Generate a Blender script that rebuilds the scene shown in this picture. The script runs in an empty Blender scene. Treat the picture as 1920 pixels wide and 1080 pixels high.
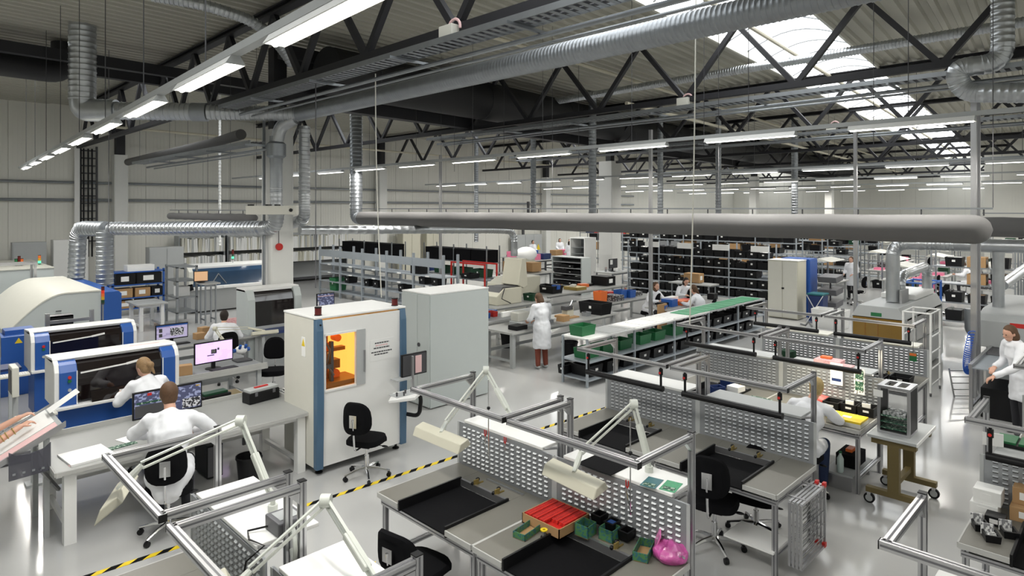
import bpy, bmesh, math, random
from mathutils import Vector, Matrix, noise
random.seed(7)
sc = bpy.context.scene
COL = sc.collection
# ------------------------------------------------------------------ camera
CAM_H = 3.5
FPX = 1190.0
HORIZON = 392.0
cam_d = bpy.data.cameras.new('camera')
cam = bpy.data.objects.new('camera', cam_d)
COL.objects.link(cam)
cam_d.sensor_width = 36.0
cam_d.lens = 36.0 * FPX / 1920.0
cam_d.shift_y = -(540.0 - HORIZON) / 1920.0
cam_d.clip_start = 0.05
cam_d.clip_end = 300
cam.location = (0, 0, CAM_H)
cam.rotation_euler = (math.pi / 2, 0, math.radians(-45))
sc.camera = cam
# ------------------------------------------------------------------ world + exposure
wld = bpy.data.worlds.new('sky'); sc.world = wld
wld.use_nodes = True
wld.node_tree.nodes['Background'].inputs[0].default_value = (0.85, 0.92, 1.0, 1)
wld.node_tree.nodes['Background'].inputs[1].default_value = 1.0
vs = sc.view_settings
vs.view_transform = 'Standard'; vs.look = 'None'; vs.gamma = 1.0
vs.use_curve_mapping = False
vs.exposure = 0.12
sc.cycles.max_bounces = 6
sc.cycles.diffuse_bounces = 4
sc.cycles.glossy_bounces = 3
sc.cycles.transparent_max_bounces = 8
sc.cycles.use_denoising = True
sc.cycles.sample_clamp_indirect = 6.0
LAMP_W = 46.0      # watts of each linear lamp
SKY_E = 3.0        # glow given to the rooflight panes, standing in for daylight
TUBE_E = 7.0
# ------------------------------------------------------------------ survey helper: where a sight line meets the level z
S2 = math.sqrt(2)
def at(px, py, z=0.0):
    t = (z - CAM_H) * FPX / (HORIZON - py)
    a = (px - 960.0) / FPX
    return Vector((t * (1 + a) / S2, t * (1 - a) / S2, z))
def at_depth(px, py, t):
    a = (px - 960.0) / FPX
    return Vector((t * (1 + a) / S2, t * (1 - a) / S2, CAM_H + (HORIZON - py) * t / FPX))
# ------------------------------------------------------------------ materials (all procedural)
MATS = {}
def mat(name, col, rough=0.5, metal=0.0, var=0.06, scale=6.0, bump=0.0, bscale=40.0, spec=0.5, alpha=1.0, coat=0.0, emis=None, estr=0.0, trans=0.0):
    if name in MATS: return MATS[name]
    m = bpy.data.materials.new(name); m.use_nodes = True
    nt = m.node_tree; N = nt.nodes; L = nt.links
    b = N['Principled BSDF']
    b.inputs['Base Color'].default_value = (*col, 1)
    b.inputs['Roughness'].default_value = rough
    b.inputs['Metallic'].default_value = metal
    b.inputs['Specular IOR Level'].default_value = spec
    b.inputs['Coat Weight'].default_value = coat
    b.inputs['Alpha'].default_value = alpha
    b.inputs['Transmission Weight'].default_value = trans
    if emis:
        b.inputs['Emission Color'].default_value = (*emis, 1)
        b.inputs['Emission Strength'].default_value = estr
    tc = N.new('ShaderNodeTexCoord')
    if var > 0:
        nz = N.new('ShaderNodeTexNoise'); nz.inputs['Scale'].default_value = scale; nz.inputs['Detail'].default_value = 3
        L.new(tc.outputs['Object'], nz.inputs['Vector'])
        mx = N.new('ShaderNodeMix'); mx.data_type = 'RGBA'; mx.blend_type = 'MIX'
        mx.inputs[6].default_value = (*[max(0, c * (1 - var)) for c in col], 1)
        mx.inputs[7].default_value = (*[min(1, c * (1 + var)) for c in col], 1)
        L.new(nz.outputs['Fac'], mx.inputs[0]); L.new(mx.outputs[2], b.inputs['Base Color'])
    if bump > 0:
        n2 = N.new('ShaderNodeTexNoise'); n2.inputs['Scale'].default_value = bscale
        L.new(tc.outputs['Object'], n2.inputs['Vector'])
        bp = N.new('ShaderNodeBump'); bp.inputs['Strength'].default_value = bump; bp.inputs['Distance'].default_value = 0.01
        L.new(n2.outputs['Fac'], bp.inputs['Height']); L.new(bp.outputs['Normal'], b.inputs['Normal'])
    MATS[name] = m
    return m
def print_mat(name, col, ink, scale=(60, 20), thr=0.55, rough=0.6, emis=0.0):
    """flat print: rows of small dark marks on a ground colour (screens, labels, boards)"""
    if name in MATS: return MATS[name]
    m = mat(name, col, rough, var=0)
    N = m.node_tree.nodes; L = m.node_tree.links; b = N['Principled BSDF']
    tc = N.new('ShaderNodeTexCoord'); mp = N.new('ShaderNodeMapping'); mp.inputs['Scale'].default_value = (scale[0], scale[0], scale[1])
    L.new(tc.outputs['Object'], mp.inputs[0])
    v = N.new('ShaderNodeTexVoronoi'); v.inputs['Scale'].default_value = 1.0; v.distance = 'CHEBYCHEV'
    L.new(mp.outputs[0], v.inputs['Vector'])
    mt = N.new('ShaderNodeMath'); mt.operation = 'GREATER_THAN'; mt.inputs[1].default_value = thr
    sp = N.new('ShaderNodeSeparateColor'); L.new(v.outputs['Color'], sp.inputs[0]); L.new(sp.outputs[0], mt.inputs[0])
    mx = N.new('ShaderNodeMix'); mx.data_type = 'RGBA'
    mx.inputs[6].default_value = (*col, 1); mx.inputs[7].default_value = (*ink, 1)
    L.new(mt.outputs[0], mx.inputs[0]); L.new(mx.outputs[2], b.inputs['Base Color'])
    if emis:
        L.new(mx.outputs[2], b.inputs['Emission Color']); b.inputs['Emission Strength'].default_value = emis
    return m
mat('floor', (0.46, 0.46, 0.45), 0.13, var=0.05, scale=0.7, bump=0.015, bscale=4)
mat('wall', (0.76, 0.75, 0.69), 0.55, var=0.03, scale=1)
mat('deck', (0.42, 0.41, 0.35), 0.55, var=0.08, scale=0.5)
mat('darksteel', (0.018, 0.018, 0.022), 0.55)
mat('blackduct', (0.012, 0.012, 0.014), 0.6)
mat('concrete', (0.74, 0.74, 0.71), 0.6, var=0.05, scale=2)
mat('galv', (0.50, 0.52, 0.54), 0.32, 0.85, var=0.18, scale=5)
mat('galvdark', (0.33, 0.35, 0.37), 0.4, 0.8, var=0.15, scale=5)
mat('galvblue', (0.42, 0.46, 0.50), 0.45, 0.55, var=0.1, scale=3)
mat('alu', (0.50, 0.50, 0.51), 0.3, 0.85, var=0.04)
mat('aludark', (0.13, 0.13, 0.14), 0.5, 0.3)
mat('chrome', (0.75, 0.75, 0.76), 0.12, 1.0, var=0)
mat('blackplastic', (0.006, 0.006, 0.007), 0.45, spec=0.3)
mat('blackmat', (0.007, 0.007, 0.008), 0.8, var=0.3, scale=30, spec=0.08)
mat('blackfabric', (0.006, 0.006, 0.007), 0.95, bump=0.15, bscale=300, spec=0.1)
mat('greyplastic', (0.12, 0.12, 0.13), 0.5)
mat('benchtop', (0.175, 0.168, 0.145), 0.4, var=0.04, scale=8)
mat('benchedge', (0.45, 0.45, 0.43), 0.5)
mat('pegpaint', (0.30, 0.315, 0.33), 0.36, 0.35, var=0.05, scale=3)
mat('louvre', (0.50, 0.52, 0.53), 0.4, 0.2, var=0.0)
mat('hole', (0.03, 0.03, 0.03), 0.8, var=0)
mat('white', (0.80, 0.80, 0.78), 0.4, var=0.02)
mat('offwhite', (0.66, 0.65, 0.58), 0.45, var=0.03)
mat('cream', (0.56, 0.54, 0.44), 0.45, var=0.03)
mat('lampwhite', (0.58, 0.60, 0.55), 0.4, var=0.02)
mat('lightgrey', (0.42, 0.435, 0.435), 0.45, var=0.03)
mat('paleblue', (0.50, 0.54, 0.53), 0.45, var=0.02)
mat('tabletop', (0.29, 0.295, 0.285), 0.4, var=0.03)
mat('midgrey', (0.24, 0.25, 0.26), 0.5)
mat('darkgrey', (0.06, 0.06, 0.065), 0.5)
mat('blue', (0.022, 0.095, 0.36), 0.35, var=0.05)
mat('steelblue', (0.07, 0.14, 0.225), 0.4, var=0.04)
mat('navy', (0.012, 0.03, 0.12), 0.4)
mat('darkglass', (0.008, 0.005, 0.005), 0.05, var=0, coat=0.6)
mat('bluetint', (0.02, 0.05, 0.10), 0.08, var=0.3, scale=2, coat=0.5)
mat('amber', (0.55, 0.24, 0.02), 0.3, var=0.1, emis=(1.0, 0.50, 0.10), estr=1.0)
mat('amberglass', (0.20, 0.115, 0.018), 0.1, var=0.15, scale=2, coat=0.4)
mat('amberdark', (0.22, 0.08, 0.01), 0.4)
mat('red', (0.55, 0.02, 0.015), 0.4)
mat('darkred', (0.10, 0.006, 0.006), 0.3)
mat('orange', (0.75, 0.16, 0.03), 0.45)
mat('pink', (0.85, 0.22, 0.36), 0.5)
mat('paleink', (0.78, 0.52, 0.52), 0.6)
mat('yellow', (0.80, 0.58, 0.02), 0.45)
mat('green', (0.012, 0.14, 0.045), 0.45)
mat('darkgreen', (0.006, 0.05, 0.02), 0.5)
mat('pcbgreen', (0.03, 0.30, 0.13), 0.45, var=0.4, scale=40)
mat('teal', (0.01, 0.12, 0.14), 0.45)
mat('olive', (0.14, 0.105, 0.035), 0.5)
mat('brass', (0.42, 0.31, 0.10), 0.35, 0.6)
mat('cardboard', (0.40, 0.24, 0.11), 0.8)
mat('paper', (0.82, 0.82, 0.80), 0.7, var=0.02)
mat('tube', (1, 1, 1), 0.5, var=0, emis=(1.0, 0.97, 0.90), estr=TUBE_E)
mat('skyglass', (0.9, 0.9, 0.9), 0.5, var=0, emis=(0.95, 0.98, 1.0), estr=SKY_E)
mat('fabricduct', (0.15, 0.147, 0.145), 0.85, var=0.04, scale=1.5)
mat('pipecream', (0.62, 0.58, 0.46), 0.5)
mat('skin', (0.60, 0.34, 0.24), 0.55, var=0.06, scale=12)
mat('coat', (0.78, 0.79, 0.82), 0.8, var=0.03, scale=5, bump=0.25, bscale=14)
mat('hairbrown', (0.09, 0.045, 0.02), 0.7, var=0.35, scale=60)
mat('hairdark', (0.02, 0.012, 0.008), 0.7, var=0.3, scale=60)
mat('hairblond', (0.26, 0.16, 0.075), 0.65, var=0.4, scale=60)
mat('hairgrey', (0.40, 0.29, 0.12), 0.7, var=0.3, scale=60)
mat('trousersrust', (0.20, 0.05, 0.03), 0.85)
mat('trousersblue', (0.02, 0.035, 0.09), 0.85)
mat('trousersdark', (0.02, 0.02, 0.025), 0.85)
mat('led_green', (0.02, 0.3, 0.1), 0.4, var=0, emis=(0.1, 1.0, 0.4), estr=1.5)
mat('led_red', (0.5, 0.02, 0.01), 0.3, var=0, emis=(1.0, 0.06, 0.02), estr=0.25)
mat('led_amber', (0.6, 0.35, 0.02), 0.3, var=0)
print_mat('screen_dark', (0.045, 0.05, 0.10), (0.20, 0.22, 0.34), (26, 40), 0.72, emis=0.55)
print_mat('screen_lilac', (0.70, 0.52, 0.86), (0.66, 0.48, 0.82), (8, 8), 0.6, emis=0.75)
print_mat('screen_pale', (0.40, 0.36, 0.52), (0.30, 0.26, 0.42), (14, 30), 0.8, emis=0.5)
print_mat('print_text', (0.80, 0.80, 0.79), (0.25, 0.25, 0.26), (70, 45), 0.62)
print_mat('print_pcb', (0.015, 0.08, 0.045), (0.35, 0.45, 0.36), (70, 70), 0.72)
print_mat('print_photo', (0.02, 0.02, 0.025), (0.5, 0.5, 0.52), (60, 60), 0.6, emis=0.3)
print_mat('print_pink', (0.76, 0.46, 0.46), (0.68, 0.34, 0.36), (50, 60), 0.7)
print_mat('parts_mix', (0.06, 0.06, 0.065), (0.5, 0.5, 0.5), (30, 30), 0.82)
print_mat('boxpattern', (0.07, 0.20, 0.07), (0.03, 0.13, 0.15), (70, 70), 0.55)
print_mat('redinserts', (0.62, 0.025, 0.015), (0.40, 0.01, 0.01), (60, 60), 0.6)
ORD = ['first', 'second', 'third', 'fourth', 'fifth', 'sixth', 'seventh', 'eighth', 'ninth', 'tenth', 'eleventh', 'twelfth', 'thirteenth', 'fourteenth', 'fifteenth', 'sixteenth', 'seventeenth', 'eighteenth']
# ------------------------------------------------------------------ mesh builder
class MB:
    def __init__(s): s.v = []; s.f = []; s.sm = False
    def add(s, vs, fs):
        o = len(s.v); s.v += [tuple(p) for p in vs]; s.f += [tuple(i + o for i in f) for f in fs]; return s
    def box(s, x0, x1, y0, y1, z0, z1):
        if x0 > x1: x0, x1 = x1, x0
        if y0 > y1: y0, y1 = y1, y0
        if z0 > z1: z0, z1 = z1, z0
        return s.add([(x0,y0,z0),(x1,y0,z0),(x1,y1,z0),(x0,y1,z0),(x0,y0,z1),(x1,y0,z1),(x1,y1,z1),(x0,y1,z1)],
                     [(3,2,1,0),(4,5,6,7),(0,1,5,4),(1,2,6,5),(2,3,7,6),(3,0,4,7)])
    def cb(s, c, d, rz=0.0, rx=0.0, ry=0.0):
        """box by centre and size, turned"""
        M = Matrix.Translation(c) @ Matrix.Rotation(rz, 4, 'Z') @ Matrix.Rotation(ry, 4, 'Y') @ Matrix.Rotation(rx, 4, 'X')
        h = [q / 2 for q in d]
        vs = [M @ Vector(p) for p in [(-h[0],-h[1],-h[2]),(h[0],-h[1],-h[2]),(h[0],h[1],-h[2]),(-h[0],h[1],-h[2]),(-h[0],-h[1],h[2]),(h[0],-h[1],h[2]),(h[0],h[1],h[2]),(-h[0],h[1],h[2])]]
        return s.add(vs, [(3,2,1,0),(4,5,6,7),(0,1,5,4),(1,2,6,5),(2,3,7,6),(3,0,4,7)])
    def bar(s, p0, p1, w, h=None, up=(0, 0, 1)):
        """rectangular bar between two points"""
        h = h or w; p0 = Vector(p0); p1 = Vector(p1); d = (p1 - p0).normalized(); u = Vector(up)
        if abs(d.dot(u)) > 0.98: u = Vector((1, 0, 0))
        r = d.cross(u).normalized(); u = r.cross(d)
        vs = []
        for p in (p0, p1):
            for a, b in ((-1,-1),(1,-1),(1,1),(-1,1)): vs.append(p + r * (a * w / 2) + u * (b * h / 2))
        return s.add(vs, [(3,2,1,0),(4,5,6,7),(0,1,5,4),(1,2,6,5),(2,3,7,6),(3,0,4,7)])
    def cyl(s, p0, p1, r0, r1=None, n=12, caps=True):
        r1 = r0 if r1 is None else r1
        p0 = Vector(p0); p1 = Vector(p1); d = (p1 - p0).normalized()
        u = Vector((0, 0, 1)) if abs(d.z) < 0.9 else Vector((1, 0, 0))
        a = d.cross(u).normalized(); b = d.cross(a)
        vs = []
        for p, r in ((p0, r0), (p1, r1)):
            for i in range(n):
                t = 2 * math.pi * i / n; vs.append(p + a * (r * math.cos(t)) + b * (r * math.sin(t)))
        fs = [(i, (i + 1) % n, n + (i + 1) % n, n + i) for i in range(n)]
        if caps: fs += [tuple(range(n - 1, -1, -1)), tuple(range(n, 2 * n))]
        s.sm = True
        return s.add(vs, fs)
    def tube(s, pts, r, n=8, caps=True):
        """round tube along a polyline; r a number or one per point"""
        pts = [Vector(p) for p in pts]; k = len(pts)
        rs = r if isinstance(r, (list, tuple)) else [r] * k
        d0 = (pts[1] - pts[0]).normalized()
        u = Vector((0, 0, 1)) if abs(d0.z) < 0.9 else Vector((1, 0, 0))
        a = d0.cross(u).normalized(); vs = []
        for i, p in enumerate(pts):
            d = ((pts[min(i + 1, k - 1)] - p).normalized() + (p - pts[max(i - 1, 0)]).normalized())
            d = d.normalized() if d.length > 1e-6 else d0
            a = (a - d * a.dot(d)).normalized(); b = d.cross(a)
            for j in range(n):
                t = 2 * math.pi * j / n; vs.append(p + a * (rs[i] * math.cos(t)) + b * (rs[i] * math.sin(t)))
        fs = []
        for i in range(k - 1):
            for j in range(n): fs.append((i*n + j, i*n + (j+1) % n, (i+1)*n + (j+1) % n, (i+1)*n + j))
        if caps: fs += [tuple(range(n - 1, -1, -1)), tuple(range((k-1)*n, k*n))]
        s.sm = True
        return s.add(vs, fs)
    def lathe(s, prof, c=(0, 0, 0), n=16):
        vs = []; c = Vector(c)
        for r, z in prof:
            for i in range(n):
                t = 2 * math.pi * i / n; vs.append(c + Vector((r * math.cos(t), r * math.sin(t), z)))
        k = len(prof); fs = []
        for i in range(k - 1):
            for j in range(n): fs.append((i*n + j, i*n + (j+1) % n, (i+1)*n + (j+1) % n, (i+1)*n + j))
        fs += [tuple(range(n - 1, -1, -1)), tuple(range((k-1)*n, k*n))]
        s.sm = True
        return s.add(vs, fs)
    def prism(s, poly, a, b, axis='y'):
        """extrude a polygon: axis y -> (x,z) points, axis x -> (y,z), axis z -> (x,y)"""
        n = len(poly)
        def P(p, t): return {'y': (p[0], t, p[1]), 'x': (t, p[0], p[1]), 'z': (p[0], p[1], t)}[axis]
        vs = [P(p, a) for p in poly] + [P(p, b) for p in poly]
        fs = [(i, (i + 1) % n, n + (i + 1) % n, n + i) for i in range(n)] + [tuple(range(n - 1, -1, -1)), tuple(range(n, 2 * n))]
        return s.add(vs, fs)
    def ell(s, c, r, n=12, m=8, M=None):
        c = Vector(c); r = (r, r, r) if not isinstance(r, (tuple, list)) else r
        vs = []; 
        for i in range(1, m):
            ph = math.pi * i / m
            for j in range(n):
                t = 2 * math.pi * j / n
                p = Vector((r[0]*math.sin(ph)*math.cos(t), r[1]*math.sin(ph)*math.sin(t), r[2]*math.cos(ph)))
                vs.append(c + (M @ p if M else p))
        e = Vector((0, 0, r[2])); e = M @ e if M else e
        vs += [c + e, c - e]; T = len(vs) - 2; B = T + 1
        fs = [(T, j, (j+1) % n) for j in range(n)]
        for i in range(m - 2):
            for j in range(n): fs.append((i*n + j, (i+1)*n + j, (i+1)*n + (j+1) % n, i*n + (j+1) % n))
        fs += [(B, (m-2)*n + (j+1) % n, (m-2)*n + j) for j in range(n)]
        s.sm = True
        return s.add(vs, fs)
    def quad(s, *p): return s.add(p, [tuple(range(len(p)))])
    def mesh(s, name, mname):
        me = bpy.data.meshes.new(name)
        me.from_pydata(s.v, [], s.f)
        bm = bmesh.new(); bm.from_mesh(me); bmesh.ops.recalc_face_normals(bm, faces=bm.faces); bm.to_mesh(me); bm.free()
        me.materials.append(MATS[mname])
        if s.sm:
            me.shade_smooth(); me.set_sharp_from_angle(angle=math.radians(38))
        return me
    def build(s, name, mname, parent=None, label=None, bevel=0.0, stuff=False):
        """one mesh object; vertices are in the parent's space, or (top-level) in world space with the origin moved to the base"""
        if parent is None:
            xs = [p[0] for p in s.v]; ys = [p[1] for p in s.v]; zs = [p[2] for p in s.v]
            o0 = ((min(xs) + max(xs)) / 2, (min(ys) + max(ys)) / 2, min(zs))
            s.v = [(p[0] - o0[0], p[1] - o0[1], p[2] - o0[2]) for p in s.v]
        ob = bpy.data.objects.new(name, s.mesh(name, mname)); COL.objects.link(ob)
        if parent is None: ob.location = o0
        else: ob.parent = parent
        if label: ob['label'] = label
        if stuff: ob['kind'] = 'stuff'
        if bevel > 0:
            md = ob.modifiers.new('edge', 'BEVEL'); md.width = bevel; md.segments = 2; md.limit_method = 'ANGLE'; md.angle_limit = math.radians(50)
        return ob
def tag(o, label, cat, group=None, kind=None):
    o['label'] = label; o['category'] = cat
    if group: o['group'] = group
    if kind: o['kind'] = kind
    return o
def struct(o, label=None, cat=None):
    o['kind'] = 'structure'
    if label: o['label'] = label
    if cat: o['category'] = cat
    return o
def thing(name, label, cat, loc=(0, 0, 0), rz=0.0, group=None):
    o = bpy.data.objects.new(name, None); COL.objects.link(o)
    o.empty_display_size = 0.1
    o.location = loc; o.rotation_euler = (0, 0, rz)
    return tag(o, label, cat, group)
KIDS = {}
def copy_tree(root, loc, rz=0.0, label=None, group=None, scale=None):
    r = root.copy(); COL.objects.link(r); r.location = loc; r.rotation_euler = (0, 0, rz)
    if scale: r.scale = scale
    if label: r['label'] = label
    if group: r['group'] = group
    def rec(src, dst):
        for ch in [o for o in KIDS.get(src.name, None) or src.children]:
            c = ch.copy(); COL.objects.link(c); c.parent = dst
            rec(ch, c)
    rec(root, r)
    return r
def piece(src, parent, loc, rz=0.0, scale=None):
    """a further copy of a small part, sharing its mesh"""
    c = src.copy(); COL.objects.link(c); c.parent = parent; c.location = loc; c.rotation_euler = (0, 0, rz)
    if scale: c.scale = scale
    return c
def arc(c, r, a0, a1, n, ax=(1, 0, 0), ay=(0, 0, 1)):
    c = Vector(c); ax = Vector(ax); ay = Vector(ay)
    return [c + ax * (r * math.cos(a0 + (a1 - a0) * i / n)) + ay * (r * math.sin(a0 + (a1 - a0) * i / n)) for i in range(n + 1)]
def bend_path(pts, r, n=6):
    """polyline with rounded corners"""
    pts = [Vector(p) for p in pts]; out = [pts[0]]
    for i in range(1, len(pts) - 1):
        p = pts[i]; a = (pts[i-1] - p); b = (pts[i+1] - p)
        q = min(r, a.length * 0.49, b.length * 0.49); A = p + a.normalized() * q; B = p + b.normalized() * q
        for k in range(n + 1):
            t = k / n; out.append(A * (1-t)**2 + p * (2*t*(1-t)) + B * t**2)
    out.append(pts[-1])
    return out
def ribbed(pts, r, pitch=0.12, ridge=0.012, n=18):
    """spiral-seam duct: the tube with a raised seam every pitch"""
    pts = [Vector(p) for p in pts]; P = []; R = []
    for a, b in zip(pts, pts[1:]):
        L = (b - a).length; k = max(1, int(L / pitch))
        for i in range(k):
            for f, e in ((0.0, 0), (0.62, 0), (0.72, ridge), (0.88, ridge)):
                P.append(a.lerp(b, (i + f) / k)); R.append(r + e)
    P.append(pts[-1]); R.append(r)
    return MB().tube(P, R, n)
# ================================================================== the hall
XA, XB, YA, YB, ZR = -6.0, 62.0, -12.0, 30.0, 7.56
RS = 0.0875                                   # the roof runs askew to the workbench rows by five degrees
def rx(y0, x): return y0 + RS * x             # line along the roof's length
fl = struct(MB().box(XA, XB, YA, YB, -0.12, 0.0).build('floor', 'floor'), 'glossy light grey resin floor of the hall')
def wall(name, x0, x1, y0, y1, label, panels=None):
    w = struct(MB().box(x0, x1, y0, y1, -0.1, 8.2).build(name, 'wall'), label)
    return w
wb = wall('wall_back', XA, XB, YB, YB + 0.2, 'pale panelled long wall behind the machines')
wr = wall('wall_far', XB, XB + 0.2, YA, YB, 'pale panelled end wall beyond the shelving')
wall('wall_near', XA - 0.2, XA, YA, YB, 'plain wall behind the viewer')
wall('wall_side', XA, XB, YA - 0.2, YA, 'plain long wall on the viewer side')
pm = None
def panels(w, n, fn, name='wall_panel'):
    src = None
    for i in range(n):
        if src is None:
            src = fn(name, w)
        loc, rz = fn(i)
def wall_panels(w, start, step, n, along):
    L = step - 0.02
    m = MB()
    if along == 'x':
        m.box(0, L, -0.03, 0, 0, 7.7)
        for k in range(1, 8): m.box(L * k / 8 - 0.012, L * k / 8 + 0.012, -0.036, -0.03, 0, 7.7)
    else:
        m.box(-0.03, 0, 0, L, 0, 7.7)
        for k in range(1, 8): m.box(-0.036, -0.03, L * k / 8 - 0.012, L * k / 8 + 0.012, 0, 7.7)
    src = m.build('wall_panel', 'wall', w)
    wl = w.location
    for i in range(n):
        p = (start[0] + (step * i if along == 'x' else 0) - wl[0], start[1] + (step * i if along == 'y' else 0) - wl[1], 0 - wl[2])
        if i == 0: src.location = p
        else: piece(src, w, p)
wall_panels(wb, (0.0, YB, 0), 1.15, 54, 'x')
wall_panels(wr, (XB, 0.0, 0), 1.15, 26, 'y')
# room block inside the hall at the far right
pt = struct(MB().box(45, 45.2, -11.9, 6.6, 0, 6.6).box(45.2, 58, 6.4, 6.6, 0, 6.6).build('wall_partition', 'wall'), 'pale partition wall of the inner room by the far shelving')
wall_panels(pt, (45, -6.0, 0), 1.15, 10, 'y')
# horizontal rail and pipes along the long wall
for i, (z, r, lab) in enumerate(((4.55, 0.05, 'thin horizontal pipe high on the long wall'), (3.86, 0.06, 'thicker horizontal pipe along the long wall at lamp height'))):
    tag(MB().cyl((-2, YB - 0.16, z), (44, YB - 0.16, z), r, n=8).build('wall_pipe', 'galvdark'), lab, 'pipe')
# ------------------------------------------------------------------ roof deck
ce = struct(MB().box(XA, XB, YA - 8, YB + 6, 8.25, 8.35).build('ceiling', 'deck'), 'pale trapezoidal metal roof deck')
def deck_sheet():
    m = MB(); prof = []
    for k in range(4):
        y = k * 0.3
        prof += [(y, 0.0), (y + 0.13, 0.0), (y + 0.165, -0.07), (y + 0.265, -0.07)]
    prof.append((1.2, 0.0))
    vs = []
    for x in (XA, XB):
        for y, z in prof: vs.append((x, RS * x + y, z))
    n = len(prof)
    m.add(vs, [(i, i + 1, n + i + 1, n + i) for i in range(n - 1)])
    return m
SKY = ((3.6, 6.0), (19.2, 21.6), (-10.8, -8.4))
src = deck_sheet().build('roof_sheet', 'deck', ce)
cl = ce.location; first = True
for i in range(-22, 24):
    y0 = 3.6 + 1.2 * i
    if any(a - 0.01 <= y0 < b - 0.01 for a, b in SKY) or y0 < -17.5 or y0 > 30: continue
    p = (-cl[0], y0 - cl[1], ZR + 0.07 - cl[2])
    if first: src.location = p; first = False
    else: piece(src, ce, p)
# ------------------------------------------------------------------ rooflights: white vaults with dark glazing bars
def rooflight(idx, y0, y1, label):
    W = y1 - y0; w = bpy.data.objects.new('window_%d' % idx, None); COL.objects.link(w); w.location = (0, y0, ZR); struct(w, label)
    for yy, nm in ((0.0, 'kerb'), (W, 'kerb')):
        MB().add([(XA, RS*XA + yy - .03, -.1), (XB, RS*XB + yy - .03, -.1), (XB, RS*XB + yy + .03, -.1), (XA, RS*XA + yy + .03, -.1),
                  (XA, RS*XA + yy - .03, .1), (XB, RS*XB + yy - .03, .1), (XB, RS*XB + yy + .03, .1), (XA, RS*XA + yy + .03, .1)],
                 [(3,2,1,0),(4,5,6,7),(0,1,5,4),(1,2,6,5),(2,3,7,6),(3,0,4,7)]).build(nm, 'offwhite', w)
    N = 8
    prof = [(W * j / N, 0.08 + 0.34 * math.sin(math.pi * j / N)) for j in range(N + 1)]
    st = 1.3
    m = MB()
    m.add([(x, RS * x + y, z) for x in (0, st) for y, z in prof], [(j, j + 1, N + 2 + j, N + 1 + j) for j in range(N)])
    m.sm = True
    g = m.build('pane', 'skyglass', w)
    b = MB().tube([(0, y, z - 0.03) for y, z in prof], 0.018, 5).build('glazing_bar', 'midgrey', w)
    k = 0; x = XA
    while x < XB - 0.5:
        p = (x, RS * x, 0)
        if k == 0: g.location = p; b.location = p
        else: piece(g, w, p); piece(b, w, p)
        x += st; k += 1
rooflight(1, 3.6, 6.0, 'long vaulted white rooflight over the soldering machines')
rooflight(2, 19.2, 21.6, 'long vaulted white rooflight beyond the black duct')
rooflight(3, -10.8, -8.4, 'long vaulted white rooflight above the viewer side')
# ------------------------------------------------------------------ roof trusses (they run across the hall, along y)
ZT, ZB_ = 7.38, 5.95
def truss(x, y0, y1, label, node0, step=2.42):
    t = thing('roof_truss', label, 'roof truss', (x, 0, ZB_), 0, 'dark steel roof trusses')
    H = ZT - ZB_
    MB().box(-.1, .1, y0, y1, H - .02, H + .02).box(-.1, .1, y0, y1, H + .10, H + .13).box(-.02, .02, y0, y1, H, H + .12).build('top_chord', 'darksteel', t)
    MB().box(-.07, .07, y0, y1, -.06, .06).build('bottom_chord', 'darksteel', t)
    y = node0; d1 = d2 = None; hs = step / 2
    while y < y1 - 1.3:
        if d1 is None:
            d1 = MB().bar((0, 0, H), (0, -hs, 0), .1).build('diagonal', 'darksteel', t); d1.location = (0, y, 0)
            d2 = MB().bar((0, 0, H), (0, hs, 0), .1).build('diagonal', 'darksteel', t); d2.location = (0, y, 0)
        else:
            piece(d1, t, (0, y, 0)); piece(d2, t, (0, y, 0))
        y += step
    return t
truss(5.6, 0.0, 29.9, 'dark steel roof truss above the long bright lamp strip', 1.05, 2.25)
names = ['first dark truss behind the big spiral duct', 'second dark truss beyond the big spiral duct', 'third dark truss beyond the big spiral duct',
         'fourth dark truss beyond the big spiral duct', 'fifth dark truss beyond the big spiral duct', 'sixth dark truss beyond the big spiral duct', 'seventh dark truss, farthest along the roof']
for i, x in enumerate((12.8, 20.0, 27.3, 34.6, 42.0, 49.2, 56.4)):
    truss(x, -8.0, 29.9, names[i], -6.0 - 0.15 * i)
# deep girder and black round duct along the roof
def along(y0, xa, xb, z0, z1, w):
    return MB().add([(x, rx(y0, x) + s * w / 2, z) for x in (xa, xb) for s, z in ((-1, z0), (1, z0), (1, z1), (-1, z1))],
                    [(3,2,1,0),(4,5,6,7),(0,1,5,4),(1,2,6,5),(2,3,7,6),(3,0,4,7)])
gt = thing('roof_girder', 'deep dark lattice girder running along the roof beside the black duct', 'girder', (0, 13.6, 6.0))
def sub(m, t):
    l = t.location; m.v = [(p[0] - l[0], p[1] - l[1], p[2] - l[2]) for p in m.v]; return m
sub(along(13.6, 6.6, 58, 7.0, 7.3, .3), gt).build('top_chord', 'darksteel', gt)
sub(along(13.6, 6.6, 58, 5.95, 6.25, .3), gt).build('bottom_chord', 'darksteel', gt)
sub(along(13.6, 7.0, 58, 6.25, 7.0, .03), gt).build('web_plate', 'darksteel', gt)
d1 = MB().bar((0, 0, 1.0), (1.2, RS * 1.2, 0.2), .16).build('diagonal', 'darksteel', gt)
d2 = MB().bar((0, 0, 1.0), (-1.2, -RS * 1.2, 0.2), .16).build('diagonal', 'darksteel', gt)
for i in range(20):
    x = 8.0 + 2.4 * i; p = (x, RS * x, 0)
    if i == 0: d1.location = p; d2.location = p
    else: piece(d1, gt, p); piece(d2, gt, p)
bd = thing('black_air_duct', 'wide round black air duct hung along the roof girder', 'duct', (7.3, rx(12.7, 7.3), 6.2))
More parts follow.
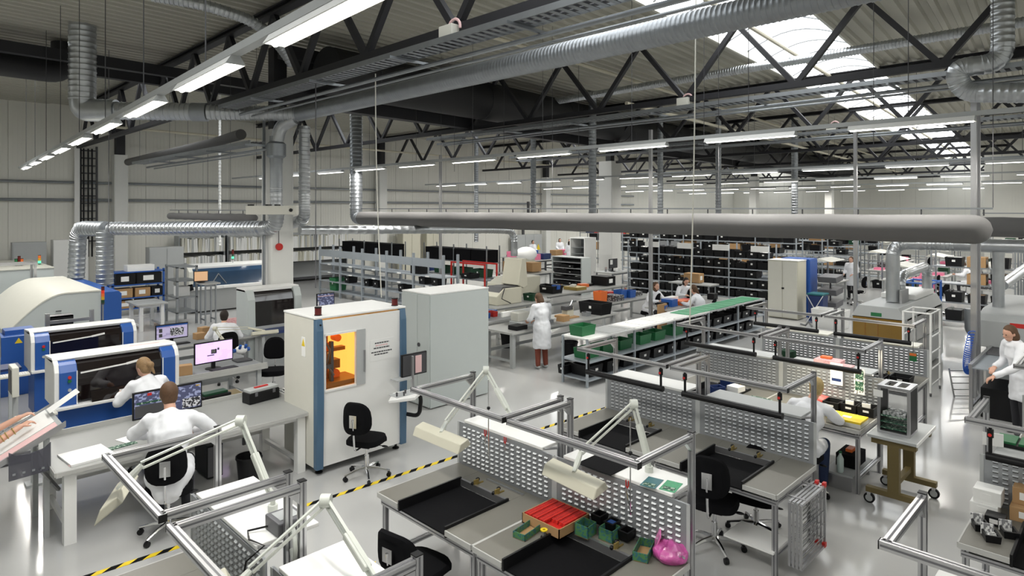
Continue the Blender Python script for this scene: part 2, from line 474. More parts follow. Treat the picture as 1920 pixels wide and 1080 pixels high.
sub(MB().cyl((7.3, rx(12.7, 7.3), 6.68), (57, rx(12.7, 57), 6.68), .56, n=24), bd).build('pipe', 'blackduct', bd)
for i in range(12):
    x = 8.5 + 4 * i
    sub(MB().tube([(x, rx(12.7, x) + .57 * math.cos(a * math.pi / 8), 6.68 + .57 * math.sin(a * math.pi / 8)) for a in range(-8, 9)], .012, 5), bd).build('strap', 'darksteel', bd)
for i, (y0, lab) in enumerate(((17.6, 'dark roof beam above the elbowed black duct'), (19.0, 'dark roof beam under the elbowed black duct'))):
    tag(along(y0, -6, 10, 6.95, 7.2, .22).build('roof_beam', 'darksteel'), lab, 'beam')
m = MB().tube(bend_path([(-6, rx(18.2, -6), 6.8), (3.2, rx(18.2, 3.2), 6.8), (3.2, rx(18.2, 3.2), 7.5)], .5), .28, 18)
tag(m.build('black_elbow_duct', 'blackduct'), 'round black duct bending up into the roof over the oven', 'duct')
# ------------------------------------------------------------------ columns
def column(x, y, w, h, label, cap=True):
    c = bpy.data.objects.new('column', None); COL.objects.link(c); c.location = (x, y, 0); struct(c, label)
    MB().prism([(-w/2 + .03, -w/2), (w/2 - .03, -w/2), (w/2, -w/2 + .03), (w/2, w/2 - .03), (w/2 - .03, w/2), (-w/2 + .03, w/2), (-w/2, w/2 - .03), (-w/2, -w/2 + .03)], 0, h, 'z').build('shaft', 'concrete', c)
    if cap: MB().box(-.16, .16, -.16, .16, h, 7.4).build('steel_head', 'darksteel', c)
    return c
c1 = column(6.87, 14.92, .56, 5.4, 'white square column beside the dark-screened machine')
MB().cyl((-.1, -.28, 2.6), (-.1, -.33, 2.6), .085, n=18).build('alarm_bell', 'red', c1, 'red round alarm bell')
MB().tube([(-.1, -.285, 2.6), (-.1, -.285, 3.2)], .008, 5).build('wire', 'darkgrey', c1)
column(27.3, 20.0, .85, 6.0, 'white square column beside the wire-shelf cabinet')
for x, y, l in ((7.0, 29.65, 'white wall column behind the blue parts rack'), (19.5, 29.65, 'white wall column behind the black boxes'), (33.0, 29.65, 'white wall column near the grey switch cabinet'),
             (42, 18.8, 'white column standing among the far racks'), (49.2, 16.4, 'farthest white column among the racks')):
    column(x, y, .5, 5.7, l, x < 49)
# ------------------------------------------------------------------ ducts
def duct(name, pts, r, label, cat='duct', m='galv', ridge=.010, pitch=.12, bend=None, n=18, bands=()):
    P = bend_path(pts, bend, 7) if bend else pts
    o = ribbed(P, r, pitch, ridge, n).build(name, m)
    return tag(o, label, cat)
duct('spiral_duct', [(6.9, 13.9, 5.7), (6.9, -1.5, 5.7)], .165, 'big silver spiral duct crossing under the roof from the column', m='galvdark', pitch=.065, ridge=.006)
duct('spiral_duct', [(3.2, 16.6, 7.6), (3.2, 16.6, 5.9)], .26, 'wide silver spiral duct dropping from the roof above the oven', pitch=.12)
t = thing('branch_duct', 'silver duct run with elbow joining the roof drop to the column', 'duct', (3.2, 16.6, 5.4))
def subb(m, t, name, mm): return sub(m, t).build(name, mm, t)
subb(MB().tube(bend_path([(3.2, 16.6, 6.0), (3.2, 16.6, 5.68), (3.75, 16.15, 5.68)], .45), .25, 18), t, 'elbow', 'galv')
subb(ribbed([(3.7, 16.2, 5.68), (5.0, 15.15, 5.68)], .19, .1), t, 'straight', 'galv')
subb(MB().cyl((5.0, 15.15, 5.68), (5.25, 14.95, 5.68), .21), t, 'coupling', 'galvdark')
subb(ribbed([(5.25, 14.95, 5.68), (6.9, 13.9, 5.7)], .165, .1), t, 'straight', 'galv')
t = thing('column_duct', 'silver riser with bulging silencer fixed to the white column', 'duct', (6.6, 14.4, 3.1))
subb(MB().tube(bend_path([(6.85, 13.95, 5.6), (6.65, 14.3, 5.45), (6.6, 14.4, 5.0)], .3), .15, 16), t, 'elbow', 'galv')
subb(MB().lathe([(.14, 3.9), (.14, 4.55), (.15, 4.6), (.15, 4.68), (.22, 4.74), (.22, 5.02), (.15, 5.08), (.15, 5.2)], (6.6, 14.4, 0), 20), t, 'silencer', 'galvdark')
subb(ribbed([(6.6, 14.4, 3.5), (6.6, 14.4, 4.0)], .135, .1), t, 'riser', 'galv')
duct('riser_duct', [(7.3, 14.4, 5.5), (7.3, 14.4, 3.7), (7.3, 14.4, 3.25), (7.5, 15.7, 3.1)], .13, 'slim spiral riser behind the white column', bend=.35, pitch=.1)
duct('oven_duct', [(6.6, 14.4, 3.6), (6.6, 14.4, 3.06), (6.3, 15.2, 3.04), (3.92, 20.8, 2.96)], .165, 'silver spiral duct running level from the column toward the oven', bend=.4, pitch=.14, ridge=.014)
duct('drop_duct', [(4.28, 19.6, 2.96), (4.28, 19.6, 1.5)], .2, 'grey vertical duct rising from the oven beside the blue end', m='galvdark')
duct('drop_duct', [(4.3, 19.55, 2.97), (3.92, 20.8, 2.97), (3.88, 20.9, 1.6)], .2, 'grey vertical duct with elbow rising from the oven hood', m='galvdark', bend=.35)
p0 = at_depth(562, 431, 15.2); p1 = at_depth(930, 431, 19.5); p2 = at_depth(964, 433, 20.2); p3 = at_depth(964, 480, 20.2)
duct('extract_pipe', [p0, p1, p2, p3], .105, 'thin silver extract pipe turning down behind the black boxes', bend=.35, pitch=.25, ridge=.006)
# fabric air sleeves on rails
def sleeve(name, x, y0, y1, z, r, label, m='fabricduct', rail=True):
    t = thing(name, label, 'air duct', (x, y0, z - r))
    pts = []; rs = []
    n = 60
    for i in range(n + 1):
        f = i / n; y = y0 + (y1 - y0) * f
        d = min(f * abs(y1 - y0), 1e9)
        rr = r * (1 + .006 * math.sin(i * 1.9) - .004 * math.cos(i * .7))
        if d < .22: rr = r * math.sqrt(max(.0009, 1 - ((.22 - d) / .22) ** 2))
        pts.append((0, y - y0, r + 0.004 * math.sin(i * .9))); rs.append(rr)
    if y1 > y0:
        ex = []; exr = []
        for k in range(8):
            d = .22 * k / 7; ex.append((0, d, r)); exr.append(max(.01, r * math.sqrt(max(0, 1 - ((.22 - d) / .22) ** 2))))
        pts = ex + [p for p in pts if p[1] > .25]; rs = exr + rs[len(rs) - len(pts) + 8:]
    MB().tube(pts, rs, 20).build('fabric_sleeve', m, t)
    if rail:
        MB().box(-.012, .012, 0, y1 - y0, 2 * r + .075, 2 * r + .1).build('rail', 'galvdark', t)
        h = MB().box(-.008, .008, -.008, .008, 2 * r - .01, 2 * r + .08).build('hanger', 'darkgrey', t)
        k = max(3, int((y1 - y0) / .8))
        for i in range(1, k): piece(h, t, (0, (y1 - y0) * i / k, 0))
        h.location = (0, .1, 0)
        w_ = MB().cyl((0, 0, 2 * r + .1), (0, 0, ZR - z + r), .005, n=4).build('hanger_wire', 'darkgrey', t)
        for i in range(1, 4): piece(w_, t, (0, (y1 - y0) * i / 4, 0))
    return t
sleeve('fabric_air_duct', 10.6, 1.46, 17.2, 3.22, .2, 'long grey fabric air duct stretching across the hall')
sleeve('fabric_air_duct', 17.5, -5.0, 2.6, 3.1, .22, 'grey fabric air duct by the frame edge beyond the end of the long one')
sleeve('fabric_air_duct', 6.6, 15.5, 22.0, 3.28, .1, 'short slim grey fabric duct on the wall side of the white column')
duct('spiral_duct', [(10.6, 17.1, 3.22), (10.6, 17.5, 3.22), (10.6, 17.5, 7.5)], .19, 'spiral drop duct feeding the long grey fabric duct', bend=.35, m='galvdark')
for i, (px, X, r, zb, lab) in enumerate(((1111, 17.5, .13, 3.0, 'spiral drop duct beside the second white column'), (1000, 19.0, .11, 2.7, 'spiral drop duct over the people in white'), (1238, 22.0, .11, 3.2, 'slim drop duct over the near bin racks'),
        (1347, 24.0, .11, 3.2, 'slim drop duct over the middle bin racks'), (1490, 30.0, .14, 3.2, 'slim drop duct over the far racks'), (893, 22.0, .11, 1.8, 'thin drop duct in front of the beige cupboards'), (412, 8.6, .04, 2.2, 'thin white drop pipe over the book shelves'))):
    a = (px - 960) / FPX; Y = X * (1 - a) / (1 + a)
    duct('drop_duct', [(X, Y, 7.64), (X, Y, zb)], r, lab, m='galvdark' if r > .05 else 'white')
q = [at_depth(1880, -75, 10), at_depth(1880, 118, 10), at_depth(1788, 128, 10.3), at_depth(1806, 174, 10.3), at_depth(1960, 174, 9.6)]
duct('bent_duct', q, .155, 'thick silver duct bending twice beside the rooflight', bend=.28, pitch=.1, ridge=.006)
duct('flexible_duct', [(15.8, 14.0, 7.05), (15.8, 8, 7.1), (15.8, 1.0, 7.15), (15.8, -4, 7.1)], .1, 'crinkled foil duct slung under the roof by the rooflight', pitch=.07, ridge=.012)
q = [at_depth(285, -8, 11.5), at_depth(380, 8, 11.7), at_depth(478, 40, 12.2), at_depth(525, 85, 12.8), at_depth(548, 120, 13.2)]
duct('flexible_duct', q, .1, 'crinkled foil duct hanging near the lit lamp strip', bend=.3, pitch=.07, ridge=.012)
q = [at_depth(1674, 565, 13.6), at_depth(1674, 456, 13.6), at_depth(1760, 458, 13.2), at_depth(1935, 462, 12.2)]
duct('solder_duct', q, .13, 'silver exhaust duct rising from the amber-windowed machine', bend=.28, pitch=.5, ridge=.006)
duct('solder_duct', [at_depth(1688, 560, 14.0), at_depth(1688, 517, 14.0), at_depth(1738, 498, 15.1), at_depth(1738, 548, 15.1)], .1, 'smaller bent exhaust duct on the amber-windowed machine', bend=.25, pitch=.5, ridge=.006)
duct('solder_duct', [at_depth(1872, 586, 12.6), at_depth(1872, 458, 12.6)], .1, 'silver exhaust duct rising from the red-plated machine', pitch=.5, ridge=.006)
duct('solder_duct', [at_depth(1880, 535, 13), at_depth(1935, 495, 14)], .1, 'slanting branch of exhaust duct over the red-plated machine', pitch=.5, ridge=.006)
# cream pipes in the roof
for i, (y0, z, xa, lab) in enumerate(((9.35, 7.3, 9.6, 'long cream pipe slanting under the roof deck'), (4.9, 7.45, 9, 'cream pipe crossing below the near rooflight'), (8.5, 6.3, 14, 'cream pipe low between the trusses'), (26.6, 6.55, 6, 'cream pipe close to the long wall'))):
    tag(MB().cyl((xa, rx(y0, xa), z), (56, rx(y0, 56), z), .05, n=8).build('roof_pipe', 'pipecream'), lab, 'pipe')
# ------------------------------------------------------------------ cable trays
def tray(x, y0, y1, z, label, group='cable trays'):
    t = thing('cable_tray', label, 'cable tray', (x, y0, z), 0, group)
    L = y1 - y0
    for s in (-1, 1): MB().box(s * .17 - .01, s * .17 + .01, 0, L, 0, .08).build('side_rail', 'galvdark', t)
    m = MB(); k = int(L / .14)
    for i in range(k): m.box(-.17, .17, i * .14, i * .14 + .07, 0, .008)
    m.build('rungs', 'galvdark', t, stuff=True)
    for s, r in ((-.1, .018), (-.03, .022), (.08, .025)):
        MB().tube([(s + .02 * math.sin(j), L * j / 14, .03) for j in range(15)], r, 6).build('cable', 'darkgrey', t)
    for i in range(int(L / 2.4) + 1):
        MB().box(-.3, .45, i * 2.4 - .02, i * 2.4 + .02, -.05, -.01).build('bracket', 'galvdark', t)
    MB().cyl((.28, 0, -.09), (.28, L, -.09), .035, n=8).build('conduit', 'galvdark', t)
    MB().cyl((.5, 0, -.12), (.5, L, -.12), .022, n=8).build('conduit', 'galvdark', t)
    return t
tray(5.5, 0.5, 14.5, 5.72, 'perforated cable tray with pale box under the nearest truss')
tray(12.75, -4, 16.5, 5.72, 'perforated cable tray with pipes under the truss behind the spiral duct')
tray(20.0, -6, 20, 5.75, 'perforated cable tray crossing in front of the rooflight end')
tray(6.2, 14.5, 24, 5.0, 'lower cable tray on the wall side of the white column')
tray(34.6, -6, 24, 5.7, 'far cable tray under the last trusses')
def jbox(x, y, z, lab):
    t = thing('junction_box', lab, 'junction box', (x, y, z))
    MB().box(-.1, .1, -.14, .14, 0, .18).build('housing', 'offwhite', t, bevel=.01)
    MB().tube(arc((0, -.08, .14), .12, math.radians(190), math.radians(-10), 10, (0, -1, 0)), .02, 6).build('cable', 'paleink', t)
    return t
a = (845 - 960) / FPX; jbox(5.5, 5.5 * (1 - a) / (1 + a), 5.8, 'pale junction box with looped cable on the near cable tray')
a = (1283 - 960) / FPX; jbox(12.75, 12.75 * (1 - a) / (1 + a), 5.8, 'pale junction box with looped cable on the second cable tray')
a = (1560 - 960) / FPX; jbox(20, 20 * (1 - a) / (1 + a), 5.83, 'pale junction box on the tray before the rooflight')
# ------------------------------------------------------------------ lamp rows
lamp_src = [None]
ld = bpy.data.lights.new('lamp_glow', 'AREA'); ld.shape = 'RECTANGLE'; ld.size = .16; ld.size_y = 1.45; ld.energy = LAMP_W; ld.color = (1.0, .97, .91)
def lamp_unit():
    t = thing('linear_lamp', '', 'lamp')
    lo = bpy.data.objects.new('lamp_light', ld); COL.objects.link(lo); lo.parent = t; lo.location = (0, 0, -.1)
    MB().prism([(-.035, .03), (-.08, -.04), (-.074, -.045), (-.03, .02), (.03, .02), (.074, -.045), (.08, -.04), (.035, .03)], -.78, .78, 'y').build('reflector', 'white', t)
    MB().cyl((0, -.76, -.03), (0, .76, -.03), .028, n=10).build('tube', 'tube', t)
    for s in (-1, 1): MB().prism([(-.035, .03), (-.078, -.042), (.078, -.042), (.035, .03)], s * .78 - .006, s * .78 + .006, 'y').build('end_cap', 'lightgrey', t)
    return t
def lamp_row(p0, p1, step, label_rail, label, group, off=0.4):
    p0 = Vector(p0); p1 = Vector(p1); d = p1 - p0; L = d.length; d.normalize(); rz = math.atan2(-d.x, d.y)
    r = thing('lamp_rail', label_rail, 'lamp rail', p0, rz)
    MB().box(-.04, .04, 0, L, .03, .09).build('rail', 'lightgrey', r)
    k = int((L - off) / step)
    w_ = None
    base_label = label
    for i in range(k):
        c = p0 + d * (off + .8 + i * step); label = ORD[i] + ' ' + base_label + ', counted from its viewer-side end'
        if lamp_src[0] is None:
            o = lamp_unit(); lamp_src[0] = o; o.location = c; o.rotation_euler = (0, 0, rz); o['label'] = label; o['group'] = group
            for ch in o.children: pass
        else: o = copy_tree(lamp_src[0], c, rz, label, group)
        if w_ is None: w_ = MB().cyl((0, 0, .09), (0, 0, ZR - p0.z), .006, n=4).build('suspension_wire', 'darkgrey', r); w_.location = (0, off + .8, 0)
        else: piece(w_, r, (0, off + .8 + i * step, 0))
    return r
ROWS = [((1.62, -2.3, 4.7), (3.07, 24.2, 4.7), 2.35, 'bright strip of lamps on rail toward the long wall', 'lit lamp on the steep strip', 'lamps of the steep bright strip'),
        ((10.35, -3.5, 4.72), (10.5, 27, 4.72), 2.35, 'lamp rail crossing above the long fabric duct', 'lit lamp above the long fabric duct', 'lamps above the fabric duct'),
        ((20.7, -6, 4.75), (20.9, 27.5, 4.75), 2.35, 'lamp rail crossing above the bin racks', 'lit lamp above the bin racks', 'lamps above the bin racks'),
        ((29.5, -8, 4.8), (29.7, 28, 4.8), 2.35, 'lamp rail crossing beyond the second column', 'lit lamp beyond the second column', 'lamps beyond the second column'),
        ((38.4, -8, 4.8), (38.6, 28, 4.8), 2.35, 'distant lamp rail over the far racks', 'lit lamp on the distant rail', 'lamps on the distant rail'),
        ((47.5, -8, 4.8), (47.7, 28, 4.8), 2.35, 'farthest lamp rail before the end wall', 'lit lamp on the farthest rail', 'lamps on the farthest rail')]
for a_, b_, st, l1, l2, g in ROWS: lamp_row(a_, b_, st, l1, l2, g)
# slanting pipe, wall ladder and white box at the column
duct('slant_duct', [at_depth(452, 252, 15.6), at_depth(400, 268, 17.5), at_depth(240, 304, 24)], .13, 'grey slanting duct running from column to wall', m='fabricduct', pitch=3, ridge=0)
q = at_depth(172, 440, 24.6); t = thing('cable_ladder', 'dark vertical cable ladder on the long wall', 'cable ladder', (q.x, 29.8, 0))
for s in (-.35, .35): MB().box(s - .03, s + .03, -.05, .05, 2.0, 6.0).build('rail', 'darkgrey', t)
for k in range(13): MB().box(-.32, .32, -.03, .03, 2.2 + .3 * k, 2.25 + .3 * k).build('rung', 'darkgrey', t)
for s in (-.2, -.1, .05, .18): MB().cyl((s, -.05, 1.6), (s, -.05, 5.9), .03, n=6).build('cable', 'blackplastic', t)
q = at_depth(512, 394, 14.35); t = thing('filter_box', 'long white box with black dial mounted across the column', 'box', (q.x, q.y, q.z - .1), math.radians(-45))
MB().box(-.58, .55, -.1, .1, 0, .2).build('housing', 'offwhite', t, bevel=.01); MB().cyl((.44, -.1, .1), (.44, -.12, .1), .04, n=14).build('dial', 'blackplastic', t)
for x in (-.5, -.1, .1): MB().box(x - .03, x + .03, -.11, .11, .2, .23).build('clip', 'blackplastic', t)
MB().box(-.15, -.05, .1, .85, .05, .15).build('wall_bracket', 'galvdark', t)
# ------------------------------------------------------------------ poles and hanging cords
def pole(px, X, z0, z1, w, label, m='alu'):
    a = (px - 960) / FPX; Y = X * (1 - a) / (1 + a)
    t = tag(MB().box(X - w/2, X + w/2, Y - w/2, Y + w/2, z0, z1).box(X - w/2 - .004, X - w/2 + .004, Y - w/6, Y + w/6, z0, z1 - .02).build('service_pole', m), label, 'pole')
    return t
pole(1826, 14.4, 0, 5.7, .09, 'tall aluminium service pole by the blue coiled hose')
pole(1834, 14.7, 0, 5.7, .07, 'second aluminium service pole close to the blue hose')
pole(1604, 18.0, 0, 5.6, .08, 'tall service pole in front of the amber-windowed machine')
pole(1220, 14.5, 0, 5.6, .08, 'tall service pole beside the seated women')
pole(826, 14.0, 0, 5.4, .08, 'tall service pole behind the white cabinet')
pole(144, 5.56, 2.0, 6.1, .17, 'pale vertical pipe against the long wall', 'white')
pole(495, 6.5, 0, 5.6, .05, 'thin grey pole along the white column', 'galvdark')
def cordline(px, X, z0, z1, sway, label, m='greyplastic', r=.009):
    a = (px - 960) / FPX; Y = X * (1 - a) / (1 + a)
    tag(MB().tube([(X + sway * (i / 8) ** 2 * .7, Y - sway * (i / 8) ** 2 * .7, z1 + (z0 - z1) * i / 8) for i in range(9)], r, 6).build('hanging_cable', m), label, 'cable')
cordline(592, 5.5, 2.1, 5.76, 0, 'thin cord hanging from the tray to the scanner cabin')
cordline(704, 5.78, 2.05, 5.72, .1, 'thin slanting cord hanging over the galvanised rack', 'offwhite')
cordline(1305, 9.0, 1.7, 7.6, -.1, 'pale cord hanging to the rows of workbenches', 'offwhite', .012)
cordline(204, 4.2, 2.9, 7.6, 0, 'thin cord hanging beside the column duct')
for i, (px, X) in enumerate(((318, 7), (262, 6.2), (432, 7.5), (852, 12), (1320, 11), (1638, 12), (1085, 13), (945, 12.4))):
    cordline(px, X, 4.6 if px > 500 else 5.0, 7.58, 0, ['wire above the lit strip near its end', 'wire hanging left of the foil duct', 'wire hanging by the foil duct', 'wire over the black duct', 'wire before the cream pipe', 'wire beside the rooflight edge', 'wire under the junction box truss', 'wire beside the dark girder'][i], 'darkgrey', .006)
# ================================================================== assembly benches
BW, BD, BH = 1.37, 1.0, .8
def louvres(t, x, y0, y1, z0, z1, face, parent):
    """pressed louvre slots on a panel: small hoods with a dark slit below; face -1 looks to -x"""
    m = MB(); h = MB()
    ny = int((y1 - y0) / .072); nz = int((z1 - z0) / .044)
    for i in range(ny):
        for j in range(nz):
            y = y0 + .03 + i * .072 + (.01 if (i // 6) % 2 else 0); z = z0 + .03 + j * .044
            if y + .05 > y1: continue
            xa = x; xb = x + face * .011
            m.add([(xa, y, z + .022), (xa, y + .044, z + .022), (xb, y + .04, z + .010), (xb, y + .004, z + .010)], [(0, 1, 2, 3)])
            m.add([(xa, y, z + .022), (xb, y + .004, z + .010), (xa, y, z + .008)], [(0, 1, 2)])
            m.add([(xa, y + .044, z + .022), (xb, y + .04, z + .010), (xa, y + .044, z + .008)], [(0, 1, 2)])
            h.add([(xa + face * .0015, y + .002, z - .001), (xa + face * .0015, y + .042, z - .001), (xa + face * .0015, y + .042, z + .010), (xa + face * .0015, y + .002, z + .010)], [(0, 1, 2, 3)])
    m.build('louvres', 'louvre', parent, stuff=True)
    h.build('slots', 'hole', parent, stuff=True)
def profile(t, name, p0, p1, w=.045, m='alu'):
    o = MB().bar(p0, p1, w).build(name, m, t)
    p0 = Vector(p0); p1 = Vector(p1); d = (p1 - p0).normalized()
    u = Vector((0, 0, 1)) if abs(d.z) < .9 else Vector((1, 0, 0))
    r = d.cross(u).normalized(); u = r.cross(d)
    g = MB()
    for ax, ot in ((u, r), (-u, r), (r, u), (-r, u)):
        c0 = p0 + ax * (w / 2 + .0008) + d * .004; c1 = p1 + ax * (w / 2 + .0008) - d * .004
        g.add([c0 - ot * w * .13, c0 + ot * w * .13, c1 + ot * w * .13, c1 - ot * w * .13], [(0, 1, 2, 3)])
    g.build('groove', 'aludark', o)
    return o
def bench(x0, y0, label, W=BW, D=BD, shelf=True, frame=True, tray=True, rear=False, leglow=True, name='workbench', peg=True, shelfmat='white', flap=.36):
    t = thing(name, label, 'workbench', (x0, y0, 0), 0, 'assembly benches in rows')
    z = BH; e = .012
    ya, yb = (W - .69) / 2, (W + .69) / 2
    plates = [(0, D, e, ya), (0, D, yb, W - e), (.76, D, ya, yb)] if tray else [(0, D, e, W - e)]
    for a, b, c, d in plates:
        o = MB().box(a, b, c, d, z - .03, z).build('worktop', 'benchtop', t, bevel=.004)
    if tray:
        MB().box(.03, .74, ya + .005, yb - .005, z - .075, z - .065).build('tray_floor', 'blackmat', t)
        for q in (ya, yb - .018): MB().box(.0, .75, q, q + .018, z - .07, z + .025).build('tray_side', 'blackplastic', t)
        MB().box(.735, .76, ya, yb, z - .06, z + .008).build('tray_rail', 'alu', t)
        for k in (.25, .68):
            c = MB().box(.74, .80, ya + .69 * k, ya + .69 * k + .012, z, z + .05).box(.79, .86, ya + .69 * k, ya + .69 * k + .012, z, z + .012).build('clamp', 'brass', t)
            MB().ell((.81, ya + .69 * k + .03, z + .035), (.025, .02, .018), 8, 6).ell((.745, ya + .69 * k + .03, z + .01), (.02, .02, .018), 8, 6).build('knob', 'blackplastic', c)
    for q in ([(-.012, 0, e, ya), (-.012, 0, yb, W - e)] if tray else [(-.012, 0, e, W - e)]) + [(0, D, 0, e), (0, D, W - e, W)]:
        MB().box(*q, z - .045, z - .001).build('edge_band', 'benchedge', t)
    profile(t, 'front_rail', (.05, .02, z - .1), (.05, W - .02, z - .1), .045)
    for yy in (.05, W - .05):
        for xx in (.06, D - .05): profile(t, 'leg', (xx, yy, 0), (xx, yy, z - .03), .045)
        profile(t, 'side_rail', (.08, yy, z - .1), (D - .07, yy, z - .1), .045)
        if leglow: profile(t, 'foot_rail', (.08, yy, .2), (D - .07, yy, .2), .04)
    if peg:
        p = MB().box(D, D + .018, .01, W - .01, z - .02, z + .44).build('pegboard', 'pegpaint', t)
        louvres(t, D, .05, W - .04, z + .0, z + .43, -1, p)
        for q in (0, W - .03): MB().box(D - .003, D, q, q + .03, z - .02, z + .44).build('pegboard_edge', 'lightgrey', t)
    if shelf:
        s = MB().box(D + .005, D + flap, .16, W - .1, z + .445, z + .475).build('shelf', shelfmat, t, bevel=.006)
        MB().cyl((D + .02, .15, z + .46), (D + .3, .15, z + .40), .012, n=6).build('bracket', 'alu', t)
    if frame:
        fx, px_ = .42, D + .2
        y1_, y2_ = .1, W - .02
        for yy in (y1_, y2_):
            po = profile(t, 'post', (px_, yy, .0), (px_, yy, 1.725), .045)
            MB().box(px_ - .024, px_ + .024, yy - .024, yy + .024, 1.725, 1.732).build('cap', 'blackplastic', po)
            profile(t, 'arm', (px_ - .02, yy, 1.69), (fx, yy, 1.69), .045)
            MB().prism([(px_ - .02, 1.66), (px_ - .1, 1.66), (px_ - .02, 1.58)], yy - .018, yy + .018, 'y').build('gusset', 'alu', t)
        cb_ = profile(t, 'crossbar', (fx, y1_ - .03, 1.69), (fx, y2_ + .03, 1.69), .045)
        for q in (y1_ - .036, y2_ + .03): MB().box(fx - .024, fx + .024, q, q + .006, 1.667, 1.713).build('cap', 'blackplastic', cb_)
    return t
RX = {0: .76, 1: 3.38, 2: 6.0, 3: 8.46, 4: 10.9}
YL, YR = 3.83, 2.46
bench(RX[0], 4.0, 'cropped workbench with cables and white shelf near the hazard tape', flap=.46)
bench(RX[0], 2.55, 'cropped workbench with white lamp arm at the bottom frame edge', flap=.46)
bench(RX[1], YL, 'workbench with empty black tray and slotted panel by the hazard tape')
bench(RX[1], YR, 'workbench carrying red inserts box and pink bag')
bench(RX[2], YL, 'second-row workbench with bright white shelf behind its tube lamp')
bench(RX[2], YR, 'second-row workbench with wire frames hung at its end', shelfmat='lightgrey')
bench(RX[3], YL, 'third-row workbench with empty grey shelf beside the green-bin rack', shelfmat='lightgrey')
bench(RX[3], YR, 'third-row workbench where the blond person works', shelfmat='lightgrey', tray=False)
bench(RX[4], YL, 'fourth-row workbench with helping-hand lamp near the grey cabinet', shelfmat='offwhite')
bench(RX[4], YR, 'fourth-row workbench with pale shelf before the amber-windowed machine', shelfmat='offwhite')
bench(3.42, -.36, 'cropped workbench frame at the lower frame corner', tray=True)
bench(6.2, -.28, 'workbench with white and cardboard boxes at the frame edge', tray=True, shelfmat='lightgrey')
bench(8.85, -.3, 'workbench behind the boxes where the standing woman reaches', tray=False)
# black tube lamps hung from the overhead frames
def tube_lamp(x, y, label, z=1.42, L=1.12, lit=0):
    t = thing('bench_tube_lamp', label, 'lamp', (x, y, z), 0, 'black tube lamps on the bench frames')
    MB().cyl((0, 0, 0), (0, L, 0), .034, n=14).build('tube_housing', 'blackplastic', t)
    for yy in (.03, L - .03):
        b = MB().cyl((0, yy, .02), (0, yy, .2), .014, n=8).cyl((0, yy, .16), (0, yy, .23), .024, n=8).build('bracket', 'blackplastic', t)
        MB().cyl((-.03, yy, .185), (-.02, yy, .185), .014, n=8).build('knob', 'red', b)
        MB().cyl((0, yy, .23), (0, yy, .2475), .012, n=8).build('hook', 'blackplastic', b)
    if lit:
        l_ = bpy.data.lights.new('tube_glow', 'AREA'); l_.shape = 'RECTANGLE'; l_.size = .05; l_.size_y = 1.0; l_.energy = lit; l_.color = (1.0, .9, .68)
        o = bpy.data.objects.new('lamp_light', l_); COL.objects.link(o); o.parent = t; o.location = (.02, L / 2, -.04); o.rotation_euler = (0, math.radians(-25), 0)
    return t
for r, ya_, lab in ((2, YL, 'black tube lamp over the bright white shelf'), (2, YR, 'black tube lamp with coiled lead in the second row'), (3, YL, 'black tube lamp over the empty grey shelf'),
                    (3, YR, 'black tube lamp above the working blond person'), (4, YL, 'black tube lamp with loose hand tool on it'), (4, YR, 'black tube lamp before the amber-windowed machine')):
    tube_lamp(RX[r] + .42, ya_ + .12, lab, lit=9 if (r == 3 and ya_ == YR) else 0)
tube_lamp(6.62, -.16, 'black tube lamp above the white and cardboard boxes')
tube_lamp(9.27, -.18, 'black tube lamp beside the standing woman at the frame edge')
# articulated white lamps
def arm_lamp(base, elbow, wrist, head, hdir, hl, label, m='lampwhite', hm='cream', tilt=0.3):
    base, elbow, wrist, head = map(Vector, (base, elbow, wrist, head))
    t = thing('task_lamp', label, 'lamp', base, 0, 'jointed white task lamps')
    L = lambda p: p - base
    MB().cyl((0, 0, 0), (0, 0, .05), .035, n=12).cyl((0, 0, .05), (0, 0, .09), .018, n=8).build('clamp', m, t)
    def arm(nm, a, b):
        d = (b - a).normalized(); s = d.cross(Vector((0, 0, 1)))
        s = (s.normalized() if s.length > .01 else Vector((1, 0, 0))) * .014
        n_ = s.normalized().cross(d) * .022
        MB().bar(a + n_, b + n_, .02, .012).bar(a - n_, b - n_, .02, .012).build(nm, m, t)
    b0 = Vector((0, 0, .08))
    arm('lower_arm', b0, L(elbow)); arm('upper_arm', L(elbow), L(wrist))
    d = (L(elbow) - b0).normalized(); mid = b0.lerp(L(elbow), .38)
    MB().bar(mid - d * .13, mid + d * .13, .055, .05).build('spring_cover', m, t, bevel=.012)
    MB().cyl(L(elbow) + Vector((-.022, .022, 0)), L(elbow) + Vector((.022, -.022, 0)), .042, n=16).build('elbow', m, t)
    MB().tube([L(wrist), L(wrist).lerp(L(head), .5) + Vector((0, 0, .01)), L(head) + Vector((0, 0, .03))], [.02, .028, .016], 8).build('neck', m, t)
    hd = Vector(hdir).normalized(); s = hd.cross(Vector((0, 0, 1))).normalized()
    def P(u, v, w): return L(head) + hd * u + s * v + Vector((0, 0, 1)) * (w + tilt * v)
    vs = []
    for u in (-hl / 2, hl / 2):
        for v, w in ((-.05, .03), (.05, .03), (.085, -.045), (-.085, -.045)): vs.append(P(u, v, w))
    MB().add(vs, [(0,1,2,3),(7,6,5,4),(0,4,5,1),(1,5,6,2),(2,6,7,3),(3,7,4,0)]).build('shade', hm, t, bevel=.008)
    return t
arm_lamp((4.62, 4.62, 1.275), (4.68, 5.08, 1.75), (4.1, 5.05, 1.33), (3.96, 4.96, 1.25), (0, 1, 0), .72, 'jointed cream lamp leaning out over the first bench')
arm_lamp((4.62, 2.98, 1.275), (4.66, 3.16, 1.80), (4.25, 3.42, 1.42), (4.06, 3.34, 1.30), (.12, 1, 0), .62, 'jointed cream lamp above the red inserts box')
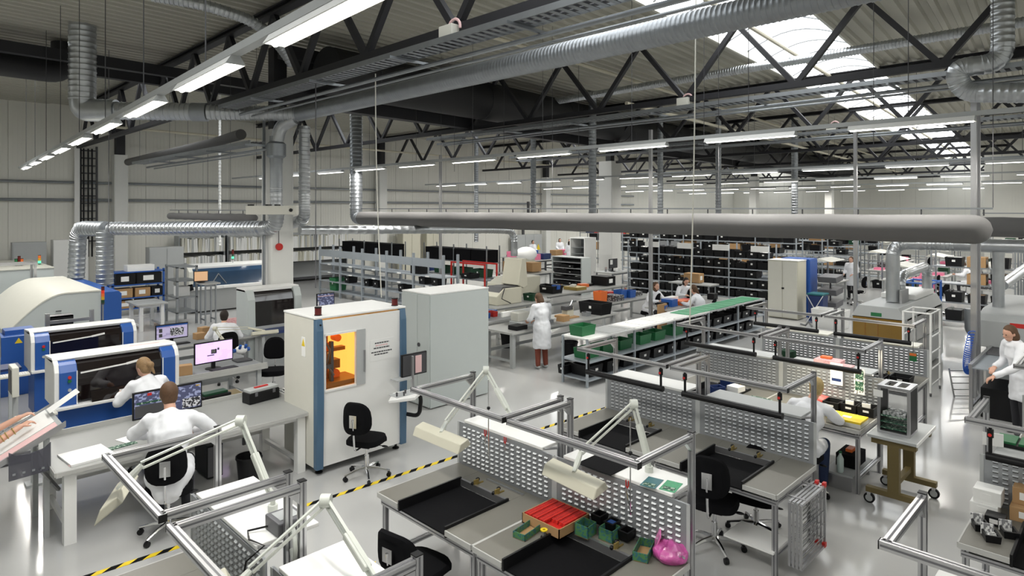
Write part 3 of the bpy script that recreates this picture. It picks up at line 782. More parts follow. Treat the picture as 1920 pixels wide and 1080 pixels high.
arm_lamp((2.06, 4.55, 1.275), (1.98, 4.93, 1.87), (1.32, 5.02, 1.69), (1.18, 5.06, 1.52), (.5, 1, 0), .45, 'jointed white lamp in front of the seated man', tilt=.8)
arm_lamp((2.02, 3.1, 1.275), (2.0, 3.66, 1.66), (1.55, 3.72, 1.38), (1.4, 3.72, 1.26), (.2, 1, 0), .6, 'jointed white lamp rising at the bottom frame edge')
# ------------------------------------------------------------------ swivel chairs
def chair(loc, rz, label, seat='blackfabric', base='chrome', back_h=.42):
    t = thing('swivel_chair', label, 'chair', loc, rz, 'black swivel chairs')
    # sitter looks along +y
    n = 10; m = MB(); prof = []
    for i in range(24):
        a = 2 * math.pi * i / 24; c, s = math.cos(a), math.sin(a)
        prof.append((.235 * math.copysign(abs(c) ** .6, c), .225 * math.copysign(abs(s) ** .6, s)))
    lay = [(.86, .445), (1.0, .46), (1.0, .5), (.93, .525), (.6, .53)]
    vs = [(x * k, y * k, z - .02 * (y > .12) * (z < .52)) for k, z in lay for x, y in prof]
    fs = [(i * 24 + j, i * 24 + (j + 1) % 24, (i + 1) * 24 + (j + 1) % 24, (i + 1) * 24 + j) for i in range(4) for j in range(24)]
    fs += [tuple(range(23, -1, -1)), tuple(range(96, 120))]
    m.add(vs, fs); m.sm = True; m.build('seat', seat, t)
    m = MB(); vs = []; 
    lay = [(-.015, .85), (.02, 1.0), (.05, .95), (.06, .7)]
    bp = []
    for i in range(24):
        a = 2 * math.pi * i / 24; c, s = math.cos(a), math.sin(a)
        bp.append((.20 * math.copysign(abs(c) ** .7, c) * (1 - .12 * s), back_h / 2 * math.copysign(abs(s) ** .7, s)))
    for d, k in lay:
        for x, z in bp:
            X, Z = x * k, z * k
            vs.append((X, -.26 + .09 * (1 - (X / .2) ** 2) * -1 + .06 - d + .0 * Z, .66 + back_h / 2 - .02 + Z))
    fs = [(i * 24 + j, i * 24 + (j + 1) % 24, (i + 1) * 24 + (j + 1) % 24, (i + 1) * 24 + j) for i in range(3) for j in range(24)]
    fs += [tuple(range(23, -1, -1)), tuple(range(72, 96))]
    m.add(vs, fs); m.sm = True; m.build('backrest', seat, t)
    MB().tube(bend_path([(0, -.02, .43), (0, -.30, .43), (0, -.345, .85)], .06), .013, 8).box(-.05, .05, -.345, -.325, .74, .9).build('back_bar', 'chrome', t)
    MB().box(-.1, .1, -.12, .12, .41, .45).build('mechanism', 'blackplastic', t)
    for s in (-1, 1):
        l = MB().cyl((s * .1, .02, .42), (s * .2, .04, .41), .006, n=6).build('lever', 'chrome', t)
        MB().ell((s * .24, .045, .405), (.05, .02, .014), 8, 6).build('knob', 'blackplastic', l)
    MB().cyl((0, 0, .2), (0, 0, .43), .018, n=10).cyl((0, 0, .09), (0, 0, .28), .03, n=12).build('gas_lift', base, t)
    for k in range(5):
        a = 2 * math.pi * k / 5 + .3; c, s = math.cos(a), math.sin(a)
        g = MB().tube([(0, 0, .12), (.15 * c, .15 * s, .11), (.3 * c, .3 * s, .075)], [.026, .02, .014], 6).build('leg', base, t)
        MB().cyl((.29 * c - .02 * s, .29 * s + .02 * c, .03), (.29 * c + .02 * s, .29 * s - .02 * c, .03), .03, n=10).cyl((.29 * c, .29 * s, .03), (.29 * c, .29 * s, .075), .012, n=6).build('caster', 'blackplastic', g)
    return t
CH = chair((4.53, 7.22, 0), math.radians(-62), 'black swivel chair standing before the scanner cabin')
copy_tree(CH, (3.36, 4.52, 0), math.radians(-80), 'black swivel chair pushed under the bench with empty tray', scale=(1.1, 1.1, .76))
copy_tree(CH, (6.1, 3.15, 0), math.radians(-75), 'black swivel chair at the second-row bench by the wire frames')
copy_tree(CH, (5.22, 11.5, 0), math.radians(150), 'black swivel chair half hidden behind the scanner cabin')
# second, brownish chair under the same bench
copy_tree(CH, (6.75, 3.0, 0), math.radians(100), 'dark brown chair pushed deep under the second-row bench', scale=(1, 1, .82))
# ================================================================== machines and desks on the left
def bx(t, name, m, x0, x1, y0, y1, z0, z1, bevel=0.0, label=None):
    return MB().box(x0, x1, y0, y1, z0, z1).build(name, m, t, label, bevel)
def table(name, label, x0, x1, y0, y1, z, legm='white', topm='benchtop', legw=.07, edge='benchedge', cat='table', cross=True, lip=(), group=None, thick=.035):
    t = thing(name, label, cat, (x0, y0, 0), 0, group)
    W, D = x1 - x0, y1 - y0
    bx(t, 'tabletop', topm, 0, W, 0, D, z - thick, z)
    for q in ((0, W, -.012, 0), (0, W, D, D + .012), (-.012, 0, 0, D), (W, W + .012, 0, D)): bx(t, 'edge_band', edge, *q, z - thick - .01, z - .002)
    for xx in (.08, W - .08 - legw):
        for yy in (.06, D - .06 - legw): bx(t, 'leg', legm, xx, xx + legw, yy, yy + legw, 0, z - thick)
        if cross: bx(t, 'foot_rail', legm, xx + legw * .3, xx + legw * .7, .06 + legw, D - .06 - legw, .12, .17)
    bx(t, 'apron', legm, .1, W - .1, .1, .13, z - thick - .08, z - thick)
    bx(t, 'rear_stretcher', legm, .1, W - .1, D - .12, D - .09, .25, .32)
    for q in lip: bx(t, 'upstand', edge, *q, z, z + .06)
    return t
tA = table('work_table', 'long grey work table where the short-haired man sits', 1.29, 4.12, 7.88, 9.2, .8, topm='tabletop', legw=.11, lip=((0, 2.83, 1.30, 1.32), (2.81, 2.83, .3, 1.3)))
table('work_table', 'grey desk carrying the lilac screen', 3.38, 4.85, 10.93, 12.4, .75, topm='midgrey', legm='lightgrey', lip=((0, 1.47, 0, .015),))
table('work_table', 'grey desk before the man seen from behind', 3.4, 6.0, 13.75, 14.8, .75, topm='midgrey', legm='lightgrey')
table('side_table', 'low table with olive mat behind the long table', 3.1, 3.95, 9.4, 10.05, .7, topm='olive', legm='darkgrey', legw=.04)
# monitors
def monitor(label, x0, x1, y, z0, z1, scr, rz=0, stand=.08, base_z=.8, loc=None, face=-1, name='monitor', extra=None):
    W, Hh = x1 - x0, z1 - z0
    t = thing(name, label, 'monitor', ((x0 + x1) / 2, y, base_z), rz)
    o = z0 - base_z
    bx(t, 'casing', 'blackplastic', -W/2, W/2, 0, .035, o, o + Hh, .006)
    s = bx(t, 'screen', scr, -W/2 + .018, W/2 - .018, -.003, 0, o + .022, o + Hh - .02)
    if extra:
        for mm, a, b, c, d in extra: bx(s, 'window_pane', mm, -W/2 + W*a, -W/2 + W*b, -.005, -.003, o + Hh*c, o + Hh*d)
    bx(t, 'neck', 'blackplastic', -.03, .03, .02, .06, .01, o + Hh * .4)
    MB().lathe([(.13, 0), (.13, .008), (.05, .016)], (0, .04, 0), 18).build('foot', 'blackplastic', t)
    return t
monitor('wide monitor with dark blue layout before the short-haired man', 2.21, 3.02, 8.78, .90, 1.24, 'screen_dark', extra=(('print_pcb', .05, .62, .55, .62), ('print_photo', .70, .97, .10, .45), ('darkgrey', .03, .60, .08, .5), ('led_amber', .90, .96, .86, .90), ('red', .2, .26, .82, .92)))
monitor('monitor with bright lilac drawing on the grey desk', 3.77, 4.43, 11.35, .86, 1.23, 'screen_lilac', rz=math.radians(4), base_z=.75, extra=(('blackplastic', .42, .56, .42, .62), ('paper', .43, .53, .46, .62), ('blackplastic', .32, .5, .34, .38), ('darkgrey', .58, .63, .56, .66)))
monitor('monitor with violet window and grey photo', 3.93, 4.54, 14.0, .86, 1.17, 'screen_pale', base_z=.75, extra=(('print_photo', .44, .86, .22, .72), ('darkgrey', .1, .2, .5, .75), ('darkgrey', .1, .2, .2, .42), ('blue', .02, .98, .86, .95)))
def keyboard(label, c, rz=0, w=.44, m='blackplastic'):
    t = thing('keyboard', label, 'keyboard', c, rz)
    bx(t, 'case', m, -w/2, w/2, -.08, .08, 0, .018, .004)
    k = MB()
    for i in range(14):
        for j in range(5): k.box(-w/2 + .015 + i * (w - .03) / 14, -w/2 + .01 + (i + 1) * (w - .03) / 14, -.065 + j * .027, -.065 + j * .027 + .021, .018, .025)
    k.build('keys', 'darkgrey' if m == 'blackplastic' else 'paper', t, stuff=True)
    return t
q = at(420, 692, .75); keyboard('black keyboard below the lilac screen', (q.x, q.y, .75), math.radians(3))
q = at(335, 646, .75); keyboard('black keyboard below the violet-window monitor', (q.x, q.y + .05, .75), math.radians(3))
q = at(112, 776, .86)
# ---- pick and place machines
def placer(loc, label, W=1.55):
    t = thing('placement_machine', label, 'machine', loc)
    D = .78
    bx(t, 'base', 'blue', .06, W - .06, .1, D - .1, .08, .82, .01)
    bx(t, 'plinth', 'darkgrey', .1, W - .1, .2, D - .2, 0, .08)
    side = [(.0, .82), (.0, 1.30), (.05, 1.40), (.16, 1.46), (D - .1, 1.42), (D - .1, .82)]
    for nm, xa, xb in (('side_column', 0, .06), ('side_column', W - .06, W)):
        MB().prism(side, xa, xb, 'x').build(nm, 'white', t, bevel=.01)
    for xa, xb in ((.055, .26), (W - .235, W - .055)):
        f = MB().prism([(-.012, .84), (-.012, 1.29), (.04, 1.385), (.14, 1.43), (.4, 1.43), (.4, .84)], xa, xb, 'x').build('front_column', 'blue', t, bevel=.008)
        if xa < .5:
            for zz, mm in ((1.22, 'red'), (1.17, 'green'), (1.05, 'lightgrey')): MB().cyl((.17, -.012, zz), (.17, -.03, zz), .022, n=12).build('button', mm, f)
        bx(f, 'column_trim', 'white', xb - .012 if xa < .5 else xa, xb if xa < .5 else xa + .012, -.022, -.012, .84, 1.3)
    MB().prism([(.03, .88), (.02, 1.28), (.09, 1.37), (.2, 1.405), (.32, 1.405), (.32, .88)], .26, W - .235, 'x').build('window_hood', 'darkglass', t)
    MB().bar((.3, .012, 1.255), (W * .55, .005, 1.29), .012, .02).bar((W * .55, .005, 1.29), (W - .5, .02, 1.315), .012, .03).build('hood_handle', 'white', t)
    MB().prism([(.16, 1.41), (.13, 1.452), (.2, 1.475), (D - .1, 1.44), (D - .1, 1.41), (.3, 1.41)], .0, W, 'x').build('top_cover', 'white', t, bevel=.006)
    bx(t, 'front_ledge', 'white', .0, W, -.08, .3, .80, .84, .008)
    MB().prism([(-.05, .84), (.02, .84), (.03, .98), (.0, .98)], .42, W - .28, 'x').build('feeder_bank', 'darkglass', t)
    bx(t, 'feeder_label', 'paper', .75, .95, -.055, -.045, .9, .95)
    return t
placer((1.67, 10.32, 0), 'nearer blue and white placement machine with dark hood')
placer((1.78, 12.95, 0), 'farther blue and white placement machine behind its twin')
q = MB().box(-.2, .2, -.08, .08, 0, .004); o = q.build('paper_sheet', 'print_pink'); o.location = (2.85, 10.62, 1.46); tag(o, 'pink printed sheet on the nearer placement machine', 'paper')
def side_keyboard(loc, label):
    t = thing('operator_shelf', label, 'keyboard shelf', loc)
    bx(t, 'shelf', 'offwhite', 0, .42, -.22, 0, 0, .03, .006)
    k = MB()
    for i in range(12):
        for j in range(4): k.box(.03 + i * .03, .055 + i * .03, -.2 + j * .045, -.165 + j * .045, .03, .038)
    k.build('keys', 'paper', t, stuff=True)
    bx(t, 'support', 'lightgrey', .16, .22, -.12, -.06, -.84, 0)
    bx(t, 'foot', 'lightgrey', .1, .28, -.2, .0, -.86, -.83)
    return t
side_keyboard((1.22, 10.1, .86), 'keyboard shelf on the near corner of the nearer placement machine')
side_keyboard((1.3, 12.75, .86), 'keyboard shelf on the near corner of the farther placement machine')
# side-mounted operator panels
t = thing('operator_terminal', 'grey operator screen turned aside between the placement machines', 'monitor', (1.36, 11.15, 0))
bx(t, 'stand', 'lightgrey', -.03, .03, -.03, .03, 0, .95); bx(t, 'stand_foot', 'darkgrey', -.2, .2, -.2, .2, 0, .03)
MB().prism([(-.2, .92), (.18, .92), (.16, 1.32), (-.18, 1.32)], -.06, .02, 'x').build('housing', 'offwhite', t, bevel=.01)
MB().prism([(-.16, .96), (.14, .96), (.12, 1.28), (-.14, 1.28)], -.064, -.06, 'x').build('screen', 'darkgrey', t)
t = thing('control_terminal', 'dark control terminal at the frame edge beside the blue box', 'terminal', (1.42, 13.6, 0))
bx(t, 'cabinet', 'lightgrey', -.3, .02, -.2, .3, 0, 1.0, .01); MB().prism([(-.25, 1.0), (.3, 1.0), (.22, 1.42), (-.2, 1.42)], -.34, .02, 'x').build('housing', 'midgrey', t, bevel=.01)
MB().prism([(-.2, 1.05), (.25, 1.05), (.18, 1.38), (-.16, 1.38)], .02, .03, 'x').build('screen', 'darkgrey', t)
bx(t, 'keyboard_tray', 'navy', .02, .3, -.2, .25, .8, .84)
# ---- reflow oven with curved hood
def oven(loc, label, W, D, blue=True, z=1.6):
    t = thing('reflow_oven', label, 'oven', loc)
    n = 12; prof = [(0, .55)]
    for i in range(n + 1):
        a = i / n; prof.append((W * .62 * a, .82 + (z - .82) * math.sin(a * math.pi / 2)))
    prof += [(W, z), (W, .55)]
    m = MB().prism(prof, .0, D, 'y'); m.sm = True; m.build('hood_core', 'paleblue', t)
    # curved top skin, slightly proud
    top = prof[1:-1]; ins = [(x, zz + .012) for x, zz in top]
    m = MB(); k = len(top)
    m.add([(x, y, zz) for y in (-.02, D + .02) for x, zz in ins] + [(x, y, zz - .03) for y in (-.02, D + .02) for x, zz in ins],
          [(i, i + 1, k + i + 1, k + i) for i in range(k - 1)] + [(2*k + i, 2*k + i + 1, i + 1, i) for i in range(k - 1)] + [(3*k + i, 3*k + i + 1, k + i + 1, k + i) for i in range(k - 1)])
    m.sm = True; m.build('hood_skin', 'offwhite', t)
    bx(t, 'base', 'blue' if blue else 'lightgrey', .0, W, .05, D - .05, .08, .56)
    bx(t, 'plinth', 'darkgrey', .1, W - .1, .2, D - .2, 0, .08)
    bx(t, 'handle', 'darkgrey', W * .5, W * .56, -.04, -.02, 1.2, 1.22)
    return t
t = oven((1.95, 17.3, 0), 'large cream oven with arched hood behind the placement machines', 1.75, 4.3)
MB().prism([(0, 0), (0, 1.5), (.06, 1.56), (.34, 1.56), (.4, 1.5), (.4, 0)], -.06, 4.3, 'y').build('end_cover', 'blue', t, bevel=.01).location = (1.76, 0, 0)
oven((-.2, 23.2, 0), 'pale arched oven at the frame edge near the long wall', 3.95, 4.0, False, 1.75)
t = thing('conveyor_frame', 'aluminium gantry frame on the rear oven', 'frame', (2.2, 22.0, 0))
for x in (0, .9):
    for y in (0, .6): bx(t, 'post', 'alu', x, x + .06, y, y + .06, 0, 1.95)
for y in (0, .6): bx(t, 'rail', 'alu', 0, .96, y, y + .06, 1.95, 2.0)
for x in (0, .9): bx(t, 'rail', 'alu', x, x + .06, .06, .6, 1.95, 2.0)
# signal beacons
def beacon(c, label, seq, pole=0.0, r=.035, h=.075):
    t = thing('signal_beacon', label, 'signal light', c)
    if pole: MB().cyl((0, 0, 0), (0, 0, pole), .014, n=8).build('pole', 'alu', t)
    MB().cyl((0, 0, pole), (0, 0, pole + .03), r * 1.05, n=12).build('foot', 'darkgrey', t)
    z = pole + .03
    for mm in seq:
        MB().cyl((0, 0, z), (0, 0, z + h), r, n=12).build('lens', mm, t); z += h
    MB().cyl((0, 0, z), (0, 0, z + .015), r, n=12).build('cap', 'blackplastic', t)
q = at_depth(190, 600, 14.3); beacon((3.28, 15.18, 1.12), 'signal tower of green, amber and red lenses before the blue oven end', ('darkgreen', 'led_amber', 'orange', 'led_red', 'darkred'), .42, .03, .065)
for px, py, d, lab, seq in ((36, 490, 21.8, 'dark red signal lamp on the rear oven', ('led_amber', 'darkred', 'darkred')), (74, 488, 23, 'green-lit signal lamp on the rear oven', ('led_green', 'led_amber', 'orange')), (30, 500, 22, 'small white-green signal lamp on the rear oven', ('lightgrey', 'green')), (41, 503, 22, 'small orange signal lamp on the rear oven', ('lightgrey', 'orange'))):
    a = (px - 960) / FPX; beacon((24.4 * (1 + a) / (1 - a), 24.4, 1.76), lab, seq, .02, .04, .08)
# blue box, tray magazine and white box in front of the oven
t = thing('blue_cabinet', 'low blue cabinet with warning triangle and red button', 'cabinet', (1.2, 15.0, 0))
bx(t, 'body', 'blue', 0, .95, 0, .6, 0, 1.12, .012); bx(t, 'step', 'blue', .5, .95, .2, .6, 1.12, 1.2)
MB().prism([(.62, .98), (.74, .98), (.68, 1.08)], -.006, 0, 'y').build('warning_triangle', 'yellow', t)
MB().cyl((.3, .15, 1.12), (.3, .15, 1.16), .035, n=12).build('stop_button', 'red', t)
def magazine(loc, label, w=.3, d=.35, h=.5, m='blackplastic', rz=0.0, boards='darkgreen'):
    t = thing('board_magazine', label, 'magazine rack', loc, rz)
    for y in (0, d - .03): bx(t, 'side_wall', m, 0, w, y, y + .03, 0, h)
    for zz in (0, h - .03): bx(t, 'end_plate', 'alu', 0, w, 0, d, zz, zz + .03)
    for k in range(9): bx(t, 'board', boards, .02, w - .02, .03, d - .03, .05 + k * (h - .12) / 9, .06 + k * (h - .12) / 9)
    return t
magazine((2.36, 15.1, .95), 'black board magazine standing before the oven', .4, .3, .45, boards='darkgrey')
t = thing('lift_frame', 'aluminium magazine lift beside the black board magazine', 'lift', (2.26, 14.8, 0))
for x in (0, .72): bx(t, 'post', 'alu', x, x + .07, 0, .07, 0, 1.5)
bx(t, 'cross_rail', 'alu', .07, .72, 0, .06, 1.3, 1.36); bx(t, 'table', 'lightgrey', 0, .79, .07, .8, .9, .95)
for x in (.02, .72): bx(t, 'rear_leg', 'alu', x, x + .05, .72, .77, 0, .9)
t = thing('feeder_box', 'small white control box with black knob beside the lift', 'box', (3.14, 14.9, 0))
bx(t, 'housing', 'offwhite', 0, .28, 0, .34, 0, 1.12, .012); MB().cyl((.14, .12, 1.12), (.14, .12, 1.2), .06, n=14).build('knob', 'blackplastic', t)
# ---- white machine with black window below the column
t = thing('inspection_machine', 'white rounded machine with black window below the column', 'machine', (5.72, 13.86, 0))
W, D = 1.25, .66
MB().prism([(0, 0), (0, .95), (.02, 1.5), (.1, 1.68), (.2, 1.72), (D, 1.72), (D, 0)], 0, .17, 'x').build('side_cheek', 'paleblue', t, bevel=.015)
MB().prism([(0, 0), (0, .95), (.02, 1.5), (.1, 1.68), (.2, 1.72), (D, 1.72), (D, 0)], W - .17, W, 'x').build('side_cheek', 'paleblue', t, bevel=.015)
MB().prism([(.05, .9), (.06, 1.45), (.12, 1.6), (.2, 1.66), (.5, 1.66), (.5, .9)], .17, W - .17, 'x').build('window', 'darkglass', t)
bx(t, 'top', 'white', 0, W, .16, D, 1.66, 1.735, .01); bx(t, 'base', 'lightgrey', .17, W - .17, .04, D - .02, 0, .9)
bx(t, 'drawer_tray', 'navy', .1, W - .05, -.45, .0, .78, .84)
bx(t, 'tray_leg', 'lightgrey', .15, .2, -.4, -.35, 0, .78); bx(t, 'tray_leg', 'lightgrey', W - .15, W - .1, -.4, -.35, 0, .78)
q = (7.35, 13.55); t = monitor('tall dark monitor beside the black-windowed machine', 7.15, 7.6, 13.5, 1.2, 1.55, 'screen_dark', base_z=1.02, extra=(('paleink', .05, .95, .78, .82), ('print_text', .05, .12, .1, .5)))
table('monitor_stand', 'stand under the tall dark monitor', 7.05, 7.7, 13.2, 13.9, 1.02, topm='darkgrey', legm='darkgrey', legw=.05)
# ---- wide machine with blue tinted glass
t = thing('soldering_line', 'long machine with dark blue glass hood in front of the book shelves', 'machine', (7.3, 22.4, 0))
W, D = 3.1, 1.6
bx(t, 'base', 'lightgrey', .1, W - .1, .15, D - .1, .05, .85); bx(t, 'plinth', 'darkgrey', .2, W - .2, .25, D - .2, 0, .05)
MB().prism([(.0, .9), (.06, 1.36), (.2, 1.48), (.6, 1.5), (.6, .9)], .12, W - .12, 'x').build('glass_hood', 'bluetint', t)
bx(t, 'top', 'white', 0, W, .3, D, 1.46, 1.55, .01); bx(t, 'ledge', 'white', 0, W, -.12, .2, .8, .9, .01)
for xa in (0, W - .14): MB().prism([(0, .85), (.05, 1.4), (.2, 1.53), (D, 1.53), (D, .85)], xa, xa + .14, 'x').build('end_cheek', 'offwhite', t, bevel=.01)
MB().bar((.7, -.0, .95), (.95, .04, 1.3), .03, .02).bar((1.2, -.0, .95), (.95, .04, 1.3), .03, .02).build('inner_frame', 'midgrey', t)
bx(t, 'label', 'paper', 1.05, 1.45, -.14, -.125, .82, .89)
beacon((9.12, 23.45, 1.55), 'green-lit signal tower on the blue-glass machine', ('led_green', 'darkgreen', 'darkred', 'darkred'), .12, .04, .08)
# equipment rack with orange screen
t = thing('equipment_rack', 'open grey steel rack with microscope arm near the blue-glass machine', 'rack', (6.35, 20.6, 0))
for x in (0, .55):
    for y in (0, 1.0): bx(t, 'post', 'galvdark', x, x + .06, y, y + .06, 0, 1.78)
for z in (.35, .8, 1.3, 1.72): bx(t, 'shelf', 'galvdark', 0, .61, 0, 1.06, z, z + .03)
t = monitor('small tilted monitor with orange page on the steel rack', 6.75, 7.15, 20.3, 1.3, 1.62, 'paleink', base_z=1.28); t.rotation_euler = (0, 0, math.radians(-10))
for o in t.children:
    if o.name.startswith('screen'): o.data.materials[0] = mat('screen_orange', (.75, .45, .25), .5, var=.05, emis=(.9, .55, .3), estr=.35)
t = table('instrument_stand', 'stand holding the small orange-page monitor', 6.9, 7.4, 20.0, 20.55, 1.26, legm='galvdark', topm='galvdark', legw=.04)
t = thing('bench_microscope', 'white bench instrument with black eyepiece on the steel rack', 'microscope', (6.6, 21.0, .83))
bx(t, 'body', 'white', -.15, .2, -.2, .2, 0, .3, .02); MB().cyl((.2, -.05, .22), (.32, -.1, .25), .1, n=14).build('lens', 'blackplastic', t)
# white stand, boxes and shelves against the wall
t = table('frame_stand', 'white steel stand on the floor between oven and rack', 5.2, 6.0, 20.2, 21.4, .78, topm='lightgrey', legm='white', legw=.09)
# ---- scanner cabin (X-ray)
t = thing('scanner_cabin', 'white scanner cabin with amber lit window and blue edges', 'machine', (4.05, 7.68, 0))
W, D, Z0, Z1 = 1.42, .9, .1, 2.05
wx0, wx1, wz0, wz1 = .15, .60, 1.10, 1.82
bx(t, 'front_panel', 'white', .1, W - .1, 0, .04, Z0, wz0); bx(t, 'front_panel', 'white', .1, W - .1, 0, .04, wz1, Z1 - .02)
bx(t, 'front_panel', 'white', wx1, W - .1, 0, .04, wz0, wz1); bx(t, 'front_panel', 'white', .1, wx0, 0, .04, wz0, wz1)
bx(t, 'side_panel', 'offwhite', 0, .04, .06, D, Z0, Z1); bx(t, 'side_panel', 'offwhite', W - .04, W, .06, D, Z0, Z1)
bx(t, 'back_panel', 'offwhite', 0.04, W - .04, D - .04, D, Z0, Z1); bx(t, 'floor_pan', 'midgrey', .04, W - .04, .04, D - .04, Z0, Z0 + .04)
bx(t, 'roof', 'white', -.01, W + .01, .0, D + .01, Z1, Z1 + .03, .008)
for xa in (.0, W - .1): MB().prism([(.06, Z0 - .02), (-.03, Z0 - .02), (-.05, 1.0), (-.03, 1.9), (-.0, Z1), (.06, Z1)], xa, xa + .1, 'x').build('corner_strip', 'steelblue', t, bevel=.01)
MB().cyl((.05, -.03, 1.98), (.05, -.045, 1.98), .012, n=8).build('lock', 'blackplastic', t)
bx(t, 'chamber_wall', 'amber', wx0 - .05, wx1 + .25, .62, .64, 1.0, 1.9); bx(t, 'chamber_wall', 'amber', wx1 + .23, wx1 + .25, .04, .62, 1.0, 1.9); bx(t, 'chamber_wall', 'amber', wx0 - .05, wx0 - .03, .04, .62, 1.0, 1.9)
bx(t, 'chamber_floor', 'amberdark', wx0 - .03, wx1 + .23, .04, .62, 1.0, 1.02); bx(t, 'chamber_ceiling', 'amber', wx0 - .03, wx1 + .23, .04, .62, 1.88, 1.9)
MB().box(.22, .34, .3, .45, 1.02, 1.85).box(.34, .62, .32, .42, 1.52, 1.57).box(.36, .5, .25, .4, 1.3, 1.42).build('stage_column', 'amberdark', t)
for q in ((.45, .3, 1.2, .08), (.5, .3, 1.7, .05), (.3, .22, 1.62, .06)): MB().cyl(q[:3], (q[0], q[1] + .13, q[2]), q[3], n=14).build('roller', 'orange', t)
MB().box(.17, .2, .2, .25, 1.16, 1.86).box(.19, .3, .12, .2, 1.35, 1.4).box(.3, .34, .14, .2, 1.16, 1.7).build('guide_rail', 'darkgrey', t)
MB().tube([(.2, .2, 1.8), (.26, .1, 1.6), (.24, .15, 1.4), (.32, .1, 1.25)], .015, 6).build('cable', 'darkgrey', t)
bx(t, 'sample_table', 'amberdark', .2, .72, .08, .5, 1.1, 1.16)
w_ = bx(t, 'sliding_door', 'lightgrey', wx1, wx1 + .14, -.015, 0, wz0 - .02, wz1 + .02); bx(w_, 'door_handle', 'alu', wx1 + .11, wx1 + .13, -.035, -.015, 1.25, 1.55)
for q in ((wx0 - .02, wx1, wz0 - .025, wz0), (wx0 - .02, wx1, wz1, wz1 + .025)): bx(t, 'window_frame', 'white', q[0], q[1], -.012, 0, q[2], q[3])
bx(t, 'warning_label', 'paper', -.004, 0, .28, .38, 1.52, 1.78); MB().prism([(.285, 1.66), (.375, 1.66), (.33, 1.76)], -.007, -.004, 'x').build('warning_triangle', 'yellow', t)
bx(t, 'text_label', 'white', .82, 1.22, -.003, 0, 1.36, 1.66)
random.seed(3)
for k, (xa, xb, zz, mm) in enumerate(((.90, 1.13, 1.60, 'darkgrey'), (.91, 1.11, 1.565, 'paleink'), (.88, 1.14, 1.53, 'darkgrey'), (.84, 1.18, 1.475, 'darkgrey'), (.89, 1.12, 1.44, 'darkgrey'))):
    m = MB(); x = xa
    while x < xb:
        w_ = random.uniform(.018, .045); m.box(x, min(xb, x + w_), -.005, -.003, zz, zz + .017); x += w_ + .008
    m.build('print_line', mm, t, stuff=True)
for xa in (.1, W - .1):
    for ya in (.1, D - .1): MB().cyl((xa, ya, 0), (xa, ya, .1), .018, n=8).lathe([(.05, 0), (.05, .015), (.02, .03)], (xa, ya, 0), 12).build('foot', 'blackplastic', t)
for px, nm in ((4.16, 'red beacon on the near corner of the scanner cabin roof'), (5.38, 'red beacon on the cabinet-side corner of the scanner cabin roof')):
    b = thing('roof_beacon', nm, 'signal light', (px, 7.82, 2.08)); MB().cyl((0, 0, 0), (0, 0, .012), .05, n=14).build('foot', 'blackplastic', b); MB().cyl((0, 0, .012), (0, 0, .1), .045, n=14).build('lens', 'darkred', b); MB().cyl((0, 0, .1), (0, 0, .115), .048, n=14).build('cap', 'blackplastic', b)
t = thing('operator_console', 'white console arm with monitor and joysticks on the scanner cabin', 'console', (5.15, 7.3, 0))
MB().tube(bend_path([(.33, .36, .5), (.4, .15, .5), (.36, .05, .8), (.3, .1, .95)], .12), .03, 8).build('hose_arm', 'blackplastic', t)
MB().prism([(-.3, -.1), (.05, -.22), (.34, -.02), (.3, .14), (-.05, .16)], .88, .93, 'z').build('panel', 'white', t, bevel=.012)
for x, y in ((-.12, -.04), (-.03, -.08), (.05, .0)): MB().cyl((x, y, .93), (x, y, .97), .012, n=8).ell((x, y, .975), .016, 8, 6).build('joystick', 'darkgrey', t)
bx(t, 'button_plate', 'lightgrey', -.16, .2, -.1, .1, .93, .934)
MB().prism([(-.02, .1), (.26, .1), (.26, .26), (-.02, .26)], 1.08, 1.1, 'z').build('note_tray', 'lightgrey', t)
bx(t, 'tray_post', 'alu', .24, .27, .1, .13, .93, 1.4)
bx(t, 'monitor_casing', 'blackplastic', .12, .56, .18, .22, 1.1, 1.42, .006); bx(t, 'screen', 'darkgrey', .135, .545, .175, .18, 1.115, 1.405); bx(t, 'screen_page', 'paleink', .35, .46, .172, .175, 1.13, 1.38)
# ---- white cabinet
t = thing('tall_cabinet', 'plain pale double-door cabinet beside the scanner cabin', 'cabinet', (6.81, 8.82, 0))
W, D = 1.38, .84
bx(t, 'carcass', 'paleblue', 0, W, 0, D, .02, 2.0, .006); bx(t, 'top', 'white', -.005, W + .005, -.005, D + .005, 2.0, 2.02)
for a, b in ((.01, D * .42), (D * .43, D - .01)):
    d_ = bx(t, 'door', 'paleblue', -.02, 0, a, b, .04, 1.98, .004)
MB().cyl((-.02, D * .36, 1.1), (-.035, D * .36, 1.1), .035, n=14).build('lock_rosette', 'darkgrey', t)
# ---- toolbox, trays, papers on the long table
t = thing('tool_case', 'black tool case with clear lid on the long table', 'tool case', (3.62, 8.72, .8), math.radians(8))
bx(t, 'case', 'blackplastic', 0, .46, 0, .2, 0, .15, .012); bx(t, 'lid', 'lightgrey', .01, .45, .01, .19, .15, .19, .008); bx(t, 'handle', 'red', .13, .33, .08, .12, .19, .205)
for x in (.08, .35): bx(t, 'latch', 'greyplastic', x, x + .04, -.008, 0, .1, .16)
t = thing('soldering_tray', 'black tray with green lid lying on the olive mat', 'tray', (3.3, 9.52, .7), math.radians(5))
bx(t, 'box', 'blackplastic', 0, .4, 0, .25, 0, .1, .01); bx(t, 'lid', 'darkgreen', .03, .37, .05, .2, .1, .13)
def sheet(label, c, w, d, rz=0.0, m='paper', h=.004, name='paper_sheet', cat='paper'):
    o = MB().box(-w/2, w/2, -d/2, d/2, 0, h).build(name, m); o.location = c; o.rotation_euler = (0, 0, rz); return tag(o, label, cat)
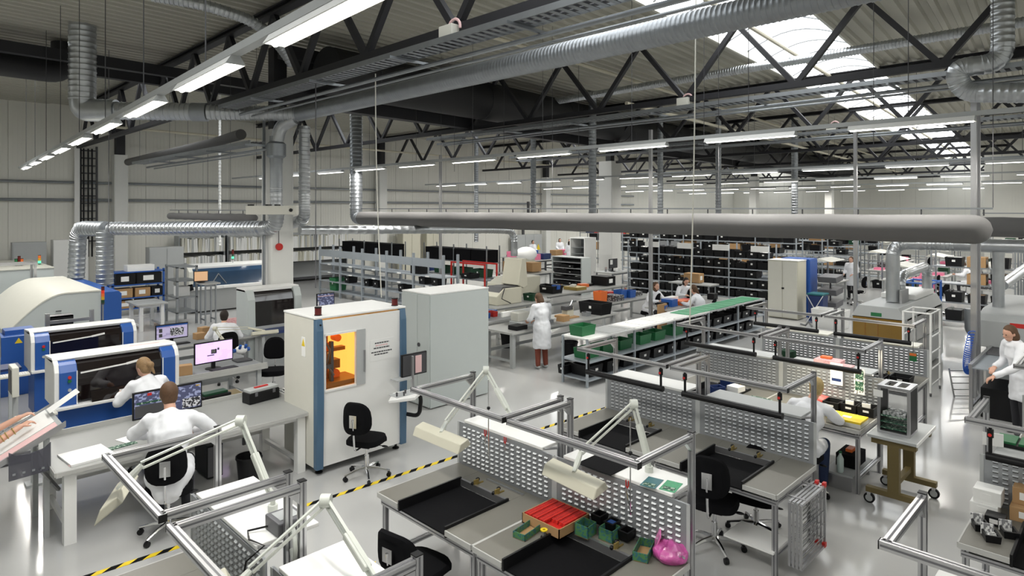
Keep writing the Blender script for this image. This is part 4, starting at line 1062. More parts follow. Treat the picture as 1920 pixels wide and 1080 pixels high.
sheet('stack of white papers with red folder on the long table', (1.62, 8.2, .8), .42, .46, .1, 'paper', .02, 'paper_stack')
sheet('white document under the short-haired man\'s elbow', (2.15, 8.45, .8), .32, .24, .3, 'paper', .006)
sheet('narrow green circuit board on the long table', (1.95, 8.25, .8), .34, .09, .15, 'print_pcb', .008, 'circuit_board', 'circuit board')
sheet('loose white sheet near the jointed lamp on the table', (3.1, 8.05, .8), .3, .22, .4, 'paper', .003)
# folder under papers
sheet('thin red folder edge under the paper stack', (1.62, 8.02, .8), .4, .05, .1, 'paleink', .006, 'folder', 'folder')
# microscope with blue knobs
q = Vector((4.66, 11.6, .75))
t = thing('stereo_microscope', 'white stereo microscope with blue knobs behind the scanner cabin', 'microscope', (q.x, q.y, .75))
bx(t, 'base', 'darkgrey', -.12, .16, -.13, .13, 0, .03, .01); MB().cyl((.1, .08, .03), (.1, .08, .32), .015, n=8).build('pillar', 'alu', t)
MB().ell((0, 0, .2), (.11, .09, .08)).build('body', 'white', t)
for x in (-.05, .05): MB().cyl((x, -.06, .24), (x, -.1, .3), .025, n=10).build('eyepiece', 'blue', t)
for s in (-1, 1): MB().cyl((s * .1, 0, .2), (s * .15, 0, .2), .035, n=10).build('focus_knob', 'blue', t)
q = at(388, 692, .75)
arm_lamp((4.7, 12.2, .75), (4.55, 12.55, 1.22), (5.2, 12.6, 1.14), (5.45, 12.4, 1.05), (1, -.2, 0), .5, 'jointed cream lamp beside the man seen from behind', m='cream')
sheet('pink sheet held upright near the cream lamp', (5.35, 13.9, .9), .26, .03, .0, 'print_pink', .26)
bx(bpy.context.scene.objects['sheet_support'] if 'sheet_support' in bpy.context.scene.objects else tag(thing('sheet_stand', 'low stand for the pink upright sheet', 'stand', (5.35, 13.92, .75)), 'low stand for the pink upright sheet', 'stand'), 'block', 'lightgrey', -.1, .1, -.05, .05, 0, .15)
t = thing('computer_tower', 'black computer under the long table', 'computer', (3.0, 8.55, 0)); bx(t, 'case', 'blackplastic', 0, .2, 0, .45, .02, .44, .008); bx(t, 'front_panel', 'greyplastic', .01, .19, -.01, 0, .04, .42)
for x in (.02, .15): bx(t, 'foot', 'darkgrey', x, x + .03, .05, .4, 0, .02)
def waste_bin(c, label, h=.36, r=.15):
    t = thing('waste_bin', label, 'bin', c)
    MB().lathe([(r * .78, 0), (r, h), (r * 1.06, h), (r * 1.06, h - .03), (r * .96, h - .03), (r * .74, .02)], (0, 0, 0), 20).build('tub', 'blackplastic', t)
    MB().tube(arc((r, 0, h - .02), .06, math.pi, 2 * math.pi, 8, (0, 1, 0)), .006, 5).build('bail', 'darkgrey', t)
waste_bin((3.35, 8.1, 0), 'black waste bin under the long table by the scanner cabin')
waste_bin((11.25, 11.45, 0), 'black waste bin beside the stand of the woman\'s bench'); waste_bin((11.4, 9.5, 0), 'large black waste bin behind the standing woman', .42, .19)
# ---- cabinets and racks along the wall
t = thing('locker', 'grey double-door locker before the book shelves', 'cabinet', (7.2, 26.4, 0)); bx(t, 'carcass', 'lightgrey', 0, 1.2, 0, .5, 0, 2.05, .008)
for a in (.02, .61): bx(t, 'door', 'lightgrey', a, a + .57, -.02, 0, .04, 2.0)
t = thing('wall_cabinet', 'pale double cabinet behind the oven ducts', 'cabinet', (4.6, 28.6, 0)); bx(t, 'carcass', 'white', 0, 1.1, 0, .5, 0, 2.35, .008)
for a in (.02, .56): bx(t, 'door', 'white', a, a + .52, -.02, 0, .04, 2.3)
t = thing('wall_cabinet', 'grey electrical cabinet behind the rear oven', 'cabinet', (3.4, 28.6, 0)); bx(t, 'carcass', 'lightgrey', 0, 1.0, 0, .4, 0, 2.3, .008); bx(t, 'door', 'lightgrey', .03, .97, -.02, 0, .5, 2.25)
t = thing('parts_rack', 'blue steel parts rack below the white wall column', 'rack', (5.35, 23.6, 0))
for x in (0, 1.5):
    for y in (0, .6): bx(t, 'post', 'blue', x, x + .06, y, y + .06, 0, 1.5)
for z in (.2, .55, .98, 1.4): bx(t, 'shelf', 'blue', 0, 1.56, 0, .66, z, z + .04)
def carton(loc, d, label, m='cardboard', lab=True, rz=0.0, group=None, name='carton'):
    t = thing(name, label, 'box', loc, rz, group); bx(t, 'box', m, -d[0]/2, d[0]/2, -d[1]/2, d[1]/2, 0, d[2], .004)
    if lab: bx(t, 'label', 'paper', -d[0]/4, d[0]/6, -d[1]/2 - .003, -d[1]/2, d[2] * .3, d[2] * .75)
    return t
for i, (x, z, w, h, m, lab) in enumerate(((5.75, 1.02, .55, .36, 'blackplastic', 'black crate on the middle shelf of the blue rack, near end'), (6.45, 1.02, .75, .36, 'blackplastic', 'wide black crate on the middle shelf of the blue rack'), (5.7, .59, .5, .3, 'cardboard', 'cardboard box on the lower shelf of the blue rack, near end'), (6.25, .59, .45, .3, 'cardboard', 'cardboard box in the middle of the blue rack'), (6.7, .59, .35, .3, 'blackplastic', 'small black crate on the lower shelf of the blue rack'), (5.75, .24, .5, .25, 'cardboard', 'cardboard box at the foot of the blue rack, near end'), (6.4, .24, .6, .25, 'cardboard', 'wide cardboard box at the foot of the blue rack'), (6.2, 1.44, .8, .2, 'white', 'white instrument box on top of the blue rack'))):
    carton((x, 23.85, z), (w, .45, h), lab, m)
# ================================================================== racks, bins and tables in the middle and far hall
def rack(x, y0, y1, D, zs, H, label, nb, m='galvblue', name='shelving_rack', topfascia=False, deckm=None, pw=.02):
    t = thing(name, label, 'rack', (x, y0, 0)); L = y1 - y0; b = L / nb
    p = MB().box(-pw, pw, -pw, pw, 0, H).build('post', m, t); first = True
    for i in range(nb + 1):
        for xx in (0, D):
            if first: p.location = (xx, i * b, 0); first = False
            else: piece(p, t, (xx, i * b, 0))
    s = MB().box(-.02, D + .02, .02, b - .02, -.035, 0).build('shelf', deckm or m, t); first = True
    for z in zs:
        for i in range(nb):
            if first: s.location = (0, i * b, z); first = False
            else: piece(s, t, (0, i * b, z))
    if topfascia:
        f = MB().box(-.045, -.036, .02, b - .02, 0, .27).build('fascia', m, t)
        for i in range(nb):
            if i == 0: f.location = (0, 0, topfascia)
            else: piece(f, t, (0, i * b, topfascia))
    return t
# open crate, prototype per colour
def crate_mesh(t, w, d, h, m, labelled=True, full=None):
    k = .9
    b = [(-w/2*k, -d/2*k), (w/2*k, -d/2*k), (w/2*k, d/2*k), (-w/2*k, d/2*k)]
    T = [(-w/2, -d/2), (w/2, -d/2), (w/2, d/2), (-w/2, d/2)]
    e = .015; I = [(-w/2 + e, -d/2 + e), (w/2 - e, -d/2 + e), (w/2 - e, d/2 - e), (-w/2 + e, d/2 - e)]
    vs = [(*q, 0) for q in b] + [(*q, h) for q in T] + [(*q, h) for q in I] + [(q[0] * k, q[1] * k, .02) for q in I]
    fs = [(3, 2, 1, 0)]
    for i in range(4):
        j = (i + 1) % 4
        fs += [(i, j, 4 + j, 4 + i), (4 + i, 4 + j, 8 + j, 8 + i), (8 + i, 8 + j, 12 + j, 12 + i)]
    fs.append((12, 13, 14, 15))
    MB().add(vs, fs).build('tub', m, t)
    if full: MB().box(-w*.38, w*.38, -d*.40, d*.1, h*.5, h*.98).box(-w*.3, w*.35, d*.12, d*.38, h*.5, h*1.12).build('contents', full, t)
    if labelled: MB().box(-w/2 - .002, -w/2 + .0, -.04, .03, h * .5, h * .72).build('label', 'paper', t)
CR = {}
def crate(loc, label, m='blackplastic', size=(.5, .36, .22), rz=0.0, group=None, scale=None, labelled=True, name=None, full=None):
    key = (m, size, labelled, full)
    if key not in CR:
        t = thing(name or 'storage_crate', label, 'crate', loc, rz, group); crate_mesh(t, *size, m, labelled, full); CR[key] = t
        if scale: t.scale = scale
        return t
    o = copy_tree(CR[key], loc, rz, label, None, scale or (1, 1, 1))
    if group: o['group'] = group
    elif 'group' in o.keys(): del o['group']
    return o
def fill(x, D, y0, y1, z, label, group, prob=.85, hs=(.6, 1.3), step=.42, number=False):
    y = y0 + .22; n = 0
    while y < y1 - .15:
        if random.random() < prob:
            r = random.random()
            s = random.uniform(*hs)
            crate((x + D / 2 - .03, y, z), (ORD[n] + ' ' + label) if number else label, 'blackplastic', rz=0, group=group, scale=(.9, random.uniform(.95, 1.1), s), labelled=random.random() < .4, full=random.choice((None, None, None, 'paper', 'parts_mix', 'lightgrey', 'darkgrey'))); n += 1
        y += step
# galvanised shelving behind the scanner cabin
rack(12.8, 15.9, 23.9, .6, (.25, .62, .98, 1.3), 2.02, 'galvanised shelving with white labels behind the scanner cabin', 5, topfascia=1.6, pw=.036)
for i in range(5):
    for z in (.92, 1.24):
        pass
k = 0
for yb in range(5):
    for z in (.955, 1.275):
        o = MB().box(12.755, 12.778, 15.9 + yb * 1.6 + .7, 15.9 + yb * 1.6 + .9, z - .01, z + .035).build('shelf_label', 'paper', None); tag(o, 'small white label strip on the galvanised shelving', 'label', 'shelf labels on the galvanised rack'); k += 1
crate((13.1, 23.0, .25), 'dark green crate on the bottom of the galvanised shelving', 'green', (.5, .5, .5))
for i, (y, z) in enumerate(((22.0, .62), (20.6, .62), (20.0, .62), (18.4, .62), (17.2, .98), (16.5, .98))):
    crate((13.1, y, z), 'dark box standing on the galvanised shelving', 'blackplastic', rz=0, group='boxes on the galvanised shelving', scale=(.8, .9, 1.1))
carton((13.1, 17.6, 1.3), (.35, .5, .28), 'black instrument case on top of the galvanised shelving', 'blackplastic', False)
# black boxes on the racks behind
rack(15.4, 22.6, 26.9, .7, (.3, .8, 1.28), 2.1, 'grey rack holding tall black boxes', 2, 'galvdark')
for i in range(4): carton((15.75, 23.1 + 1.05 * i, 1.28), (.6, .98, .72), ['tall black box at the rack end nearest the wire basket', 'second tall black box on the grey rack', 'third tall black box on the grey rack', 'tall black box at the book-shelf end of the rack'][i], 'blackmat', False)
rack(16.8, 18.2, 22.2, .7, (.3, .8, 1.38), 2.05, 'grey rack with crossed braces and black boxes', 2, 'galvdark')
for i in range(4): carton((17.15, 18.7 + 1.0 * i, 1.38), (.6, .95, .5), ['black box on the braced rack, next to the cartons', 'second black box on the braced rack', 'third black box on the braced rack', 'black box at the far end of the braced rack'][i], 'blackmat', False)
for i in range(3): crate((17.1, 18.8 + i * 1.2, .8), 'green crate on the middle shelf of the braced rack', 'darkgreen', (.5, .8, .3), group='green crates on the braced rack')
t = thing('red_rack', 'red steel upright rack before the braced rack', 'rack', (15.6, 17.0, 0))
for y in (0, 1.9):
    for x in (0, .6): bx(t, 'post', 'red', x, x + .05, y, y + .05, 0, 1.5)
for x in (0, .6): bx(t, 'beam', 'red', x, x + .04, .05, 1.9, 1.44, 1.5)
for z in (.3, .85): bx(t, 'shelf', 'galvdark', .05, .6, .05, 1.9, z, z + .03)
crate((15.95, 18.2, .88), 'black basket in the red rack', 'blackplastic', scale=(1, 1.6, .8)); crate((15.95, 17.5, .33), 'black crate low in the red rack', 'blackplastic', scale=(1, 1.6, 1.2))
for x, y, z, d, lab in ((17.2, 17.2, 1.1, (.5, .5, .4), 'open cardboard box beside the red rack'), (17.9, 16.8, 1.1, (.5, .5, .35), 'cardboard box behind the red rack')):
    carton((x, y, z), d, lab, 'cardboard', False)
table('packing_table', 'table under the cardboard boxes by the red rack', 16.7, 18.6, 16.3, 17.6, 1.08, legm='galvdark', legw=.05)
# book shelves along the wall
def folders(x0, x1, y, z, h, shelf, label, group):
    x = x0
    while x < x1:
        w = random.uniform(.05, .1); hh = h * random.uniform(.86, 1.0)
        m = random.choice(('paper', 'paper', 'offwhite', 'cream', 'white', 'lightgrey'))
        key = ('folder', m)
        if key not in CR:
            o = MB().box(-.5, .5, 0, .5, 0, 1).build('stencil_frame', m); tag(o, label, 'frame', group); CR[key] = o
        else:
            o = CR[key].copy(); COL.objects.link(o); tag(o, label, 'frame', group)
        o.location = (x + w / 2, y, z); o.scale = (w * .92, 1, hh); o.rotation_euler = (0, random.choice((0, 0, 0, .05, -.04)), 0)
        x += w
    
for i, (xa, xb, lab) in enumerate(((9.0, 10.9, 'bookcase of white frames next to the grey locker'), (11.0, 13.2, 'bookcase of white frames behind the blue-glass machine'), (13.4, 17.0, 'bookcase of white frames beyond the white column'))):
    t = thing('frame_shelf', lab, 'bookcase', (xa, 28.9, 0)); W = xb - xa
    for x in (0, W - .05): bx(t, 'side', 'galvdark', x, x + .05, 0, .6, 0, 2.35)
    for z in (.1, .95, 1.6): bx(t, 'shelf', 'darkgrey', .05, W - .05, 0, .6, z, z + .05)
    bx(t, 'back', 'lightgrey', .05, W - .05, .6, .62, 0, 2.35)
    folders(xa + .07, xb - .12, 28.95, 1.65, .62, t, 'white framed stencil standing in the top row of %s' % lab.replace('bookcase of white frames', 'the bookcase'), 'stencil frames, top row %d' % (i + 1))
    folders(xa + .07, xb - .12, 28.95, 1.0, .5, t, 'white framed stencil standing in the lower row of %s' % lab.replace('bookcase of white frames', 'the bookcase'), 'stencil frames, lower row %d' % (i + 1))
# cream cupboards by the wall
for i, (px, w) in enumerate(((755, .8), (800, .6))):
    a = (px - 960) / FPX; Y = 28.8; X = Y * (1 + a) / (1 - a)
    t = thing('cupboard', ['cream tall cupboard behind the black boxes', 'cream cupboard pair with round stickers'][i], 'cupboard', (X, Y, 0)); bx(t, 'carcass', 'cream', 0, w * 1.5, 0, .5, 0, 2.5, .01)
    for q in (0, .75): bx(t, 'door', 'cream', w * q + .02, w * (q + .75) - .02, -.02, 0, .05, 2.45)
# ------------------------------------------------------------------ standing woman's bench and neighbours
table('work_table', 'long grey bench in front of the standing woman', 9.75, 13.7, 9.75, 10.75, .8, legm='lightgrey', topm='tabletop', legw=.09)
table('work_table', 'bench with small blue and red bins beside the pale cabinet', 9.6, 11.5, 11.1, 12.0, .8, legm='white', topm='lightgrey')
table('work_table', 'bench carrying the beige press', 11.3, 14.2, 12.5, 13.5, .82, legm='lightgrey', topm='tabletop')
table('work_table', 'bench with orange and blue bins in front of the racks', 14.6, 17.4, 10.9, 11.9, .8, legm='lightgrey', topm='tabletop')
table('work_table', 'bench with black crate near the second column', 14.8, 19.0, 13.2, 14.2, .8, legm='lightgrey', topm='tabletop')
table('work_table', 'bench at which the seated women work', 15.0, 18.3, 9.0, 9.8, .8, legm='lightgrey', topm='tabletop')
t = thing('lead_former', 'white lead forming machine with long rounded guide on the bench', 'machine', (10.55, 10.15, .8))
bx(t, 'base', 'lightgrey', -.25, .35, -.15, .25, 0, .12, .01); bx(t, 'body', 'offwhite', -.2, .2, 0, .25, .12, .32, .015)
MB().prism([(-.45, .22), (-.45, .34), (.75, .34), (.85, .28), (.85, .18), (.8, .15), (.76, .24)], .26, .32, 'y').build('guide', 'white', t, bevel=.01)
bx(t, 'tray', 'blackplastic', -.55, -.2, -.3, -.02, 0, .1, .01); bx(t, 'parts_tray', 'midgrey', .35, .8, -.2, .1, 0, .08)
t = thing('crimp_press', 'small cream crimping press on the long bench', 'machine', (12.15, 10.2, .8)); bx(t, 'board', 'cardboard', -.25, .25, -.18, .18, 0, .03); bx(t, 'frame', 'cream', -.1, .15, -.08, .1, .03, .26, .01); bx(t, 'head', 'darkgrey', -.18, .1, -.1, .06, .2, .3, .01); MB().cyl((.1, 0, .26), (.2, 0, .4), .012, n=6).build('lever', 'chrome', t)
crate((13.15, 10.1, .8), 'big black transport crate at the end of the long bench', 'blackplastic', (.45, .75, .3))
# beige press with raised lid
t = thing('beige_press', 'beige hinged press with its lid raised', 'machine', (12.1, 12.7, .82))
MB().prism([(0, 0), (0, .25), (.3, .45), (1.0, .45), (1.0, 0)], 0, .7, 'y').build('base', 'cream', t, bevel=.02)
MB().prism([(.85, .5), (1.0, 1.25), (1.18, 1.25), (1.25, .45), (1.1, .4)], 0, .7, 'y').build('lid', 'cream', t, bevel=.02)
MB().prism([(.1, .3), (.3, .46), (.95, .46), (.95, .47), (.28, .49)], .05, .65, 'y').build('plate', 'darkgrey', t)
MB().tube([(.3, 0, .45), (.1, -.1, .2), (.4, -.15, .05)], .015, 6).build('hose', 'blackplastic', t)
t = thing('beige_press', 'low beige machine with sloping cover beside the press', 'machine', (13.6, 13.9, 0)); MB().prism([(0, .8), (.1, 1.15), (.5, 1.35), (1.6, 1.35), (1.6, .8)], 0, .9, 'y').build('cover', 'cream', t, bevel=.02); bx(t, 'stand', 'offwhite', .05, 1.55, .05, .85, 0, .8)
carton((11.6, 12.75, .82), (.22, .3, .42), 'teal cloth bag on the bench beside the beige press', 'teal', False, name='cloth_bag')
def smallbin(c, m, label, group=None, rz=0.0, s=(.16, .24, .13)): return crate(c, label, m, s, rz, group, labelled=False, name='small_bin')
smallbin((9.95, 11.35, .8), 'blue', 'blue small bin nearest the pale cabinet', s=(.2, .24, .16)); smallbin((10.25, 11.5, .8), 'teal', 'teal small bin between the blue ones'); smallbin((10.65, 11.6, .8), 'blue', 'blue small bin next to the red one'); smallbin((10.95, 11.65, .8), 'red', 'red small bin on the bench with blue bins')
carton((11.9, 13.2, .82), (.5, .35, .06), 'white cutting board in front of the beige press', 'white', False); crate((12.0, 12.6, .82) if 0 else (13.6, 12.8, .82), 'green crate beside the beige press', 'darkgreen', (.3, .4, .2))
smallbin((14.95, 11.3, .8), 'orange', 'orange small bin at the bench end', s=(.3, .3, .3)); carton((15.45, 11.2, .8), (.4, .5, .16), 'dark tray of parts beside the orange bin', 'parts_mix', False); smallbin((15.95, 11.3, .8), 'blue', 'larger blue bin next to the dark tray', s=(.3, .3, .25)); smallbin((16.3, 11.2, .8), 'blue', 'blue bin at the far end of the orange-bin bench', s=(.3, .26, .22)); carton((16.8, 11.4, .8), (.4, .4, .12), 'box of tools at the bench end before the racks', 'parts_mix', False)
crate((15.4, 13.7, .8), 'black crate with blue parts on the bench by the column', 'blackplastic', scale=(1, 2.2, 1.1)); smallbin((15.4, 13.4, .93), 'blue', 'blue parts bin inside the black crate'); carton((16.6, 13.6, .8), (.5, .6, .1), 'wooden tray on the bench by the column', 'brass', False)
carton((18.3, 13.7, .8), (.5, .7, .32), 'black equipment case on the bench by the column', 'blackplastic', True)
carton((15.6, 9.4, .8), (.3, .35, .2), 'blue box on the seated women\'s bench', 'blue', False); carton((16.1, 9.35, .8), (.4, .35, .12), 'red and orange parts tray on the seated women\'s bench', 'orange', False); carton((16.55, 9.4, .8), (.3, .35, .1), 'red tray on the seated women\'s bench', 'red', False); carton((16.0, 9.6, .92), (.5, .2, .08), 'white wrapped parts on the orange tray', 'paper', False)
carton((14.9, 9.2, 0), (.4, .06, .95), 'brown board leaning at the seated women\'s bench', 'cardboard', False)
# bin shelf, wire cabinet, office desk further back
t = thing('bin_shelf', 'pale cabinet with shelves of black bins near the second column', 'rack', (20.2, 16.2, 0)); bx(t, 'side_panel', 'paleblue', 0, .6, 1.55, 1.62, 0, 1.5); bx(t, 'side_panel', 'paleblue', 0, .6, 0, .05, 0, 1.5)
for z in (.08, .32, .56, .8, 1.04, 1.28, 1.48): bx(t, 'shelf', 'lightgrey', 0, .6, .05, 1.55, z, z + .03)
bx(t, 'back', 'darkgrey', .58, .6, .05, 1.55, 0, 1.5)
for z in (.11, .35, .59, .83, 1.07): fill(20.2, .5, 16.25, 17.75, z, 'small black bin on the pale bin shelf', 'bins on the pale bin shelf', .95, (.55, .75), .36)
t = thing('wire_cabinet', 'tall white cabinet open on wire shelves near the column', 'cabinet', (24.3, 19.3, 0)); bx(t, 'side_panel', 'white', 0, .9, .9, .95, 0, 2.05); bx(t, 'side_panel', 'white', 0, .9, 0, .05, 0, 2.05); bx(t, 'top', 'white', 0, .9, 0, .95, 2.05, 2.1); bx(t, 'back', 'midgrey', .85, .9, .05, .9, 0, 2.05)
for z in (.1, .4, .7, 1.0, 1.3, 1.6): bx(t, 'wire_shelf', 'galv', .05, .85, .05, .9, z, z + .02)
table('office_desk', 'white desk with screen and drawers behind the standing woman', 17.6, 20.2, 18.0, 19.0, .76, legm='white', topm='white', legw=.4, cross=False)
monitor('white-faced monitor on the white office desk', 18.6, 19.15, 18.6, .86, 1.2, 'paper', base_z=.76)
copy_tree(CH, (16.1, 15.6, 0), math.radians(200), 'black swivel chair between beige press and white desk')
monitor('black monitor with white label near the second column', 22.2, 22.8, 16.3, .95, 1.35, 'darkgrey', base_z=.82, extra=(('paper', .1, .4, .4, .9),))
table('work_table', 'dark small table under the monitor near the column', 21.9, 23.3, 15.9, 16.9, .8, legm='galvdark', topm='lightgrey', legw=.05)
t = thing('switch_cabinet', 'grey electrical cabinet with warning triangle on the long wall', 'cabinet', (29.6, 29.2, 0)); bx(t, 'carcass', 'lightgrey', 0, 2.5, 0, .5, 0, 1.8, .01)
for a in (.03, .86, 1.69): bx(t, 'door', 'lightgrey', a, a + .78, -.02, 0, .05, 1.75)
MB().prism([(1.9, .75), (2.3, .75), (2.1, 1.15)], -.03, -.02, 'y').build('warning_triangle', 'yellow', t); MB().tube(bend_path([(.9, .25, 1.8), (.9, .25, 2.3), (1.4, .25, 2.6), (1.4, .25, 4)], .2), .1, 8).build('cable_duct', 'darkgrey', t)
rack(33.0, 22.2, 26.6, .8, (.3, .9, 1.5, 1.95), 2.6, 'rack of red and cardboard boxes behind the people in white', 3, 'galvdark')
RB = ['dark blue box at the top end', 'red box at the wall end of the top shelf', 'dark blue box between two red ones', 'brown box near the middle of the top shelf', 'red box between two brown ones', 'brown box at the column end of the top shelf', 'black box at the wall end of the middle shelf', 'grey box', 'speckled box on the middle shelf', 'black box at the column end of the middle shelf', 'brown box on the lower shelf', 'speckled box on the lower shelf', 'black box on the lower shelf']
for i, (y, m, z) in enumerate(((25.9, 'navy', 1.95), (25.2, 'red', 1.95), (24.6, 'navy', 1.95), (23.9, 'cardboard', 1.95), (23.3, 'red', 1.95), (22.7, 'cardboard', 1.95), (25.6, 'blackplastic', 1.5), (24.6, 'lightgrey', 1.5), (23.6, 'parts_mix', 1.5), (22.8, 'blackplastic', 1.5), (25.2, 'cardboard', .9), (24.0, 'parts_mix', .9), (23.0, 'blackplastic', .9))):
    carton((33.35, y, z), (.6, .55, .45), RB[i] + ' of the rack behind the people', m, False)
for i, (x, y) in enumerate(((24.5, 24.5), (27.0, 23.6), (23.5, 22.2))): table('work_table', ['table with pink trays before the grey electrical cabinet', 'table where people in white stand', 'table with pink cushions near the bin shelf'][i], x, x + 2.2, y, y + .9, .85, topm='lightgrey', legm='darkgrey')
for i, (x, y, m) in enumerate(((25.0, 24.9, 'pink'), (25.9, 24.9, 'pink'), (27.6, 24.0, 'cardboard'), (28.4, 24.0, 'pink'), (24.2, 22.6, 'pink'), (25.0, 22.6, 'navy'), (26.4, 24.8, 'blue'))):
    carton((x, y, .85), (.6, .45, .3), ['pink bag on the table by the electrical cabinet, first', 'pink bag on the table by the electrical cabinet, second', 'brown carton before the people in white', 'pink bag before the people in white', 'pink cushion on the table near the bin shelf', 'dark blue bag on the table near the bin shelf', 'blue box at the end of the pink-bag table'][i], m, False, name='bag')
t = thing('white_hood', 'white rounded cover on a beige stand before the people in white', 'machine', (22.6, 21.6, 0)); MB().ell((0, 0, 1.3), (.55, .55, .35)).build('cover', 'white', t); bx(t, 'stand', 'cream', -.3, .3, -.3, .3, 0, 1.15)
# ------------------------------------------------------------------ bin racks
ZS = (.1, .45, .8, 1.14, 1.45, 1.81)
rack(21.0, 8.9, 14.5, .6, ZS, 2.3, 'nearest rack of black bins behind the seated women', 4)
for z in ZS: fill(21.0, .6, 8.9, 14.5, z, 'bin from the cabinet end, nearest bin rack, %s shelf' % {.1: 'floor', .45: 'second lowest', .8: 'third lowest', 1.14: 'third highest', 1.45: 'second highest', 1.81: 'top'}[z], 'bins of the nearest rack', .96, (.85, 1.3), .395, True)
for i in range(4): tag(MB().box(20.955, 20.98, 8.89 + 1.4 * i, 9.5 + 1.4 * i, 2.05, 2.25).build('rack_sign', 'paper'), ORD[i] + ' white aisle sign from the cabinet end of the nearest bin rack', 'sign', 'aisle signs on the nearest rack')
carton((21.3, 12.0, .8), (.4, .5, .24), 'cardboard box among the nearest black bins', 'cardboard'); carton((20.55, 11.4, .9), (.35, .6, .32), 'cardboard carton with label behind the seated women', 'cardboard')
table('work_table', 'narrow table below the labelled carton', 20.2, 20.85, 10.6, 12.2, .88, legm='galvdark', topm='lightgrey', legw=.04)
for k, (x, ya, yb, nb) in enumerate(((23.6, 9.0, 16.6, 5), (26.2, 9.0, 17.0, 5), (30.0, 9.0, 19.0, 6), (33.6, 9.0, 19.0, 6))):
    nm = ['second', 'third', 'fourth', 'fifth'][k]
    zs = (.3, .9, 1.4, 1.85, 2.25)
    rack(x, ya, yb, .6, zs, 2.75 if k < 2 else 2.6, '%s rack of bins and boxes counted from the seated women' % nm, nb)
    for z in (zs[2:] if k < 1 else zs[3:]):
        y = ya + .3
        while y < yb - .3:
            r = random.random()
            if r < .5: crate((x + .28, y, z), 'black bin in the %s bin rack' % nm, 'blackplastic', rz=0, group='bins of the %s rack' % nm, scale=(1, 1.15, random.uniform(.8, 1.3)), labelled=random.random() < .4, full=random.choice((None, None, 'paper', 'parts_mix', 'cardboard')))
            elif r < .66: carton((x + .28, y, z), (.45, .45, random.uniform(.2, .36)), 'brown carton in the %s bin rack' % nm, 'cardboard', True, group='cartons of the %s rack' % nm)
            elif r < .86: carton((x + .28, y, z), (.45, .42, .3), 'grey drawer box in the %s bin rack' % nm, 'midgrey', True, group='drawer boxes of the %s rack' % nm)
            y += .52
# ------------------------------------------------------------------ long low shelf with green bins
t = thing('low_shelf', 'long low shelf of green and black bins beside the bench rows', 'shelf', (9.8, 7.72, 0)); L = 8.2
for i in range(6):
    for y in (0, .62): bx(t, 'post', 'galvblue', i * 1.62, i * 1.62 + .04, y, y + .04, 0, .95)
for i in range(5):
    for z, mm in ((.15, 'galvblue'), (.5, 'galvblue'), (.95, 'white' if i < 3 else 'lightgrey')): bx(t, 'shelf', mm, i * 1.62 + .02, (i + 1) * 1.62 + .02, -.02, .68, z - .03, z)
crate((10.15, 8.12, .95), 'green bin on top of the low shelf end', 'green', (.34, .45, .2), math.pi / 2, labelled=False)
for i, x in enumerate((10.2, 10.75, 11.35, 12.1, 12.7, 13.5)):
    crate((x, 8.05, .5), ['first', 'second', 'third', 'fourth', 'fifth', 'sixth'][i] + ' green bin from the near end on the low shelf', 'green', (.34, .45, .2), math.pi / 2, labelled=False)
for i in range(13):
    crate((10.2 + .58 * i, 8.05, .15), ORD[i] + ' black bin from the near end, bottom level of the low shelf', 'blackplastic', rz=math.pi / 2, group='black bins low in the long shelf', scale=(1, 1.2, 1))
for i in range(7): crate((14.2 + .55 * i, 8.05, .5), ORD[i] + ' black bin after the green ones on the low shelf', 'blackplastic', rz=math.pi / 2, group='black bins mid-level in the long shelf', scale=(1, 1.2, .9))
crate((10.0, 7.55, .16) if 0 else (9.98, 8.4, .16), 'black crate of red cables at the end of the low shelf', 'blackplastic', scale=(.7, .5, .8))
for i in range(10):
    o = MB().box(-.19, .19, -.27, .27, 0, .012).build('circuit_board', 'pcbgreen') if i == 0 else o0.copy()
    if i == 0: o0 = o
    else: COL.objects.link(o)
    o.location = (13.95 + .4 * i, 8.02 + random.uniform(-.03, .03), .952); o.rotation_euler = (0, 0, random.uniform(-.06, .06)); tag(o, ORD[i] + ' green circuit board from the near end on the low shelf top', 'circuit board', 'boards on the low shelf')
for i in range(5): sheet(['first', 'second', 'third', 'fourth', 'fifth'][i] + ' white packing strip on the low shelf top', (10.9 + .62 * i, 8.03, .95), .55, .5, 0, 'paper', .01)
# ------------------------------------------------------------------ grey cabinet, blue cabinet and carts
t = thing('tall_cabinet', 'beige double-door cabinet with black lock in the aisle', 'cabinet', (20.45, 7.75, 0)); bx(t, 'carcass', 'cream', 0, .7, 0, .95, .02, 1.85, .008); bx(t, 'top', 'white', -.01, .71, -.01, .96, 1.85, 1.87)
for a in (.02, .485): bx(t, 'door', 'offwhite', -.02, 0, a, a + .445, .05, 1.82)
bx(t, 'lock', 'blackplastic', -.03, -.02, .42, .5, .95, 1.0)
t = thing('blue_locker', 'narrow blue cabinet behind the beige one', 'cabinet', (21.25, 7.7, 0)); bx(t, 'carcass', 'blue', 0, .7, 0, .9, 0, 1.88, .008); bx(t, 'door', 'blue', .03, .67, -.02, 0, .05, 1.84)
t = thing('laundry_stand', 'dark sack on crossed white stand with teal lid', 'bin', (20.6, 7.2, 0)); bx(t, 'sack', 'navy', -.25, .25, -.22, .22, .05, .85, .04); bx(t, 'lid', 'teal', -.27, .27, -.24, .24, .85, .9, .01)
for a, b in (((-.27, -.24, 0), (-.27, .24, .85)), ((-.27, .24, 0), (-.27, -.24, .85))): MB().bar(a, b, .02).build('cross_leg', 'white', t)
